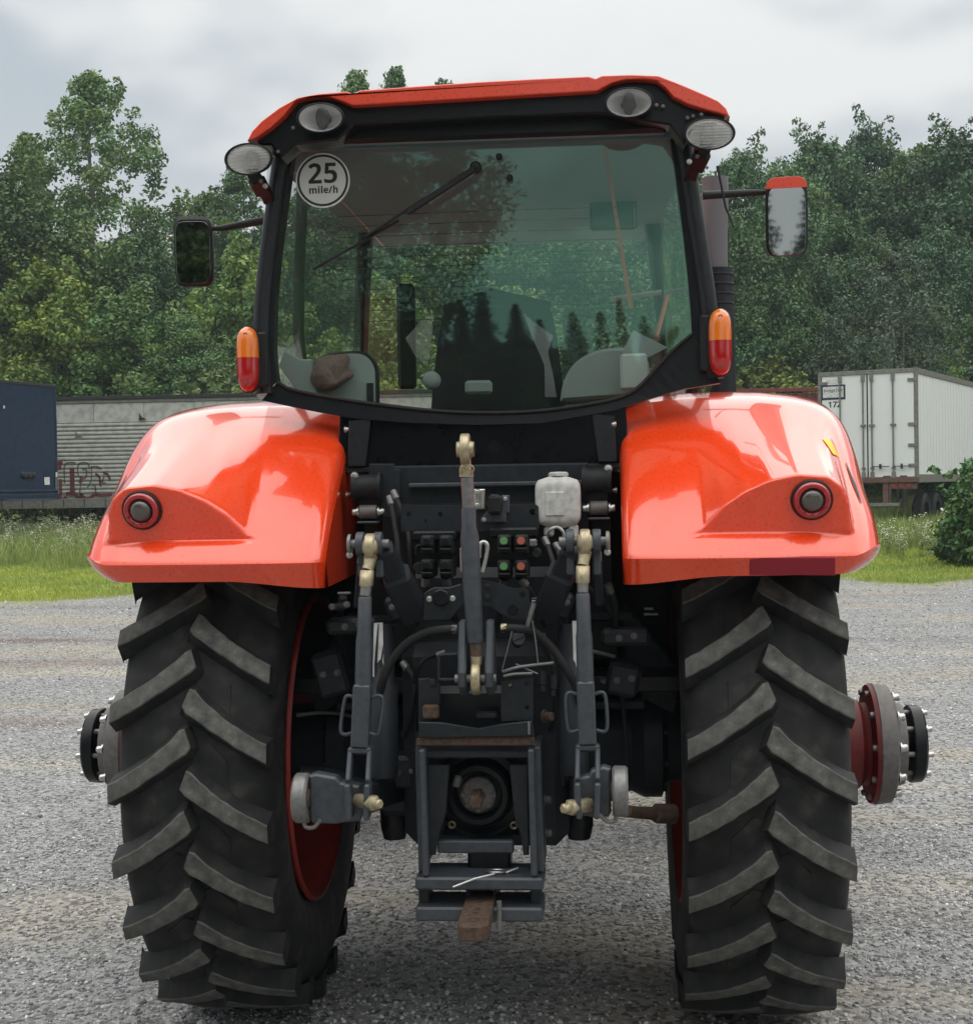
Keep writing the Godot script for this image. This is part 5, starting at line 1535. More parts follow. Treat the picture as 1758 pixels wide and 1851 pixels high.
func hitch() -> void:
	var st: SurfaceTool
	# drawbar carrier: two upright cheeks under a bridge
	st = surf(-1)
	box(st, (Vector3(0.0094, 0.9996, 0.8) + Vector3(0, 0, -0.02)), Vector3(0.345, 0.022, 0.20), 0.005)
	var bridge := part("carrier_bridge", st, M.chassis, tractor)
	for q in [[Vector3(-0.1425, 1.0039, 0.9), Vector3(-0.1374, 0.6637, 0.9), -1.0], [Vector3(0.1651, 1.0034, 0.9), Vector3(0.1690, 0.6652, 0.9), 1.0]]:
		st = surf(-1)
		bar(st, q[0] + Vector3(0, 0.018, 0), q[1], 0.018, 0.05, 0.004)
		bar(st, q[0] + Vector3(q[2] * 0.014, 0.018, -0.12), q[1] + Vector3(q[2] * 0.016, 0, -0.12), 0.02, 0.20, 0.004)
		part("carrier_cheek", st, M.link_grey, tractor)
	plate("carrier_web", [Vector3(-0.1354, 0.9679, 0.86), Vector3(-0.0717, 0.9678, 0.86), Vector3(-0.0836, 0.8281, 0.86), Vector3(-0.0937, 0.7963, 0.86), Vector3(-0.1054, 0.7645, 0.86), Vector3(-0.1160, 0.7072, 0.86), Vector3(-0.1367, 0.7071, 0.86)], Vector3(0, 0, -0.015), M.chassis, tractor)
	plate("carrier_web", [Vector3(0.0994, 0.9677, 0.86), Vector3(0.1531, 0.9676, 0.86), Vector3(0.1520, 0.7082, 0.86), Vector3(0.1363, 0.7082, 0.86), Vector3(0.1278, 0.7730, 0.86), Vector3(0.1127, 0.8126, 0.86)], Vector3(0, 0, -0.015), M.chassis, tractor)
	# power take-off
	var c: Vector3 = Vector3(0.0019, 0.8621, 0.72)
	st = surf()
	lathe(st, c, Vector3(0, 0, 1), [Vector2(0.135, -0.10), Vector2(0.135, 0.0), Vector2(0.125, 0.01), Vector2(0.105, 0.012), Vector2(0.096, 0.05), Vector2(0.086, 0.058), Vector2(0.072, 0.06), Vector2(0.066, 0.05), Vector2(0.062, 0.02), Vector2(0.0, 0.015)], 40)
	var pto := part("shaft_housing", st, M.black, tractor)
	plate("housing_plate", [Vector3(-0.1022, 0.7556, 0.7), Vector3(0.1020, 0.7560, 0.7), Vector3(0.1147, 0.7297, 0.7), Vector3(0.0523, 0.7263, 0.7), Vector3(0.0025, 0.7031, 0.7), Vector3(-0.0383, 0.7260, 0.7), Vector3(-0.1126, 0.7291, 0.7)], Vector3(0, 0, 0.02), M.black, pto)
	st = surf()
	lathe(st, c, Vector3(0, 0, 1), [Vector2(0.052, 0.02), Vector2(0.052, 0.05), Vector2(0.044, 0.056), Vector2(0.03, 0.056), Vector2(0.0, 0.056)], 12)
	part("shaft_flange", st, M.cast_grey, pto)
	for k in 8:
		var a := TAU * k / 8
		bolt(c + Vector3(cos(a) * 0.042, sin(a) * 0.042, 0.053), Vector3(0, 0, 1), 0.007, 0.009, M.cast_grey, pto)
	st = surf()
	var teeth := []
	for k in 24:
		var a := TAU * k / 24
		var r := 0.0215 if k % 4 < 2 else 0.0175
		teeth.append(c + Vector3(cos(a) * r, sin(a) * r, 0.05))
	prism(st, teeth, Vector3(0, 0, 0.10), 0.003)
	part("splined_shaft", st, M.rust, pto)
	for p in [Vector3(-0.0807, 0.7659, 0.73), Vector3(0.1024, 0.7647, 0.73)]:
		st = surf()
		lathe(st, p, Vector3(0, 0, 1), [Vector2(0.0115, -0.01), Vector2(0.0115, 0.008), Vector2(0.0085, 0.009), Vector2(0.0065, 0.008), Vector2(0.0065, -0.01)], 18)
		part("bush", st, M.zinc, pto)
	boxed("latch", Vector3(-0.0565, 0.9080, 0.8), Vector3(0.022, 0.035, 0.02), M.cast_grey, pto, 0.005, Basis(Vector3(0, 0, 1), -0.3))
	# bars of the drawbar guide
	boxed("guide_bar", Vector3(-0.0031, 0.7247, 0.82), Vector3(0.22, 0.036, 0.03), M.link_grey, tractor)
	boxed("guide_block", Vector3(0.0346, 0.6776, 0.78), Vector3(0.125, 0.075, 0.08), M.black, tractor, 0.008)
	var g1: Vector3 = Vector3(0.0135, 0.6424, 0.9)
	boxed("guide_bar", g1 + Vector3(0, 0, -0.06), Vector3(0.362, 0.036, 0.17), M.link_grey, tractor, 0.006)
	var g2: Vector3 = Vector3(0.0121, 0.5558, 0.9)
	boxed("guide_bar", g2 + Vector3(0, 0, -0.06), Vector3(0.360, 0.040, 0.17), M.link_grey, tractor, 0.006)
	for q in [Vector3(-0.1490, 0.5932, 0.88), Vector3(0.1701, 0.5952, 0.88), Vector3(-0.0241, 0.5883, 0.86), Vector3(0.0505, 0.5888, 0.86)]:
		boxed("guide_post", q + Vector3(0, 0, -0.05), Vector3(0.030 if absf(q.x) > 0.1 else 0.012, 0.052, 0.10), M.chassis, tractor, 0.003)
	# drawbar
	var d0: Vector3 = Vector3(0.0112, 0.5952, 0.9)
	var d1: Vector3 = Vector3(0.0169, 0.5626, 1.13)
	var len := 0.34
	st = surf(-1)
	var top := []
	for v in [[-0.042, -0.6], [0.042, -0.6], [0.042, 0.215], [0.036, 0.232], [0.022, 0.242], [-0.022, 0.242], [-0.036, 0.232], [-0.042, 0.215]]:
		top.append(Vector3(0.012 + v[0], 0.548, 0.90 + v[1]))
	prism(st, top, Vector3(0, 0.042, 0), 0.004)
	var db := part("drawbar", st, M.rust, tractor)
	for v in [[0.0, 1.085, 0.016], [0.002, 0.99, 0.008], [0.001, 1.025, 0.007]]:
		st = surf()
		lathe(st, Vector3(0.012 + v[0], 0.5905, v[1]), Vector3.UP, [Vector2(v[2] * 1.1, 0.0), Vector2(v[2], 0.0008), Vector2(v[2] * 0.9, -0.03), Vector2(0, -0.03)], 20)
		part("drawbar_hole", st, M.ink, db)
	st = surf()
	tube(st, [Vector3(0.0707, 0.6007, 0.94), Vector3(0.0693, 0.5197, 0.94)], 0.0075, 12)
	part("drop_pin", st, M.worn_steel, tractor)
	# lower links
	for q in [[Vector3(-0.4552, 0.9176, 1.07), 0.160, 0, 0, Vector3(-0.2606, 0.9165, 1.12), -1.0], [Vector3(0.4091, 0.9361, 1.07), 0.120, 0, 0, Vector3(0.2923, 0.9053, 1.12), 1.0]]:
		var s: float = q[5]
		var e: Vector3 = q[0]
		st = surf()
		lathe(st, e + Vector3(-0.019, 0, 0), Vector3.RIGHT, [Vector2(0.030, 0.0), Vector2(0.062, 0.0), Vector2(0.068, 0.006), Vector2(0.068, 0.036), Vector2(0.062, 0.042), Vector2(0.030, 0.038)], 36)
		var link := part("lower_link", st, M.worn_steel, tractor)
		st = surf()
		lathe(st, e + Vector3(-0.024, 0, 0), Vector3.RIGHT, [Vector2(0.016, 0.0), Vector2(0.024, 0.0), Vector2(0.034, 0.014), Vector2(0.036, 0.024), Vector2(0.034, 0.034), Vector2(0.024, 0.048), Vector2(0.016, 0.048)], 24, false)
		part("link_ball", st, M.rust, link)
		st = surf()
		tube(st, spline([e + Vector3(-s * 0.01, -0.05, 0.02), e + Vector3(-s * 0.012, -0.074, 0.02), e + Vector3(-s * 0.035, -0.076, 0.02), e + Vector3(-s * 0.055, -0.055, 0.02)], 4), 0.006, 8)
		part("latch_ring", st, M.worn_steel, link)
		var hl: float = q[1]
		var kd := -s  # towards the tractor's middle
		st = surf(-1)
		prism(st, [e + Vector3(kd * 0.022, 0.062, 0.01), e + Vector3(kd * 0.040, 0.068, 0.01), e + Vector3(kd * hl * 0.60, 0.058, 0.01), e + Vector3(kd * hl * 0.68, 0.044, 0.01), e + Vector3(kd * hl, 0.034, 0.01), e + Vector3(kd * hl, -0.062, 0.01), e + Vector3(kd * hl * 0.7, -0.066, 0.01), e + Vector3(kd * hl * 0.6, -0.070, 0.01), e + Vector3(kd * 0.030, -0.068, 0.01), e + Vector3(kd * 0.022, -0.055, 0.01)], Vector3(0, 0, -0.05), 0.006)
		part("link_hook", st, M.link_grey, link)
		st = surf(-1)
		bar(st, e + Vector3(kd * (hl - 0.02), -0.016, -0.03), Vector3(kd * -0.27, 0.80, 0.35), 0.045, 0.085, 0.008)
		part("link_bar", st, M.chassis, link)
		var p: Vector3 = q[4]
		st = surf()
		lathe(st, p, Vector3(0.75 * -s, 0.02, 0.65), [Vector2(0.020, -0.05), Vector2(0.020, 0.0), Vector2(0.022, 0.002), Vector2(0.022, 0.022), Vector2(0.014, 0.026), Vector2(0.014, 0.042), Vector2(0.010, 0.046), Vector2(0.0, 0.046)], 6)
		part("link_pin", st, M.zinc, link)
	# check chain stays inside the wheels
	st = surf()
	tube(st, [Vector3(0.4286, 0.8038, 0.72), Vector3(0.4627, 0.7780, 0.62), Vector3(0.5142, 0.7589, 0.55), Vector3(0.5242, 0.7589, 0.55), Vector3(0.5790, 0.7505, 0.52), Vector3(0.5891, 0.7506, 0.52)], [0.018, 0.018, 0.020, 0.030, 0.030, 0.022], 16, true, true)
	part("stabiliser", st, M.rust, tractor)
	st = surf()
	tube(st, [Vector3(-0.5983, 0.8478, 0.4), Vector3(-0.4997, 0.8442, 0.4), Vector3(-0.3246, 0.7983, 0.5)], [0.03, 0.03, 0.03], 14)
	part("stabiliser", st, M.chassis, tractor)
	for p in [Vector3(-0.3154, 0.6830, 0.3), Vector3(0.2838, 0.6841, 0.3)]:
		st = surf()
		lathe(st, p, Vector3.DOWN, [Vector2(0.0, -0.16), Vector2(0.048, -0.16), Vector2(0.046, 0.02), Vector2(0.036, 0.062), Vector2(0.0, 0.064)], 20)
		part("link_mount", st, M.black, tractor)
		boxed("mount_bracket", p + Vector3(-0.06 * signf(p.x), 0.10, 0.02), Vector3(0.20, 0.15, 0.14), M.chassis, tractor, 0.02)
	# brown wear plate and bolts between carrier and link
	for p in [Vector3(0.1942, 0.8377, 0.72), Vector3(0.1918, 0.7349, 0.7)]:
		bolt(p, Vector3(1, 0, 0.3), 0.012, 0.02, M.worn_steel, tractor)


# ---------------------------------------------------------------- ground
var bumps := FastNoiseLite.new()


func ground_y(x: float, z: float) -> float:
	var d := -z
	var y := 0.42 * smoothstep(10.0, 33.0, d)
	if d > 47.0:
		y += 0.20 * (d - 47.0) * (d - 47.0) / (d - 35.0)
	if z > 12.0:
		y += 0.03 * (z - 12.0)
	return y + 0.02 * bumps.get_noise_2d(x * 12.0, z * 12.0) * smoothstep(2.0, 6.0, maxf(absf(x), absf(z)))


func grass_line(x: float) -> float:
	return -18.6 + 1.3 * bumps.get_noise_2d(x * 30.0, 40.0) + (1.3 * smoothstep(-4.0, -8.0, x))


func axis_steps(fine0: float, fine1: float, step: float, lo: float, hi: float) -> Array:
	var out := []
	var v := fine0
	while v < fine1:
		out.append(v)
		v += step
	var s := step
	var a := fine0
	while a > lo:
		s *= 1.25
		a -= s
		out.push_front(a)
	s = step
	while v < hi:
		out.append(v)
		s *= 1.25
		v += s
	return out


func make_ground() -> void:
	bumps.seed = 8
	bumps.frequency = 0.02
	bumps.fractal_octaves = 4
	var xs := axis_steps(-9.0, 9.0, 0.16, -150.0, 150.0)
	var zs := axis_steps(-24.0, 2.5, 0.16, -190.0, 90.0)
	var verts := PackedVector3Array()
	var cols := PackedColorArray()
	var norms := PackedVector3Array()
	var idx := PackedInt32Array()
	var soil := FastNoiseLite.new()
	soil.seed = 77
	soil.frequency = 0.35
	soil.fractal_octaves = 4
	var mud := Color(0.20, 0.125, 0.095)
	var fines := Color(0.47, 0.43, 0.36)
	var patches := [[-6.66, -11.94, 1.9, 0.35, mud, 0.9], [-5.22, -9.60, 1.6, 0.5, mud, 0.45], [-4.51, -8.90, 0.9, 0.5, fines, 0.8], [-4.03, -5.90, 1.0, 0.35, mud, 0.5], [-3.13, -4.22, 1.0, 0.4, fines, 0.6], [-1.82, -0.93, 0.55, 0.25, fines, 0.7], [1.71, -1.43, 0.8, 0.35, fines, 0.7], [2.03, -3.52, 0.7, 0.3, fines, 0.5], [3.75, -10.02, 1.6, 0.4, fines, 0.5], [-0.87, -1.76, 0.6, 0.3, fines, 0.5], [0.46, -1.88, 0.5, 0.3, fines, 0.5], [1.66, -0.94, 0.6, 0.2, mud, 0.25]]
	for z in zs:
		for x in xs:
			verts.append(Vector3(x, ground_y(x, z), z))
			norms.append(Vector3(-(ground_y(x + 0.1, z) - ground_y(x - 0.1, z)) / 0.2, 1.0, -(ground_y(x, z + 0.1) - ground_y(x, z - 0.1)) / 0.2).normalized())
			var v := soil.get_noise_2d(x * 0.6, z * 1.4)
			var c := Color(0.345, 0.345, 0.342).lerp(Color(0.40, 0.37, 0.32), smoothstep(0.02, 0.40, v))
			c = c.lerp(Color(0.22, 0.17, 0.14), 0.45 * smoothstep(0.30, 0.52, soil.get_noise_2d(x * 0.35 + 60.0, z * 2.6)) * smoothstep(-4.0, -7.0, z))
			for pt in patches:  # trodden earth and washed fines
				var e := Vector2((x - pt[0]) / pt[2], (z - pt[1]) / pt[3]).length() + 0.55 * soil.get_noise_2d(x * 3.1, z * 5.0)
				c = c.lerp(pt[4], pt[5] * smoothstep(1.0, 0.35, e))
			var g := grass_line(x)
			var into := smoothstep(g + 0.8, g - 0.6, z + 0.9 * soil.get_noise_2d(x * 2.0, z * 2.0))
			var gr := Color(0.24, 0.30, 0.06).lerp(Color(0.36, 0.36, 0.10), 0.5 + 0.5 * soil.get_noise_2d(x + 9.0, z))
			if z > 15.0:
				into = smoothstep(15.0, 19.0, z)
			cols.append(c.lerp(gr, into))
	var nx := xs.size()
	for j in zs.size() - 1:
		for i in nx - 1:
			var a := j * nx + i
			idx.append_array([a, a + 1, a + nx + 1, a, a + nx + 1, a + nx])
	var arr := []
	arr.resize(Mesh.ARRAY_MAX)
	arr[Mesh.ARRAY_VERTEX] = verts
	arr[Mesh.ARRAY_NORMAL] = norms
	arr[Mesh.ARRAY_COLOR] = cols
	arr[Mesh.ARRAY_INDEX] = idx
	var m := ArrayMesh.new()
	m.add_surface_from_arrays(Mesh.PRIMITIVE_TRIANGLES, arr)
	var stones := noise_tex(3, 0.055, [[0.0, grey(0.45)], [0.25, grey(0.70)], [0.5, grey(0.90)], [0.75, grey(0.78)], [0.9, grey(1.0)], [1.0, grey(0.6)]], 1024, FastNoiseLite.TYPE_CELLULAR, 1, FastNoiseLite.RETURN_CELL_VALUE)
	var relief := noise_tex(3, 0.055, [[0.0, Color.WHITE], [1.0, Color.BLACK]], 1024, FastNoiseLite.TYPE_CELLULAR, 1, FastNoiseLite.RETURN_DISTANCE)
	var gm := mat("gravel_ground", Color.WHITE, 0.92, 0.0, stones, 0.85, 0.0, true)
	gm.vertex_color_use_as_albedo = true
	gm.heightmap_enabled = true
	gm.heightmap_texture = relief
	gm.heightmap_scale = 0.6
	var o := put("ground", m, gm, self)
	o.set_meta("kind", "structure")
	tag(o, "grey gravel yard running into a rough grass field", "", "", "structure")


func stone_mesh(seed_: int) -> ArrayMesh:
	var r := RandomNumberGenerator.new()
	r.seed = seed_
	var pts := []
	var t := (1.0 + sqrt(5.0)) / 2.0
	for v in [[-1, t, 0], [1, t, 0], [-1, -t, 0], [1, -t, 0], [0, -1, t], [0, 1, t], [0, -1, -t], [0, 1, -t], [t, 0, -1], [t, 0, 1], [-t, 0, -1], [-t, 0, 1]]:
		pts.append(Vector3(v[0], v[1], v[2]).normalized() * r.randf_range(0.65, 1.1) * Vector3(1.0, 0.62, 0.8))
	var st := surf(-1)
	for f in [[0, 11, 5], [0, 5, 1], [0, 1, 7], [0, 7, 10], [0, 10, 11], [1, 5, 9], [5, 11, 4], [11, 10, 2], [10, 7, 6], [7, 1, 8], [3, 9, 4], [3, 4, 2], [3, 2, 6], [3, 6, 8], [3, 8, 9], [4, 9, 5], [2, 4, 11], [6, 2, 10], [8, 6, 7], [9, 8, 1]]:
		tri(st, pts[f[0]], pts[f[2]], pts[f[1]])
	st.generate_normals()
	return st.commit()


func scatter(called: String, mesh: Mesh, m: Material, places: Array, colors: Array, parent: Node = self) -> MultiMeshInstance3D:
	var mm := MultiMesh.new()
	mm.transform_format = MultiMesh.TRANSFORM_3D
	mm.use_colors = true
	mm.mesh = mesh
	mm.instance_count = places.size()
	for i in places.size():
		mm.set_instance_transform(i, places[i])
		mm.set_instance_color(i, colors[i])
	var o := MultiMeshInstance3D.new()
	o.name = called
	o.multimesh = mm
	o.material_override = m
	parent.add_child(o, true)
	return o


func make_gravel() -> void:
	rng.seed = 12
	var gm := mat("stone", Color.WHITE, 0.88)
	gm.vertex_color_use_as_albedo = true
	var patch := FastNoiseLite.new()
	patch.seed = 77
	patch.frequency = 0.35
	patch.fractal_octaves = 4
	var root := Node3D.new()
	root.name = "gravel"
	add_child(root)
	tag(root, "loose grey crushed stone strewn over the yard", "", "", "stuff")
	var bins := [[], [], [], []]
	var tint := [[], [], [], []]
	for zone in [[-7.0, 7.0, 2.2, 14.0, 300.0, 0.007, 0.0175], [-3.4, 3.4, -2.6, 2.2, 3000.0, 0.0035, 0.0125], [-5.0, 5.0, -7.0, -2.6, 800.0, 0.005, 0.014], [-8.0, 8.0, -13.0, -7.0, 260.0, 0.007, 0.018], [-11.0, 11.0, -19.0, -13.0, 80.0, 0.010, 0.024]]:
		var n := int((zone[1] - zone[0]) * (zone[3] - zone[2]) * zone[4])
		for k in n:
			var x := rng.randf_range(zone[0], zone[1])
			var z := rng.randf_range(zone[2], zone[3])
			var fine := patch.get_noise_2d(x * 0.6, z * 1.4)
			if rng.randf() < smoothstep(0.0, 0.4, fine) * 0.72:
				continue
			var s := lerpf(zone[5], zone[6], pow(rng.randf(), 2.6))
			if rng.randf() < 0.008:
				s *= rng.randf_range(1.5, 2.4)
			var b := Basis.from_euler(Vector3(rng.randf_range(-0.4, 0.4), rng.randf() * TAU, rng.randf_range(-0.4, 0.4))).scaled(Vector3.ONE * s)
			var v := rng.randf()
			var g := lerpf(0.15, 0.48, v) if rng.randf() > 0.08 else rng.randf_range(0.48, 0.72)
			var i := rng.randi() % 4
			bins[i].append(Transform3D(b, Vector3(x, ground_y(x, z) + s * 0.18, z)))
			tint[i].append(Color(g * 1.0, g * (1.0 + 0.01 * v), g * rng.randf_range(0.98, 1.05)).lerp(Color(0.30, 0.25, 0.19), 0.35 if rng.randf() < 0.15 else 0.0))
	for i in 4:
		scatter("stones", stone_mesh(40 + i), gm, bins[i], tint[i], root)


func blade_tuft(seed_: int, n: int, spread: float, tall: float, wide: float) -> ArrayMesh:
	var r := RandomNumberGenerator.new()
	r.seed = seed_
	var st := surf(-1)
	for k in n:
		var a := r.randf() * TAU
		var at := Vector3(cos(a), 0, sin(a)) * spread * sqrt(r.randf())
		var h := tall * r.randf_range(0.45, 1.0)
		var lean := Vector3(r.randf_range(-0.5, 0.5), 0, r.randf_range(-0.5, 0.5)) * h
		var side := Vector3(cos(a + 1.0), 0, sin(a + 1.0)) * wide
		var m1 := at + lean * 0.3 + Vector3(0, h * 0.6, 0)
		var tip := at + lean + Vector3(0, h, 0)
		quad(st, at - side, at + side, m1 + side * 0.7, m1 - side * 0.7)
		tri(st, m1 - side * 0.7, m1 + side * 0.7, tip)
	return st.commit()


func make_grass() -> void:
	rng.seed = 99
	var gm := mat("grass_blade", Color.WHITE, 0.7)
	gm.vertex_color_use_as_albedo = true
	gm.backlight_enabled = true
	gm.backlight = Color(0.35, 0.4, 0.2)
	var root := Node3D.new()
	root.name = "grass"
	add_child(root)
	tag(root, "rough green and yellowish grass between the gravel and the trailers", "", "", "stuff")
	var clump := FastNoiseLite.new()
	clump.seed = 15
	clump.frequency = 0.25
	var low := []
	var lowc := []
	var tall := []
	var tallc := []
	for k in 74000:
		var x := rng.randf_range(-30.0, 28.0)
		var z := rng.randf_range(-46.0, -17.0)
		var g := grass_line(x)
		if z > g + 0.5 * clump.get_noise_2d(x * 6.0, z * 6.0):
			continue
		if x < 0.0 and z < g - 1.6 and z > g - 2.4 and rng.randf() < 0.8:
			continue
		var v := clump.get_noise_2d(x, z * 2.0)
		var far := smoothstep(g - 4.5, g - 9.0, z)
		var b := Basis(Vector3.UP, rng.randf() * TAU).scaled(Vector3.ONE * rng.randf_range(0.7, 1.35))
		var c := Color(0.40, 0.47, 0.07).lerp(Color(0.24, 0.34, 0.07), clampf(0.5 + v + 0.5 * far, 0, 1)).lerp(Color(0.42, 0.38, 0.12), 0.3 * rng.randf())
		var t := Transform3D(b, Vector3(x, ground_y(x, z), z))
		if rng.randf() < far * (0.75 + 0.4 * v):
			tall.append(t)
			tallc.append(c.lerp(Color(0.19, 0.23, 0.09), 0.5))
		else:
			low.append(t)
			lowc.append(c)
	scatter("low_grass", blade_tuft(1, 26, 0.22, 0.10, 0.006), gm, low, lowc, root)
	scatter("tall_grass", blade_tuft(2, 22, 0.20, 0.48, 0.006), gm, tall, tallc, root)


func flower_weed(seed_: int) -> Array:
	var r := RandomNumberGenerator.new()
	r.seed = seed_
	var green := surf(-1)
	var white := surf(-1)
	for k in 7:
		var a := r.randf() * TAU
		var foot := Vector3(cos(a), 0, sin(a)) * 0.07
		var tip := foot + Vector3(r.randf_range(-0.22, 0.22), r.randf_range(0.55, 1.0), r.randf_range(-0.22, 0.22))
		tube(green, [foot, foot.lerp(tip, 0.5) + Vector3(0.02, 0.03, 0), tip], [0.006, 0.004, 0.002], 4, false)
		for j in 16:
			var p := foot.lerp(tip, r.randf_range(0.1, 0.9))
			var d := Vector3(r.randf_range(-1, 1), r.randf_range(0.1, 0.8), r.randf_range(-1, 1)).normalized() * r.randf_range(0.06, 0.11)
			var s := d.cross(Vector3.UP).normalized() * 0.014
			tri(green, p, p + d * 0.5 + s, p + d)
			tri(green, p, p + d, p + d * 0.5 - s)
		for j in 9:
			var p := tip + Vector3(r.randf_range(-0.10, 0.10), r.randf_range(-0.08, 0.06), r.randf_range(-0.10, 0.10))
			var n := Vector3(r.randf_range(-0.6, 0.6), 1, r.randf_range(-0.2, 0.9)).normalized()
			var x := n.cross(Vector3.RIGHT).normalized() * 0.024
			var y := n.cross(x).normalized() * 0.024
			quad(white, p - x, p + y, p + x, p - y)
			quad(white, p - (x + y) * 0.7, p + (y - x) * 0.7, p + (x + y) * 0.7, p - (y - x) * 0.7)
			tri(green, p, p + n * -0.02 + Vector3(0.003, 0, 0), tip)
	return [green.commit(), white.commit()]


func make_wildflowers() -> void:
	rng.seed = 51
	var gm := mat("weed_leaf", Color.WHITE, 0.7)
	gm.vertex_color_use_as_albedo = true
	gm.backlight_enabled = true
	gm.backlight = Color(0.3, 0.35, 0.15)
	var wm := mat("petal", Color.WHITE, 0.8)
	wm.vertex_color_use_as_albedo = true
	var root := Node3D.new()
	root.name = "wildflower_weeds"
	add_child(root)
	tag(root, "white flowering daisy weeds growing along the trailers", "", "", "stuff")
	var pl := []
	var c1 := []
	var c2 := []
	for zone in [[6.2, 12.0, -26.5, -21.0, 520], [-17.5, -8.6, -33.0, -30.0, 190], [-16.0, -9.0, -30.0, -24.0, 60], [4.4, 7.0, -26.0, -22.0, 26]]:
		for k in zone[4]:
			var x := rng.randf_range(zone[0], zone[1])
			var z := rng.randf_range(zone[2], zone[3])
			if zone[0] > 5.0 and x < 6.2 + (-z - 21.0) * 0.30 + 0.6 * rng.randf():
				continue
			var s := rng.randf_range(0.6, 1.15) * (1.0 if zone[0] > 5.0 else 0.7)
			pl.append(Transform3D(Basis(Vector3.UP, rng.randf() * TAU).scaled(Vector3.ONE * s), Vector3(x, ground_y(x, z), z)))
			c1.append(Color(0.15, 0.22, 0.06).lerp(Color(0.25, 0.28, 0.08), rng.randf()))
			c2.append(Color(0.70, 0.71, 0.62).lerp(Color(0.62, 0.60, 0.40), 0.5 * rng.randf()))
	var mesh := flower_weed(7)
	scatter("stems", mesh[0], gm, pl, c1, root)
	scatter("petals", mesh[1], wm, pl, c2, root)


# ---------------------------------------------------------------- trees
func leaf_crown(seed_: int, tone: Color, spots: Array, leaf: float, per: int, flat := 0.75) -> ArrayMesh:
	var r := RandomNumberGenerator.new()
	r.seed = seed_
	var verts := PackedVector3Array()
	var cols := PackedColorArray()
	var idx := PackedInt32Array()
	var big := 0.0
	for s in spots:
		big += s[1] / spots.size()
	for s in spots:
		var c: Vector3 = s[0]
		var rad: float = s[1]
		var shade := r.randf_range(0.70, 1.30)
		var warm := r.randf_range(-0.12, 0.14)
		for k in int(per * minf(1.3, pow(rad / big, 2.0))):
			var d := Vector3(r.randfn(), r.randfn(), r.randfn())
			d = d.normalized() * pow(r.randf(), 0.42)
			var p := c + d * Vector3(rad, rad * flat, rad)
			var n := (d * 0.5 + Vector3(r.randf_range(-1, 1), r.randf_range(-0.3, 1.3), r.randf_range(-1, 1))).normalized()
			var x := n.cross(Vector3(r.randf_range(-1, 1), r.randf_range(-1, 1), r.randf_range(-1, 1))).normalized()
			var y := n.cross(x)
			var l := leaf * r.randf_range(0.65, 1.3)
			var at := verts.size()
			verts.append_array([p - x * l, p + y * l * 0.55, p + x * l, p - y * l * 0.55])
			var g := shade * r.randf_range(0.82, 1.18)
			var col := Color(tone.r * g * (1.0 + warm), tone.g * g, tone.b * g * (1.0 - warm))
			for q in 4:
				cols.append(col)
			idx.append_array([at, at + 1, at + 2, at, at + 2, at + 3])
	var arr := []
	arr.resize(Mesh.ARRAY_MAX)
	arr[Mesh.ARRAY_VERTEX] = verts
	arr[Mesh.ARRAY_COLOR] = cols
	arr[Mesh.ARRAY_INDEX] = idx
	var m := ArrayMesh.new()
	m.add_surface_from_arrays(Mesh.PRIMITIVE_TRIANGLES, arr)
	return m


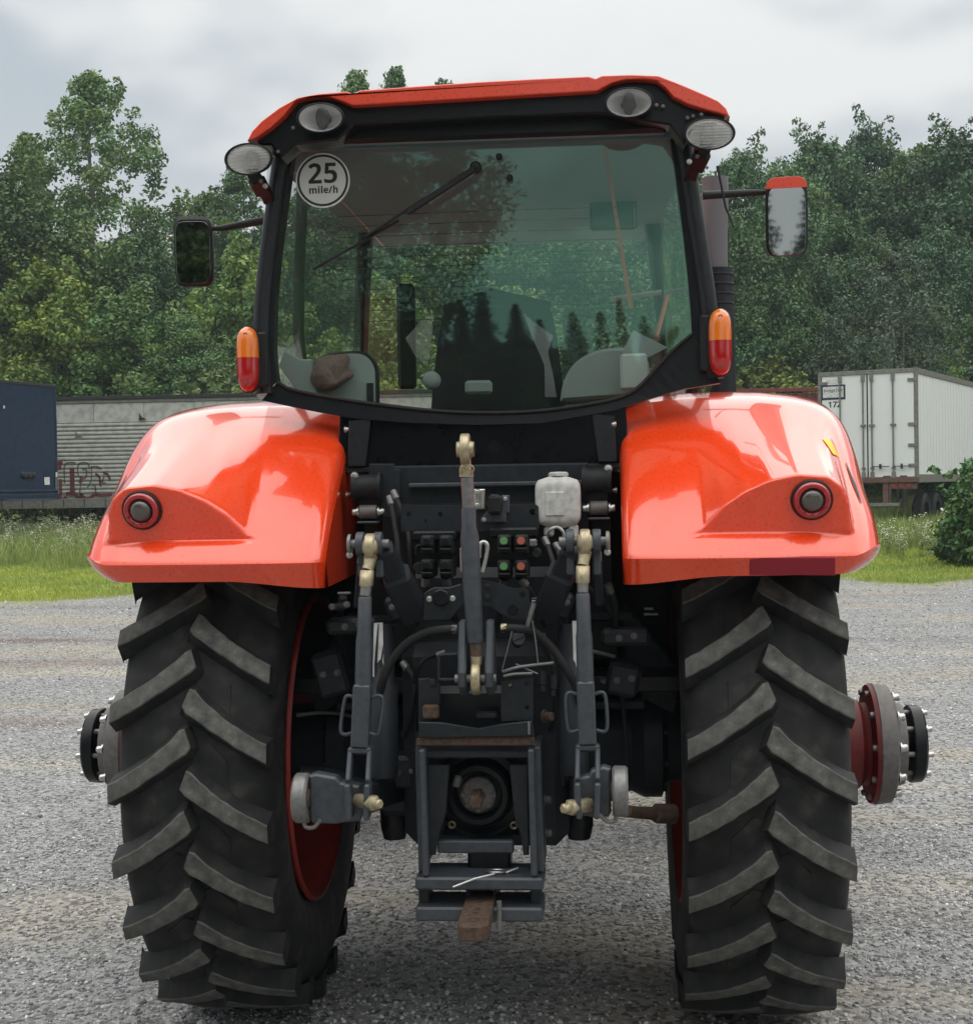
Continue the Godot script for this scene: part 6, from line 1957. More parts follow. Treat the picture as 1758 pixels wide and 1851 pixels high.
# one kind of tree: height, crown radius, height of the crown's foot, fullness of its lower part, number of clumps and so on
func tree_kind(seed_: int, h: float, rad: float, foot: float, low: float, clumps: int, size: float, per: int, leaf: float, tone: Color, stems := 1, point := 0.72) -> Array:
	var r := RandomNumberGenerator.new()
	r.seed = seed_
	var lobe := FastNoiseLite.new()
	lobe.seed = seed_
	lobe.frequency = 0.5
	var spots := []
	for k in clumps:
		var t := pow(r.randf(), 0.92)
		var a := r.randf() * TAU
		var prof := pow(sin(PI * clampf(pow(t, low), 0.02, 0.985)), point)
		var wob := 1.0 + 0.75 * lobe.get_noise_3d(cos(a) * 1.6, t * 5.0, sin(a) * 1.6)
		var rr := rad * prof * wob * pow(r.randf(), 0.38)
		var y := lerpf(foot, h - size * 0.6, t)
		spots.append([Vector3(cos(a) * rr, y, sin(a) * rr), size * r.randf_range(0.55, 1.15) * (0.55 + 0.45 * prof)])
	# leader shoots that break the outline
	for k in 26:
		var a := r.randf() * TAU
		var t := r.randf_range(0.35, 1.0)
		var prof := pow(sin(PI * clampf(pow(t, low), 0.02, 0.97)), point)
		var rr := rad * prof * 0.9
		var y := lerpf(foot, h, t)
		for j in 4:
			spots.append([Vector3(cos(a) * rr, y + j * size * 0.28 - size * 0.4, sin(a) * rr) + Vector3(r.randf_range(-0.3, 0.3) + cos(a) * 0.12 * j, 0, r.randf_range(-0.3, 0.3) + sin(a) * 0.12 * j) * size, size * r.randf_range(0.8, 1.2) * (0.50 - 0.09 * j)])
	var st := surf()
	for s in stems:
		var lean := Vector3(r.randf_range(-0.06, 0.06), 0, r.randf_range(-0.06, 0.06)) * h * (1.0 if stems > 1 else 0.5)
		var off := Vector3(r.randf_range(-0.5, 0.5), 0, r.randf_range(-0.5, 0.5)) * (0.9 if stems > 1 else 0.0)
		var pts := []
		var rs := []
		for k in 7:
			var t := k / 6.0
			pts.append(off + lean * t * t + Vector3(sin(t * 5.0 + s) * 0.12, t * h * 0.86 - 0.15, cos(t * 4.0 + s) * 0.12))
			rs.append(h * 0.0135 / sqrt(stems) * (1.0 - 0.86 * t) + 0.012)
		tube(st, pts, rs, 8)
		for k in int(14.0 / stems):
			var sp: Array = spots[r.randi() % clumps]
			var c: Vector3 = sp[0]
			var y0 := clampf(c.y - Vector2(c.x, c.z).length() * 0.75, foot * 0.7, h * 0.8)
			var t := y0 / (h * 0.86)
			var root: Vector3 = off + lean * t * t + Vector3(sin(t * 5.0 + s) * 0.12, y0, cos(t * 4.0 + s) * 0.12)
			tube(st, [root, root.lerp(c, 0.5) + Vector3(0, 0.1, 0), c], [h * 0.005, h * 0.003, 0.01], 5, false)
	st.generate_normals()
	return [st.commit(), leaf_crown(seed_ + 1, tone, spots, leaf, per)]


func conifer_kind(seed_: int, h: float, rad: float, tone: Color) -> Array:
	var r := RandomNumberGenerator.new()
	r.seed = seed_
	var spots := []
	for k in 26:
		var t := k / 26.0
		var y := lerpf(h * 0.10, h * 0.97, t)
		var reach := rad * (1.0 - t) * r.randf_range(0.55, 1.2) + 0.12
		var arms := 7
		for j in arms:
			var a := TAU * j / arms + k * 0.9 + r.randf_range(-0.3, 0.3)
			for q in 4:
				var f := (q + 0.6) / 4.0
				spots.append([Vector3(cos(a) * reach * f, y - reach * f * 0.18, sin(a) * reach * f), 0.36 * (1.2 - 0.5 * t)])
	var st := surf()
	tube(st, [Vector3.ZERO, Vector3(0, h * 0.5, 0), Vector3(0, h, 0)], [h * 0.018, h * 0.011, 0.01], 8)
	st.generate_normals()
	return [st.commit(), leaf_crown(seed_ + 1, tone, spots, 0.085, 26, 0.45)]


func make_trees() -> void:
	var bark := mat("bark", lin(0.11, 0.10, 0.085), 0.9, 0.0, M.grime, 1.0)
	var pale_bark := mat("pale_bark", lin(0.30, 0.29, 0.26), 0.9, 0.0, M.grime, 1.0)
	var leafy := mat("leaf", Color.WHITE, 0.62)
	leafy.vertex_color_use_as_albedo = true
	leafy.backlight_enabled = true
	leafy.backlight = Color(0.42, 0.48, 0.26)
	var tones := [leafy]
	for c in [Color(1.0, 0.96, 0.80), Color(0.80, 0.86, 0.84), Color(0.92, 0.95, 1.0)]:
		var l: StandardMaterial3D = leafy.duplicate()
		l.albedo_color = c
		tones.append(l)
	var kinds := {
		"poplar": tree_kind(101, 15.0, 2.9, 2.0, 0.80, 230, 0.66, 130, 0.078, Color(0.125, 0.205, 0.066), 1, 1.05),
		"cottonwood": tree_kind(111, 15.0, 3.5, 1.6, 0.80, 260, 0.64, 120, 0.078, Color(0.130, 0.210, 0.068)),
		"maple": tree_kind(202, 14.0, 4.2, 1.2, 0.90, 330, 1.05, 170, 0.088, Color(0.068, 0.135, 0.050)),
		"oval": tree_kind(303, 13.0, 3.5, 0.8, 0.82, 310, 0.95, 165, 0.084, Color(0.092, 0.170, 0.052)),
		"young": tree_kind(404, 7.0, 2.2, 0.3, 0.70, 180, 0.62, 130, 0.068, Color(0.155, 0.245, 0.060)),
		"birch": tree_kind(505, 10.0, 2.6, 2.4, 0.80, 190, 0.66, 90, 0.070, Color(0.110, 0.150, 0.085), 4),
		"bush": tree_kind(606, 3.2, 1.7, 0.05, 0.62, 150, 0.42, 120, 0.048, Color(0.135, 0.185, 0.050), 3),
	}
	rng.seed = 5
	for e in [
		["cottonwood", Vector3(-17.26, 0.42, -45), 1.085, 1.0, "tallest airy poplar standing above the grey trailer, sky showing through its crown"],
		["poplar", Vector3(-20.50, 0.42, -47), 0.979, 0.9, "shorter airy poplar at the left edge, beside the tallest poplar"],
		["maple", Vector3(-20.37, 0.42, -43), 0.889, 1.2, "dark broad tree cut by the left picture edge above the blue trailer"],
		["oval", Vector3(-15.14, 0.42, -44), 0.815, 1.0, "rounded green tree just right of the tallest poplar, behind the left wing mirror"],
		["poplar", Vector3(-13.97, 0.71, -52), 0.947, 0.85, "slim poplar rising beside the cab's upper left work lamp"],
		["oval", Vector3(-15.92, 1.06, -55), 1.043, 0.9, "small pointed tree far behind, between poplars left of the cab"],
		["young", Vector3(-16.88, 0.42, -40), 1.244, 1.1, "light green young tree behind the blue trailer roof"],
		["young", Vector3(-14.15, 0.42, -39), 1.090, 1.1, "light green sapling behind the middle of the grey trailer"],
		["oval", Vector3(-12.43, 0.42, -39), 0.531, 1.0, "mid green low tree behind the grey trailer, below the left mirror"],
		["young", Vector3(-11.23, 0.42, -42), 1.368, 1.0, "bright young tree against the left cab pillar"],
		["bush", Vector3(-10.90, 0.42, -38), 1.616, 1.3, "yellowish bush over the grey trailer roof beside the orange and red lamp"],
		["bush", Vector3(-13.30, 0.42, -37.5), 1.415, 0.9, "small pale sumac peeping over the grey trailer roof"],
		["maple", Vector3(-10.19, 0.44, -48), 0.897, 1.0, "dark tree seen through the left part of the rear window"],
		["poplar", Vector3(-8.81, 0.54, -50), 1.150, 0.8, "poplar whose twin tips show over the left end of the cab roof"],
		["poplar", Vector3(-7.28, 0.54, -50), 1.154, 0.7, "poplar tip just right of the twin tips over the cab roof"],
		["poplar", Vector3(-5.93, 0.94, -54), 1.168, 0.7, "lone thin treetop over the middle left of the cab roof"],
		["young", Vector3(-6.21, 0.42, -40), 1.127, 1.0, "light green sapling seen through the rear window beside the dark side console"],
		["oval", Vector3(-3.94, 0.71, -52), 1.182, 1.1, "tree seen through the middle of the rear window"],
		["young", Vector3(-2.32, 0.42, -41), 1.082, 1.0, "light sapling seen through the rear window above the seat"],
		["maple", Vector3(-0.88, 0.54, -50), 1.052, 1.0, "dark tree seen through the rear window beside the inside mirror"],
		["oval", Vector3(1.85, 0.71, -52), 1.141, 1.1, "tree seen through the right part of the rear window"],
		["maple", Vector3(5.29, 0.42, -47), 0.941, 0.8, "dark treetop just right of the lowest right work lamp"],
		["oval", Vector3(7.75, 0.94, -54), 1.052, 0.9, "tree behind the right wing mirror"],
		["maple", Vector3(9.70, 1.47, -58), 1.076, 0.85, "broad treetop right of the right wing mirror, left of the skyline dip"],
		["maple", Vector3(11.90, 1.77, -60), 1.111, 0.8, "highest treetop of the right hillside skyline"],
		["oval", Vector3(14.02, 1.47, -58), 1.140, 0.95, "treetop just right of the dip in the skyline"],
		["maple", Vector3(14.82, 1.06, -55), 1.050, 1.0, "tall tree at the right picture edge on the skyline"],
		["oval", Vector3(5.98, 0.42, -45), 0.678, 1.0, "lower tree in front of the hillside below the right wing mirror"],
		["oval", Vector3(9.29, 0.54, -50), 0.861, 0.9, "yellow-green crown in the middle of the right hillside"],
		["birch", Vector3(9.52, 0.42, -42), 0.877, 1.0, "pale grey-green birch with thin bare stems above the white trailer"],
		["maple", Vector3(12.21, 0.42, -47), 0.734, 0.9, "dark crown above the right side of the white trailer"],
		["maple", Vector3(7.52, 0.42, -45), 0.507, 0.9, "dark low tree above the red container"],
		["bush", Vector3(5.77, 0.42, -43.5), 1.723, 1.3, "olive bush beside the orange and red lamp, over the right mudguard"],
		["young", Vector3(11.05, 0.42, -41), 0.738, 0.7, "light green sapling behind the white trailer roof at the right"],
		["maple", Vector3(12.40, 0.42, -43), 0.481, 0.9, "dark low tree at the right edge behind the white trailer"],
	]:
		var k: String = e[0]
		var t := thing("bush" if k == "bush" else "tree", e[4], "bush" if k == "bush" else "tree", e[1], "trees behind the trailers")
		put("trunk", kinds[k][0], pale_bark if k == "birch" else bark, t)
		put("crown", kinds[k][1], tones[0 if k == "cottonwood" else rng.randi() % 4], t)
		t.rotation.y = rng.randf() * TAU
		t.scale = Vector3(e[2] * e[3], e[2], e[2] * e[3])
	# shrub in front of the white trailer
	var shrub := thing("shrub", "leafy dark green shrub at the right edge, before the white trailer's side", "shrub", Vector3(7.18, 0.20, -21.0))
	shrub.scale = Vector3.ONE * 0.82
	put("trunk", kinds.bush[0], bark, shrub).scale = Vector3(0.7, 0.55, 0.7)
	put("crown", leaf_crown(71, Color(0.070, 0.145, 0.038), shrub_spots(), 0.075, 70), leafy, shrub)
	# the wood on the rising ground behind, one mass
	var woods := []
	var tint := []
	for row in 4:
		for k in 17:
			var z := -66.0 - row * 9.0 + rng.randf_range(-3, 3)
			var x := -46.0 + k * 5.6 + rng.randf_range(-2, 2)
			var s := rng.randf_range(0.72, 0.98) * (0.86 if x < 12.0 else 1.0)
			woods.append(Transform3D(Basis(Vector3.UP, rng.randf() * TAU).scaled(Vector3(s * 1.15, s, s * 1.15)), Vector3(x, ground_y(x, z) - 1.0, z)))
			var c := rng.randf_range(0.8, 1.15)
			tint.append(Color(c, c, c))
	for k in 90:
		var side := -1.0 if k % 2 == 0 else 1.0
		var x := side * rng.randf_range(26.0, 100.0)
		var z := rng.randf_range(-75.0, -36.0) + (absf(x) - 26.0) * 0.55
		var s := rng.randf_range(0.7, 1.05)
		woods.append(Transform3D(Basis(Vector3.UP, rng.randf() * TAU).scaled(Vector3(s * 1.15, s, s * 1.15)), Vector3(x, ground_y(x, z) - 1.0, z)))
		tint.append(Color(1, 1, 1).darkened(rng.randf_range(0.0, 0.2)))
	var w := scatter("woodland", kinds.maple[1], leafy, woods, tint)
	tag(w, "dense green wood climbing the slope behind the trees", "", "", "stuff")
	# woods behind the viewer, which the rear window, the mirrors and the mudguards reflect
	var con := conifer_kind(808, 9.0, 2.3, Color(0.022, 0.045, 0.024))
	var back := []
	var backc := []
	var con_at := []
	var con_c := []
	for e in [[-6.5, 27.0, 1.1], [-11.0, 25.0, 1.15], [-16.0, 29.0, 1.2], [-21.0, 24.0, 1.1], [-27.0, 28.0, 1.2], [24.0, 34.0, 0.8], [31.0, 30.0, 0.9]]:
		back.append(Transform3D(Basis(Vector3.UP, e[0]).scaled(Vector3.ONE * e[2]), Vector3(e[0], ground_y(e[0], e[1]), e[1])))
		backc.append(Color.WHITE)
	for k in 30:
		var x := -13.0 + k * 2.1 + rng.randf_range(-0.7, 0.7)
		var z := 58.0 + rng.randf_range(-4, 10)
		con_at.append(Transform3D(Basis(Vector3.UP, k * 1.3).scaled(Vector3.ONE * (rng.randf_range(0.42, 0.85) + 0.012 * k)), Vector3(x, ground_y(x, z), z)))
		con_c.append(Color.WHITE)
	var hedge := []
	var hedgec := []
	for k in 44:
		var x := -16.0 + k * 0.95 + rng.randf_range(-0.6, 0.6)
		var z := 27.0 + rng.randf_range(-3, 5)
		hedge.append(Transform3D(Basis(Vector3.UP, k * 1.7).scaled(Vector3(1.3, rng.randf_range(0.55, 1.1), 1.3)), Vector3(x, ground_y(x, z) - 0.1, z)))
		hedgec.append(Color(0.45, 0.5, 0.5))
	var scrub := scatter("scrub", kinds.bush[1], leafy, hedge, hedgec)
	tag(scrub, "dark scrub mirrored low in the rear window", "", "", "stuff")
	var behind := scatter("woodland", kinds.maple[1], leafy, back, backc)
	tag(behind, "tall leafy wood mirrored in the left half of the rear window", "", "", "stuff")
	var firs := scatter("fir_wood", con[1], leafy, con_at, con_c)
	tag(firs, "row of dark firs mirrored low in the rear window", "", "", "stuff")


func shrub_spots() -> Array:
	var r := RandomNumberGenerator.new()
	r.seed = 33
	var out := []
	for k in 130:
		var t := r.randf()
		var a := r.randf() * TAU
		var rr := (1.25 - 0.9 * t * t) * pow(r.randf(), 0.45)
		out.append([Vector3(cos(a) * rr, 0.15 + t * 2.1, sin(a) * rr), r.randf_range(0.16, 0.34)])
	for k in 12:
		var a := r.randf() * TAU
		for j in 4:
			out.append([Vector3(cos(a) * (0.7 + 0.2 * j), 0.9 + 0.28 * j + 0.4 * r.randf(), sin(a) * (0.7 + 0.2 * j)), 0.15 - 0.02 * j])
	return out


# ---------------------------------------------------------------- trailers
func undercarriage(t: Node3D, len: float, from: float, axis_x: bool) -> void:
	for k in 2:
		for s in [-1.0, 1.0]:
			var along := from + k * 1.25
			var at := Vector3(s * 0.95, 0.5, along) if not axis_x else Vector3(along, 0.5, s * 0.9)
			var dir := Vector3(s, 0, 0) if not axis_x else Vector3(0, 0, s)
			var st := surf()
			lathe(st, at - dir * 0.14, dir, [Vector2(0.0, 0.0), Vector2(0.42, 0.0), Vector2(0.5, 0.05), Vector2(0.5, 0.23), Vector2(0.42, 0.28), Vector2(0.28, 0.26), Vector2(0.26, 0.16), Vector2(0.0, 0.16)], 28)
			part("wheel", st, M.rubber, t)


func make_trailers() -> void:
	var white := mat("trailer_white", lin(0.84, 0.86, 0.865), 0.5, 0.0, M.speck, 1.1)
	var alu := mat("trailer_grey", lin(0.50, 0.505, 0.465), 0.55, 0.1, M.grime, 0.5)
	var alu_rail := mat("trailer_rail", lin(0.23, 0.225, 0.20), 0.6, 0.2, M.grime, 1.0)
	var navy := mat("trailer_blue", lin(0.010, 0.026, 0.062), 0.35, 0.0, M.grime, 0.5)
	var brown := mat("trailer_frame", lin(0.15, 0.085, 0.065), 0.8, 0.0, M.grime, 1.5)
	var dark := mat("trailer_dark", lin(0.02, 0.02, 0.02), 0.8)
	var paint := mat("spray_paint", lin(0.13, 0.028, 0.026), 0.7)
	var paint2 := mat("spray_line", lin(0.10, 0.075, 0.07), 0.7)
	var red_box := mat("container_red", lin(0.17, 0.035, 0.028), 0.6, 0.0, M.grime, 0.5)
	var st: SurfaceTool
	# white trailer: its rear doors look at the viewer, its right side runs off into the distance
	var t := thing("semi_trailer", "white box trailer with closed rear doors and the number 172", "trailer", Vector3(6.77, 0.41, -30.98))
	t.rotation.y = deg_to_rad(-25.0)
	boxed("box", Vector3(0, 2.66, -6.0), Vector3(2.34, 2.56, 11.9), white, t, 0.02)
	for s in [-1.0, 1.0]:
		boxed("corner_post", Vector3(s * 1.165, 2.66, 0.0), Vector3(0.075, 2.62, 0.09), alu_rail, t)
		boxed("top_rail", Vector3(s * 1.165, 3.93, -6.0), Vector3(0.06, 0.13, 11.9), alu_rail, t)
		boxed("bottom_rail", Vector3(s * 1.165, 1.36, -6.0), Vector3(0.07, 0.20, 11.9), alu_rail, t)
		for k in 34:
			boxed("side_post", Vector3(s * 1.175, 2.66, -0.35 - k * 0.34), Vector3(0.012, 2.44, 0.04), white, t, 0.002)
	boxed("header_rail", Vector3(0, 3.945, 0.0), Vector3(2.40, 0.10, 0.10), alu_rail, t)
	boxed("sill_rail", Vector3(0, 1.33, 0.02), Vector3(2.42, 0.12, 0.12), brown, t)
	for s in [-1.0, 1.0]:
		boxed("door", Vector3(s * 0.562, 2.65, 0.0), Vector3(1.105, 2.50, 0.05), white, t, 0.008)
	boxed("door_gap", Vector3(0, 2.65, 0.018), Vector3(0.03, 2.50, 0.03), dark, t, 0.002)
	for x in [-0.66, -0.10, 0.11, 0.62]:
		st = surf()
		tube(st, [Vector3(x, 1.42, 0.06), Vector3(x, 3.88, 0.06)], 0.020, 8)
		var rod := part("lock_rod", st, alu_rail, t)
		for y in [3.80, 2.66, 1.62, 1.45]:
			boxed("rod_guide", Vector3(x, y, 0.05), Vector3(0.085 if y > 3 or y < 2 else 0.13, 0.16 if y > 3 or y < 1.6 else 0.05, 0.06), alu_rail, rod, 0.004)
		if x > 0 or x < -0.3:
			st = surf(-1)
			bar(st, Vector3(x, 1.66, 0.09), Vector3(x + 0.42, 1.66, 0.09), 0.025, 0.02, 0.003, Vector3(0, 0, 1))
			box(st, Vector3(x + 0.2, 1.66, 0.08), Vector3(0.05, 0.12, 0.04), 0.004)
			part("lock_handle", st, dark, rod)
	for s in [-1.0, 1.0]:
		for y in [3.72, 2.66, 2.16, 1.68]:
			boxed("hinge", Vector3(s * 1.08, y, 0.04), Vector3(0.22, 0.075, 0.03), alu_rail, t)
	for x in [-0.8, -0.4, 0.45, 0.85]:
		boxed("bumper_block", Vector3(x, 1.42, 0.03), Vector3(0.16, 0.035, 0.03), brown, t)
	# company panel and number
	var panel := boxed("name_panel", Vector3(-0.83, 3.50, 0.03), Vector3(0.60, 0.36, 0.006), mat("panel_blue", lin(0.02, 0.025, 0.06), 0.5), t, 0.001)
	boxed("panel_face", Vector3(-0.83, 3.505, 0.036), Vector3(0.51, 0.27, 0.004), M.white_paint, panel, 0.001)
	var name_t := lettering("PengATEX", Vector3(-0.83, 3.54, 0.039), 0.098, mat("panel_ink", lin(0.10, 0.10, 0.16), 0.6), panel, true)
	name_t.rotation.z = 0.0
	lettering("172", Vector3(-0.80, 3.20, 0.028), 0.20, M.ink, t, true)
	boxed("small_plate", Vector3(-0.88, 3.77, 0.03), Vector3(0.26, 0.10, 0.004), M.white_paint, t, 0.001)
	# under-run guard and wheels
	for x in [-0.62, 0.42]:
		boxed("guard_post", Vector3(x, 1.02, 0.0), Vector3(0.13, 0.56, 0.10), brown, t)
	boxed("guard_bar", Vector3(-0.1, 0.74, 0.02), Vector3(1.7, 0.08, 0.08), alu_rail, t)
	boxed("lamp_panel", Vector3(0.80, 1.19, 0.0), Vector3(0.72, 0.16, 0.06), brown, t)
	for x in [0.62, 0.80, 0.98]:
		boxed("marker_lamp", Vector3(x, 1.19, 0.035), Vector3(0.13, 0.10, 0.02), M.dark_red_lens, t)
	boxed("number_plate", Vector3(-0.30, 1.14, 0.02), Vector3(0.16, 0.14, 0.01), M.white_paint, t, 0.002)
	undercarriage(t, 11.9, -2.6, false)
	# grey trailer: its long ribbed side looks at the viewer
	t = thing("semi_trailer", "grey ribbed aluminium trailer with dark red graffiti on its side", "trailer", Vector3(-10.0, 0.41, -34.0))
	t.rotation.y = deg_to_rad(1.0)
	boxed("box", Vector3(0, 2.53, -1.25), Vector3(12.6, 2.75, 2.4), alu, t, 0.02)
	boxed("top_rail", Vector3(0, 3.93, 0.0), Vector3(12.66, 0.09, 0.10), dark, t)
	boxed("upper_rail", Vector3(0, 3.83, -0.03), Vector3(12.64, 0.08, 0.07), alu_rail, t)
	boxed("bottom_rail", Vector3(0, 1.06, 0.0), Vector3(12.64, 0.26, 0.10), alu_rail, t)
	for k in 9:
		boxed("panel_sheet", Vector3(-5.6 + k * 1.4, 3.52, -0.035), Vector3(1.385, 0.52, 0.02), alu, t, 0.004)
	for k in 17:
		boxed("rib", Vector3(0, 3.20 - k * 0.114, -0.03), Vector3(12.6, 0.070, 0.045), alu, t, 0.012)
	for k in 22:
		boxed("rail_post", Vector3(-6.1 + k * 0.58, 1.06, 0.052), Vector3(0.02, 0.22, 0.01), dark, t, 0.001)
	for k in 3:
		var p: Array = [[-2.17, 3.33], [-3.95, 2.88], [0.6, 2.95]][k]
		plate("torn_patch", [Vector3(p[0] - 0.07, p[1] - 0.04, -0.008), Vector3(p[0] + 0.14, p[1], -0.008), Vector3(p[0] + 0.02, p[1] + 0.05, -0.008), Vector3(p[0] - 0.05, p[1] + 0.16, -0.008)], Vector3(0, 0, 0.02), dark if k == 0 else M.worn_steel, t, 0.002)
	# sprayed letters
	var spray := Node3D.new()
	spray.name = "graffiti"
	t.add_child(spray)
	for q in [
		[[[-4.85, 2.15], [-4.66, 2.17]], 0.10, 0], [[[-4.80, 2.15], [-4.78, 1.95]], 0.11, 0], [[[-4.76, 1.62], [-4.75, 1.10]], 0.085, 0], [[[-4.85, 1.06], [-4.72, 0.98], [-4.60, 0.92], [-4.54, 1.05]], 0.10, 0],
		[[[-4.58, 1.5], [-4.58, 2.0], [-4.48, 2.14], [-4.30, 2.17], [-4.12, 2.16]], 0.035, 1], [[[-4.25, 1.98], [-4.26, 1.55], [-4.26, 1.18]], 0.13, 0], [[[-4.52, 1.14], [-4.35, 1.16], [-4.12, 1.12], [-4.02, 0.99], [-3.92, 1.03], [-3.85, 1.14]], 0.10, 0],
		[[[-3.98, 1.70], [-4.02, 1.95], [-3.95, 2.11], [-3.78, 2.15], [-3.60, 2.13], [-3.50, 1.99]], 0.035, 1], [[[-3.80, 1.92], [-3.68, 1.95], [-3.64, 1.80], [-3.70, 1.66], [-3.82, 1.62]], 0.035, 1], [[[-3.86, 1.70], [-3.92, 1.5]], 0.08, 0], [[[-3.90, 1.48], [-3.96, 1.1]], 0.03, 1],
		[[[-3.42, 2.02], [-3.44, 1.66], [-3.52, 1.46], [-3.62, 1.34]], 0.03, 1], [[[-3.36, 1.42], [-3.28, 1.34], [-3.27, 1.12]], 0.035, 1], [[[-3.44, 2.02], [-3.20, 2.02], [-3.02, 1.93]], 0.035, 1], [[[-3.26, 1.78], [-3.12, 1.70], [-3.08, 1.55], [-3.06, 1.38]], 0.06, 0],
		[[[-2.92, 1.66], [-2.98, 1.50], [-2.84, 1.48]], 0.04, 1], [[[-2.92, 1.80], [-2.76, 1.76], [-2.66, 1.58]], 0.06, 0], [[[-3.86, 1.06], [-3.60, 0.98], [-3.30, 1.10], [-3.0, 1.07], [-2.6, 1.10]], 0.085, 0]]:
		st = surf(-1)
		var path := []
		for v in q[0]:
			path.append(Vector3(-4.52 + (v[0] + 4.85) * 0.66, v[1] * 0.84 + 0.36, 0.0))
		if path.size() > 2:
			path = spline(path, 5)
		for k in path.size() - 1:
			var d: Vector3 = (path[k + 1] - path[k]).normalized()
			bar(st, path[k] - d * 0.01, path[k + 1] + d * 0.01, q[1], 0.004, 0.0005, Vector3(d.y, -d.x, 0) if absf(d.y) > 0.01 else Vector3(0, -d.x, 0))
		part("sprayed_stroke", st, paint if q[2] == 0 else paint2, spray)
	undercarriage(t, 12.6, 3.2, true)
	# blue trailer: its front wall stands obliquely at the left edge
	t = thing("semi_trailer", "dark blue box trailer cut by the left picture edge", "trailer", Vector3(-13.24, 0.40, -30.5))
	t.rotation.y = deg_to_rad(90.0 - 16.4)
	# local +x runs along the front wall towards the far corner, +z looks out of it
	boxed("box", Vector3(-1.25, 2.62, -6.0), Vector3(2.5, 2.86, 12.0), navy, t, 0.02)
	boxed("top_rail", Vector3(-1.25, 4.03, -0.02), Vector3(2.54, 0.07, 0.08), dark, t)
	for s in [0.0, 1.0]:
		boxed("corner_post", Vector3(-2.5 * s, 2.62, -0.02), Vector3(0.05, 2.84, 0.07), navy, t)
	boxed("lower_beam", Vector3(-1.25, 1.42, 0.02), Vector3(2.5, 0.05, 0.05), navy, t)
	boxed("lower_beam", Vector3(-1.25, 1.27, 0.03), Vector3(2.5, 0.16, 0.05), navy, t)
	boxed("bumper_edge", Vector3(-1.05, 1.205, 0.06), Vector3(2.0, 0.035, 0.02), M.link_grey, t)
	for x in [-1.30, -1.12, -0.94]:
		st = surf()
		lathe(st, Vector3(x, 1.80, 0.0), Vector3(0, 0, 1), [Vector2(0.09, 0.0), Vector2(0.08, 0.05), Vector2(0.05, 0.10), Vector2(0.0, 0.10)], 16)
		part("air_coupling", st, dark, t)
	boxed("notice", Vector3(-0.40, 1.66, 0.01), Vector3(0.20, 0.19, 0.004), M.white_paint, t, 0.001)
	boxed("reflector_strip", Vector3(-0.05, 1.62, 0.02), Vector3(0.08, 0.42, 0.006), M.worn_steel, t, 0.001)
	boxed("marker_lamp", Vector3(-0.05, 1.82, 0.03), Vector3(0.06, 0.12, 0.02), M.white_paint, t, 0.004)
	boxed("marker_lamp", Vector3(-1.95, 3.42, 0.02), Vector3(0.05, 0.07, 0.02), M.white_paint, t, 0.004)
	undercarriage(t, 12.0, -10.0, false)
	for s in [-0.5, -2.0]:
		boxed("landing_leg", Vector3(s, 0.62, -2.4), Vector3(0.14, 1.2, 0.14), dark, t)
	# red container behind the white trailer
	t = thing("container", "dark red corrugated container behind the left of the white trailer", "container", Vector3(6.98, 0.42, -39.0))
	boxed("box", Vector3(-3.0, 2.62, -1.25), Vector3(5.9, 2.66, 2.3), red_box, t, 0.01)
	boxed("top_rail", Vector3(-3.0, 4.05, -0.04), Vector3(6.0, 0.11, 0.10), red_box, t)
	boxed("bottom_rail", Vector3(-3.0, 1.36, -0.04), Vector3(6.0, 0.16, 0.10), red_box, t)
	for k in 2:
		boxed("corner_post", Vector3(-6.0 * k, 2.66, -0.05), Vector3(0.14, 2.72, 0.14), red_box, t)
	for k in 22:
		boxed("corrugation", Vector3(-0.22 - k * 0.265, 2.68, -0.09), Vector3(0.125, 2.5, 0.05), red_box, t, 0.02)
	for k in 2:
		boxed("chassis_leg", Vector3(-0.6 - 4.6 * k, 0.65, -1.2), Vector3(0.3, 1.3, 1.8), dark, t)


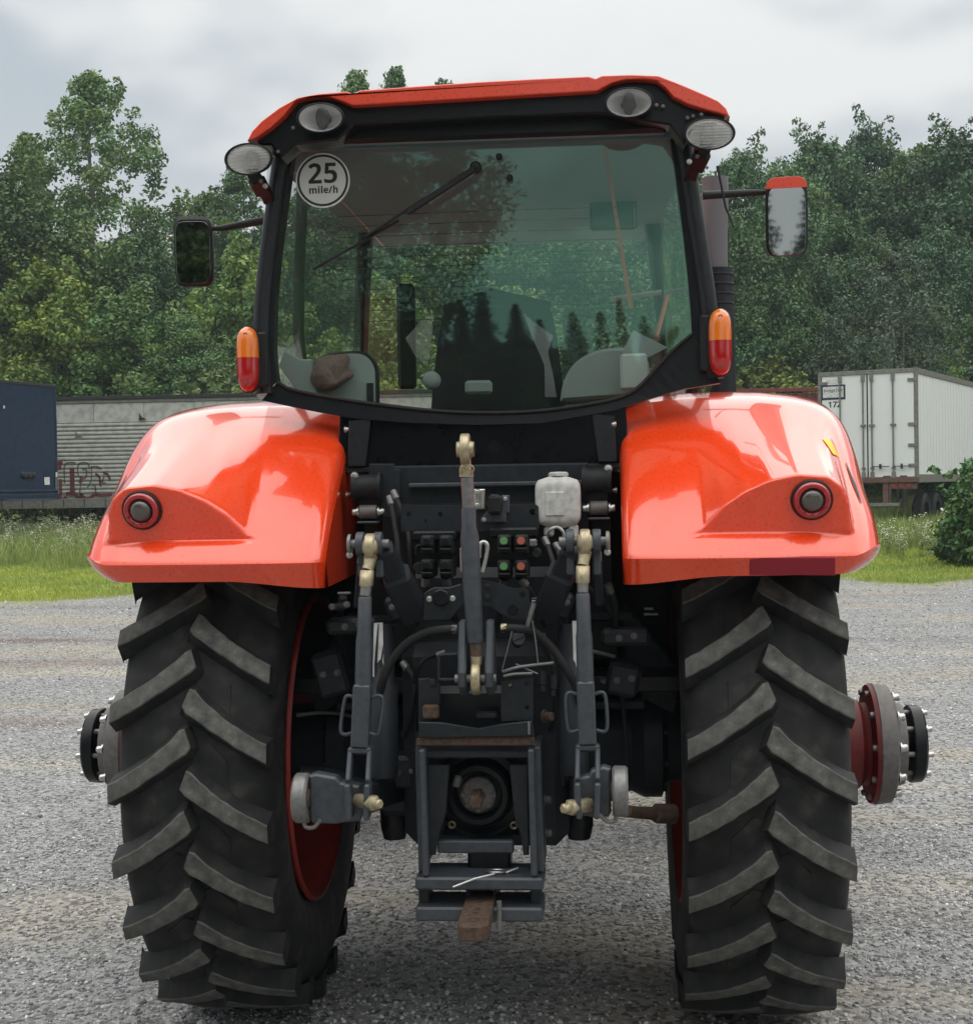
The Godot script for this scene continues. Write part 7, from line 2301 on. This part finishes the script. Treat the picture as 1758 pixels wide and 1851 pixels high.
# ---------------------------------------------------------------- loose things
func loose_things() -> void:
	# work glove laid over the folded seat
	var root := thing("cloth_bag", "crumpled brown cloth bag hanging on the folded seat behind the rear window", "bag", Vector3(-0.4630, 2.1031, 0.375))
	var st := surf()
	var outl := [[574, 648], [590, 643], [612, 641], [628, 640], [634, 650], [631, 664], [641, 676], [637, 684], [622, 694], [611, 702], [596, 707], [578, 704], [566, 694], [562, 680], [568, 664]]
	var pts := []
	for v in [Vector3(-0.5290, 2.1802, 0.36), Vector3(-0.5001, 2.1883, 0.36), Vector3(-0.4606, 2.1909, 0.36), Vector3(-0.4318, 2.1920, 0.36), Vector3(-0.4214, 2.1741, 0.36), Vector3(-0.4272, 2.1494, 0.36), Vector3(-0.4097, 2.1278, 0.36), Vector3(-0.4171, 2.1138, 0.36), Vector3(-0.4444, 2.0967, 0.36), Vector3(-0.4644, 2.0830, 0.36), Vector3(-0.4915, 2.0747, 0.36), Vector3(-0.5237, 2.0807, 0.36), Vector3(-0.5450, 2.0989, 0.36), Vector3(-0.5517, 2.1239, 0.36), Vector3(-0.5404, 2.1520, 0.36)]:
		pts.append(v - root.position)
	pts.append(pts[0])
	pts = spline(pts, 4)
	pts.pop_back()
	var crease := FastNoiseLite.new()
	crease.frequency = 14.0
	crease.seed = 3
	var n := pts.size()
	for ring in 6:
		for i in n:
			var j := (i + 1) % n
			var f := func(p: Vector3, k: int) -> Vector3:
				var s := 1.0 - k / 6.0
				var q := Vector3(p.x * s, p.y * s, 0)
				return q + Vector3(0, 0, 0.030 * (1.0 - s * s * s) + 0.014 * crease.get_noise_2d(q.x, q.y) * (1.0 if k > 0 else 0.0) - 0.004)
			quad(st, f.call(pts[i], ring), f.call(pts[i], ring + 1), f.call(pts[j], ring + 1), f.call(pts[j], ring))
	part("cloth", st, M.glove, root)
	# plastic seat covers
	for q in [[[Vector3(-0.2172, 2.3457, 0.02), Vector3(-0.1942, 2.3526, 0.02), Vector3(-0.1975, 2.2733, 0.02), Vector3(-0.2163, 2.1792, 0.02), Vector3(-0.2540, 2.2085, 0.02), Vector3(-0.2892, 2.2718, 0.02)], "torn clear plastic sheet on the left shoulder of the driver seat"], [[Vector3(0.1166, 2.3502, 0.02), Vector3(0.1463, 2.3213, 0.02), Vector3(0.2171, 2.2688, 0.02), Vector3(0.1974, 2.2148, 0.02), Vector3(0.2149, 2.1317, 0.02), Vector3(0.2251, 2.0600, 0.02), Vector3(0.1855, 2.0608, 0.02), Vector3(0.1854, 2.1699, 0.02), Vector3(0.1454, 2.2649, 0.02)], "torn clear plastic sheet hanging from the right shoulder of the driver seat"], [[Vector3(0.4513, 2.1939, 0.34), Vector3(0.4800, 2.2474, 0.34), Vector3(0.5871, 2.1906, 0.34), Vector3(0.5205, 2.1572, 0.34), Vector3(0.4457, 2.1730, 0.34)], "folded paper manual leaning in the rear window's lower right corner"]]:
		var base: Vector3 = q[0][0]
		var o := thing("plastic_sheet" if not "manual" in q[1] else "manual", q[1], "plastic sheet" if not "manual" in q[1] else "manual", base)
		var local := []
		for v in q[0]:
			local.append(v - base)
		st = surf(-1)
		prism(st, local, Vector3(0, 0, 0.004), 0.0008)
		part("sheet", st, M.clear_plastic if not "manual" in q[1] else M.cab_trim, o)
	# ring clip and pin lying on the drawbar guide
	var pin := thing("clip_pin", "bright wire ring with a pin lying on the drawbar guide", "pin", Vector3(0.0603, 0.6598, 0.87))
	st = surf()
	var ring := []
	for k in 25:
		var a := TAU * k / 24
		ring.append(Vector3(cos(a) * 0.028, 0.006 + 0.003 * sin(a), sin(a) * 0.026))
	tube(st, ring, 0.0030, 8, false)
	part("ring", st, M.steel, pin)
	st = surf()
	tube(st, [Vector3(-0.005, 0.004, 0.026), Vector3(-0.06, -0.002, 0.055), Vector3(-0.118, -0.018, 0.082)], [0.0042, 0.0042, 0.0036], 8)
	tube(st, [Vector3(0.026, 0.004, 0.01), Vector3(0.06, 0.012, -0.01)], 0.004, 8)
	part("pin", st, M.steel, pin)


func stickers() -> void:
	# reflector on the right lip, small yellow notice on the shoulder
	var st := surf(-1)
	var a: Vector3 = Vector3(0.7834, 1.5538, 0.862)
	var b: Vector3 = Vector3(1.0184, 1.5508, 0.862)
	var c: Vector3 = Vector3(1.0215, 1.4998, 0.838)
	var d: Vector3 = Vector3(0.7851, 1.5042, 0.838)
	prism(st, [a, b, c, d], Vector3(0, -0.004, 0.009), 0.0015)
	part("reflector", st, M.reflector_red, tractor)


func _ready() -> void:
	setup_view()
	make_materials()
	make_ground()
	make_trailers()
	make_trees()
	make_grass()
	make_wildflowers()
	make_gravel()
	tractor = thing("tractor", "large orange farm tractor seen from behind, parked on the gravel", "tractor")
	rear_wheel(-1.0, 3.5, -4.2)
	rear_wheel(1.0, 4.2, -4.0)
	front_wheel(-1.0)
	front_wheel(1.0)
	mudguard(-1.0)
	mudguard(1.0)
	cab()
	cab_inside()
	back_end()
	hitch()
	stickers()
	loose_things()
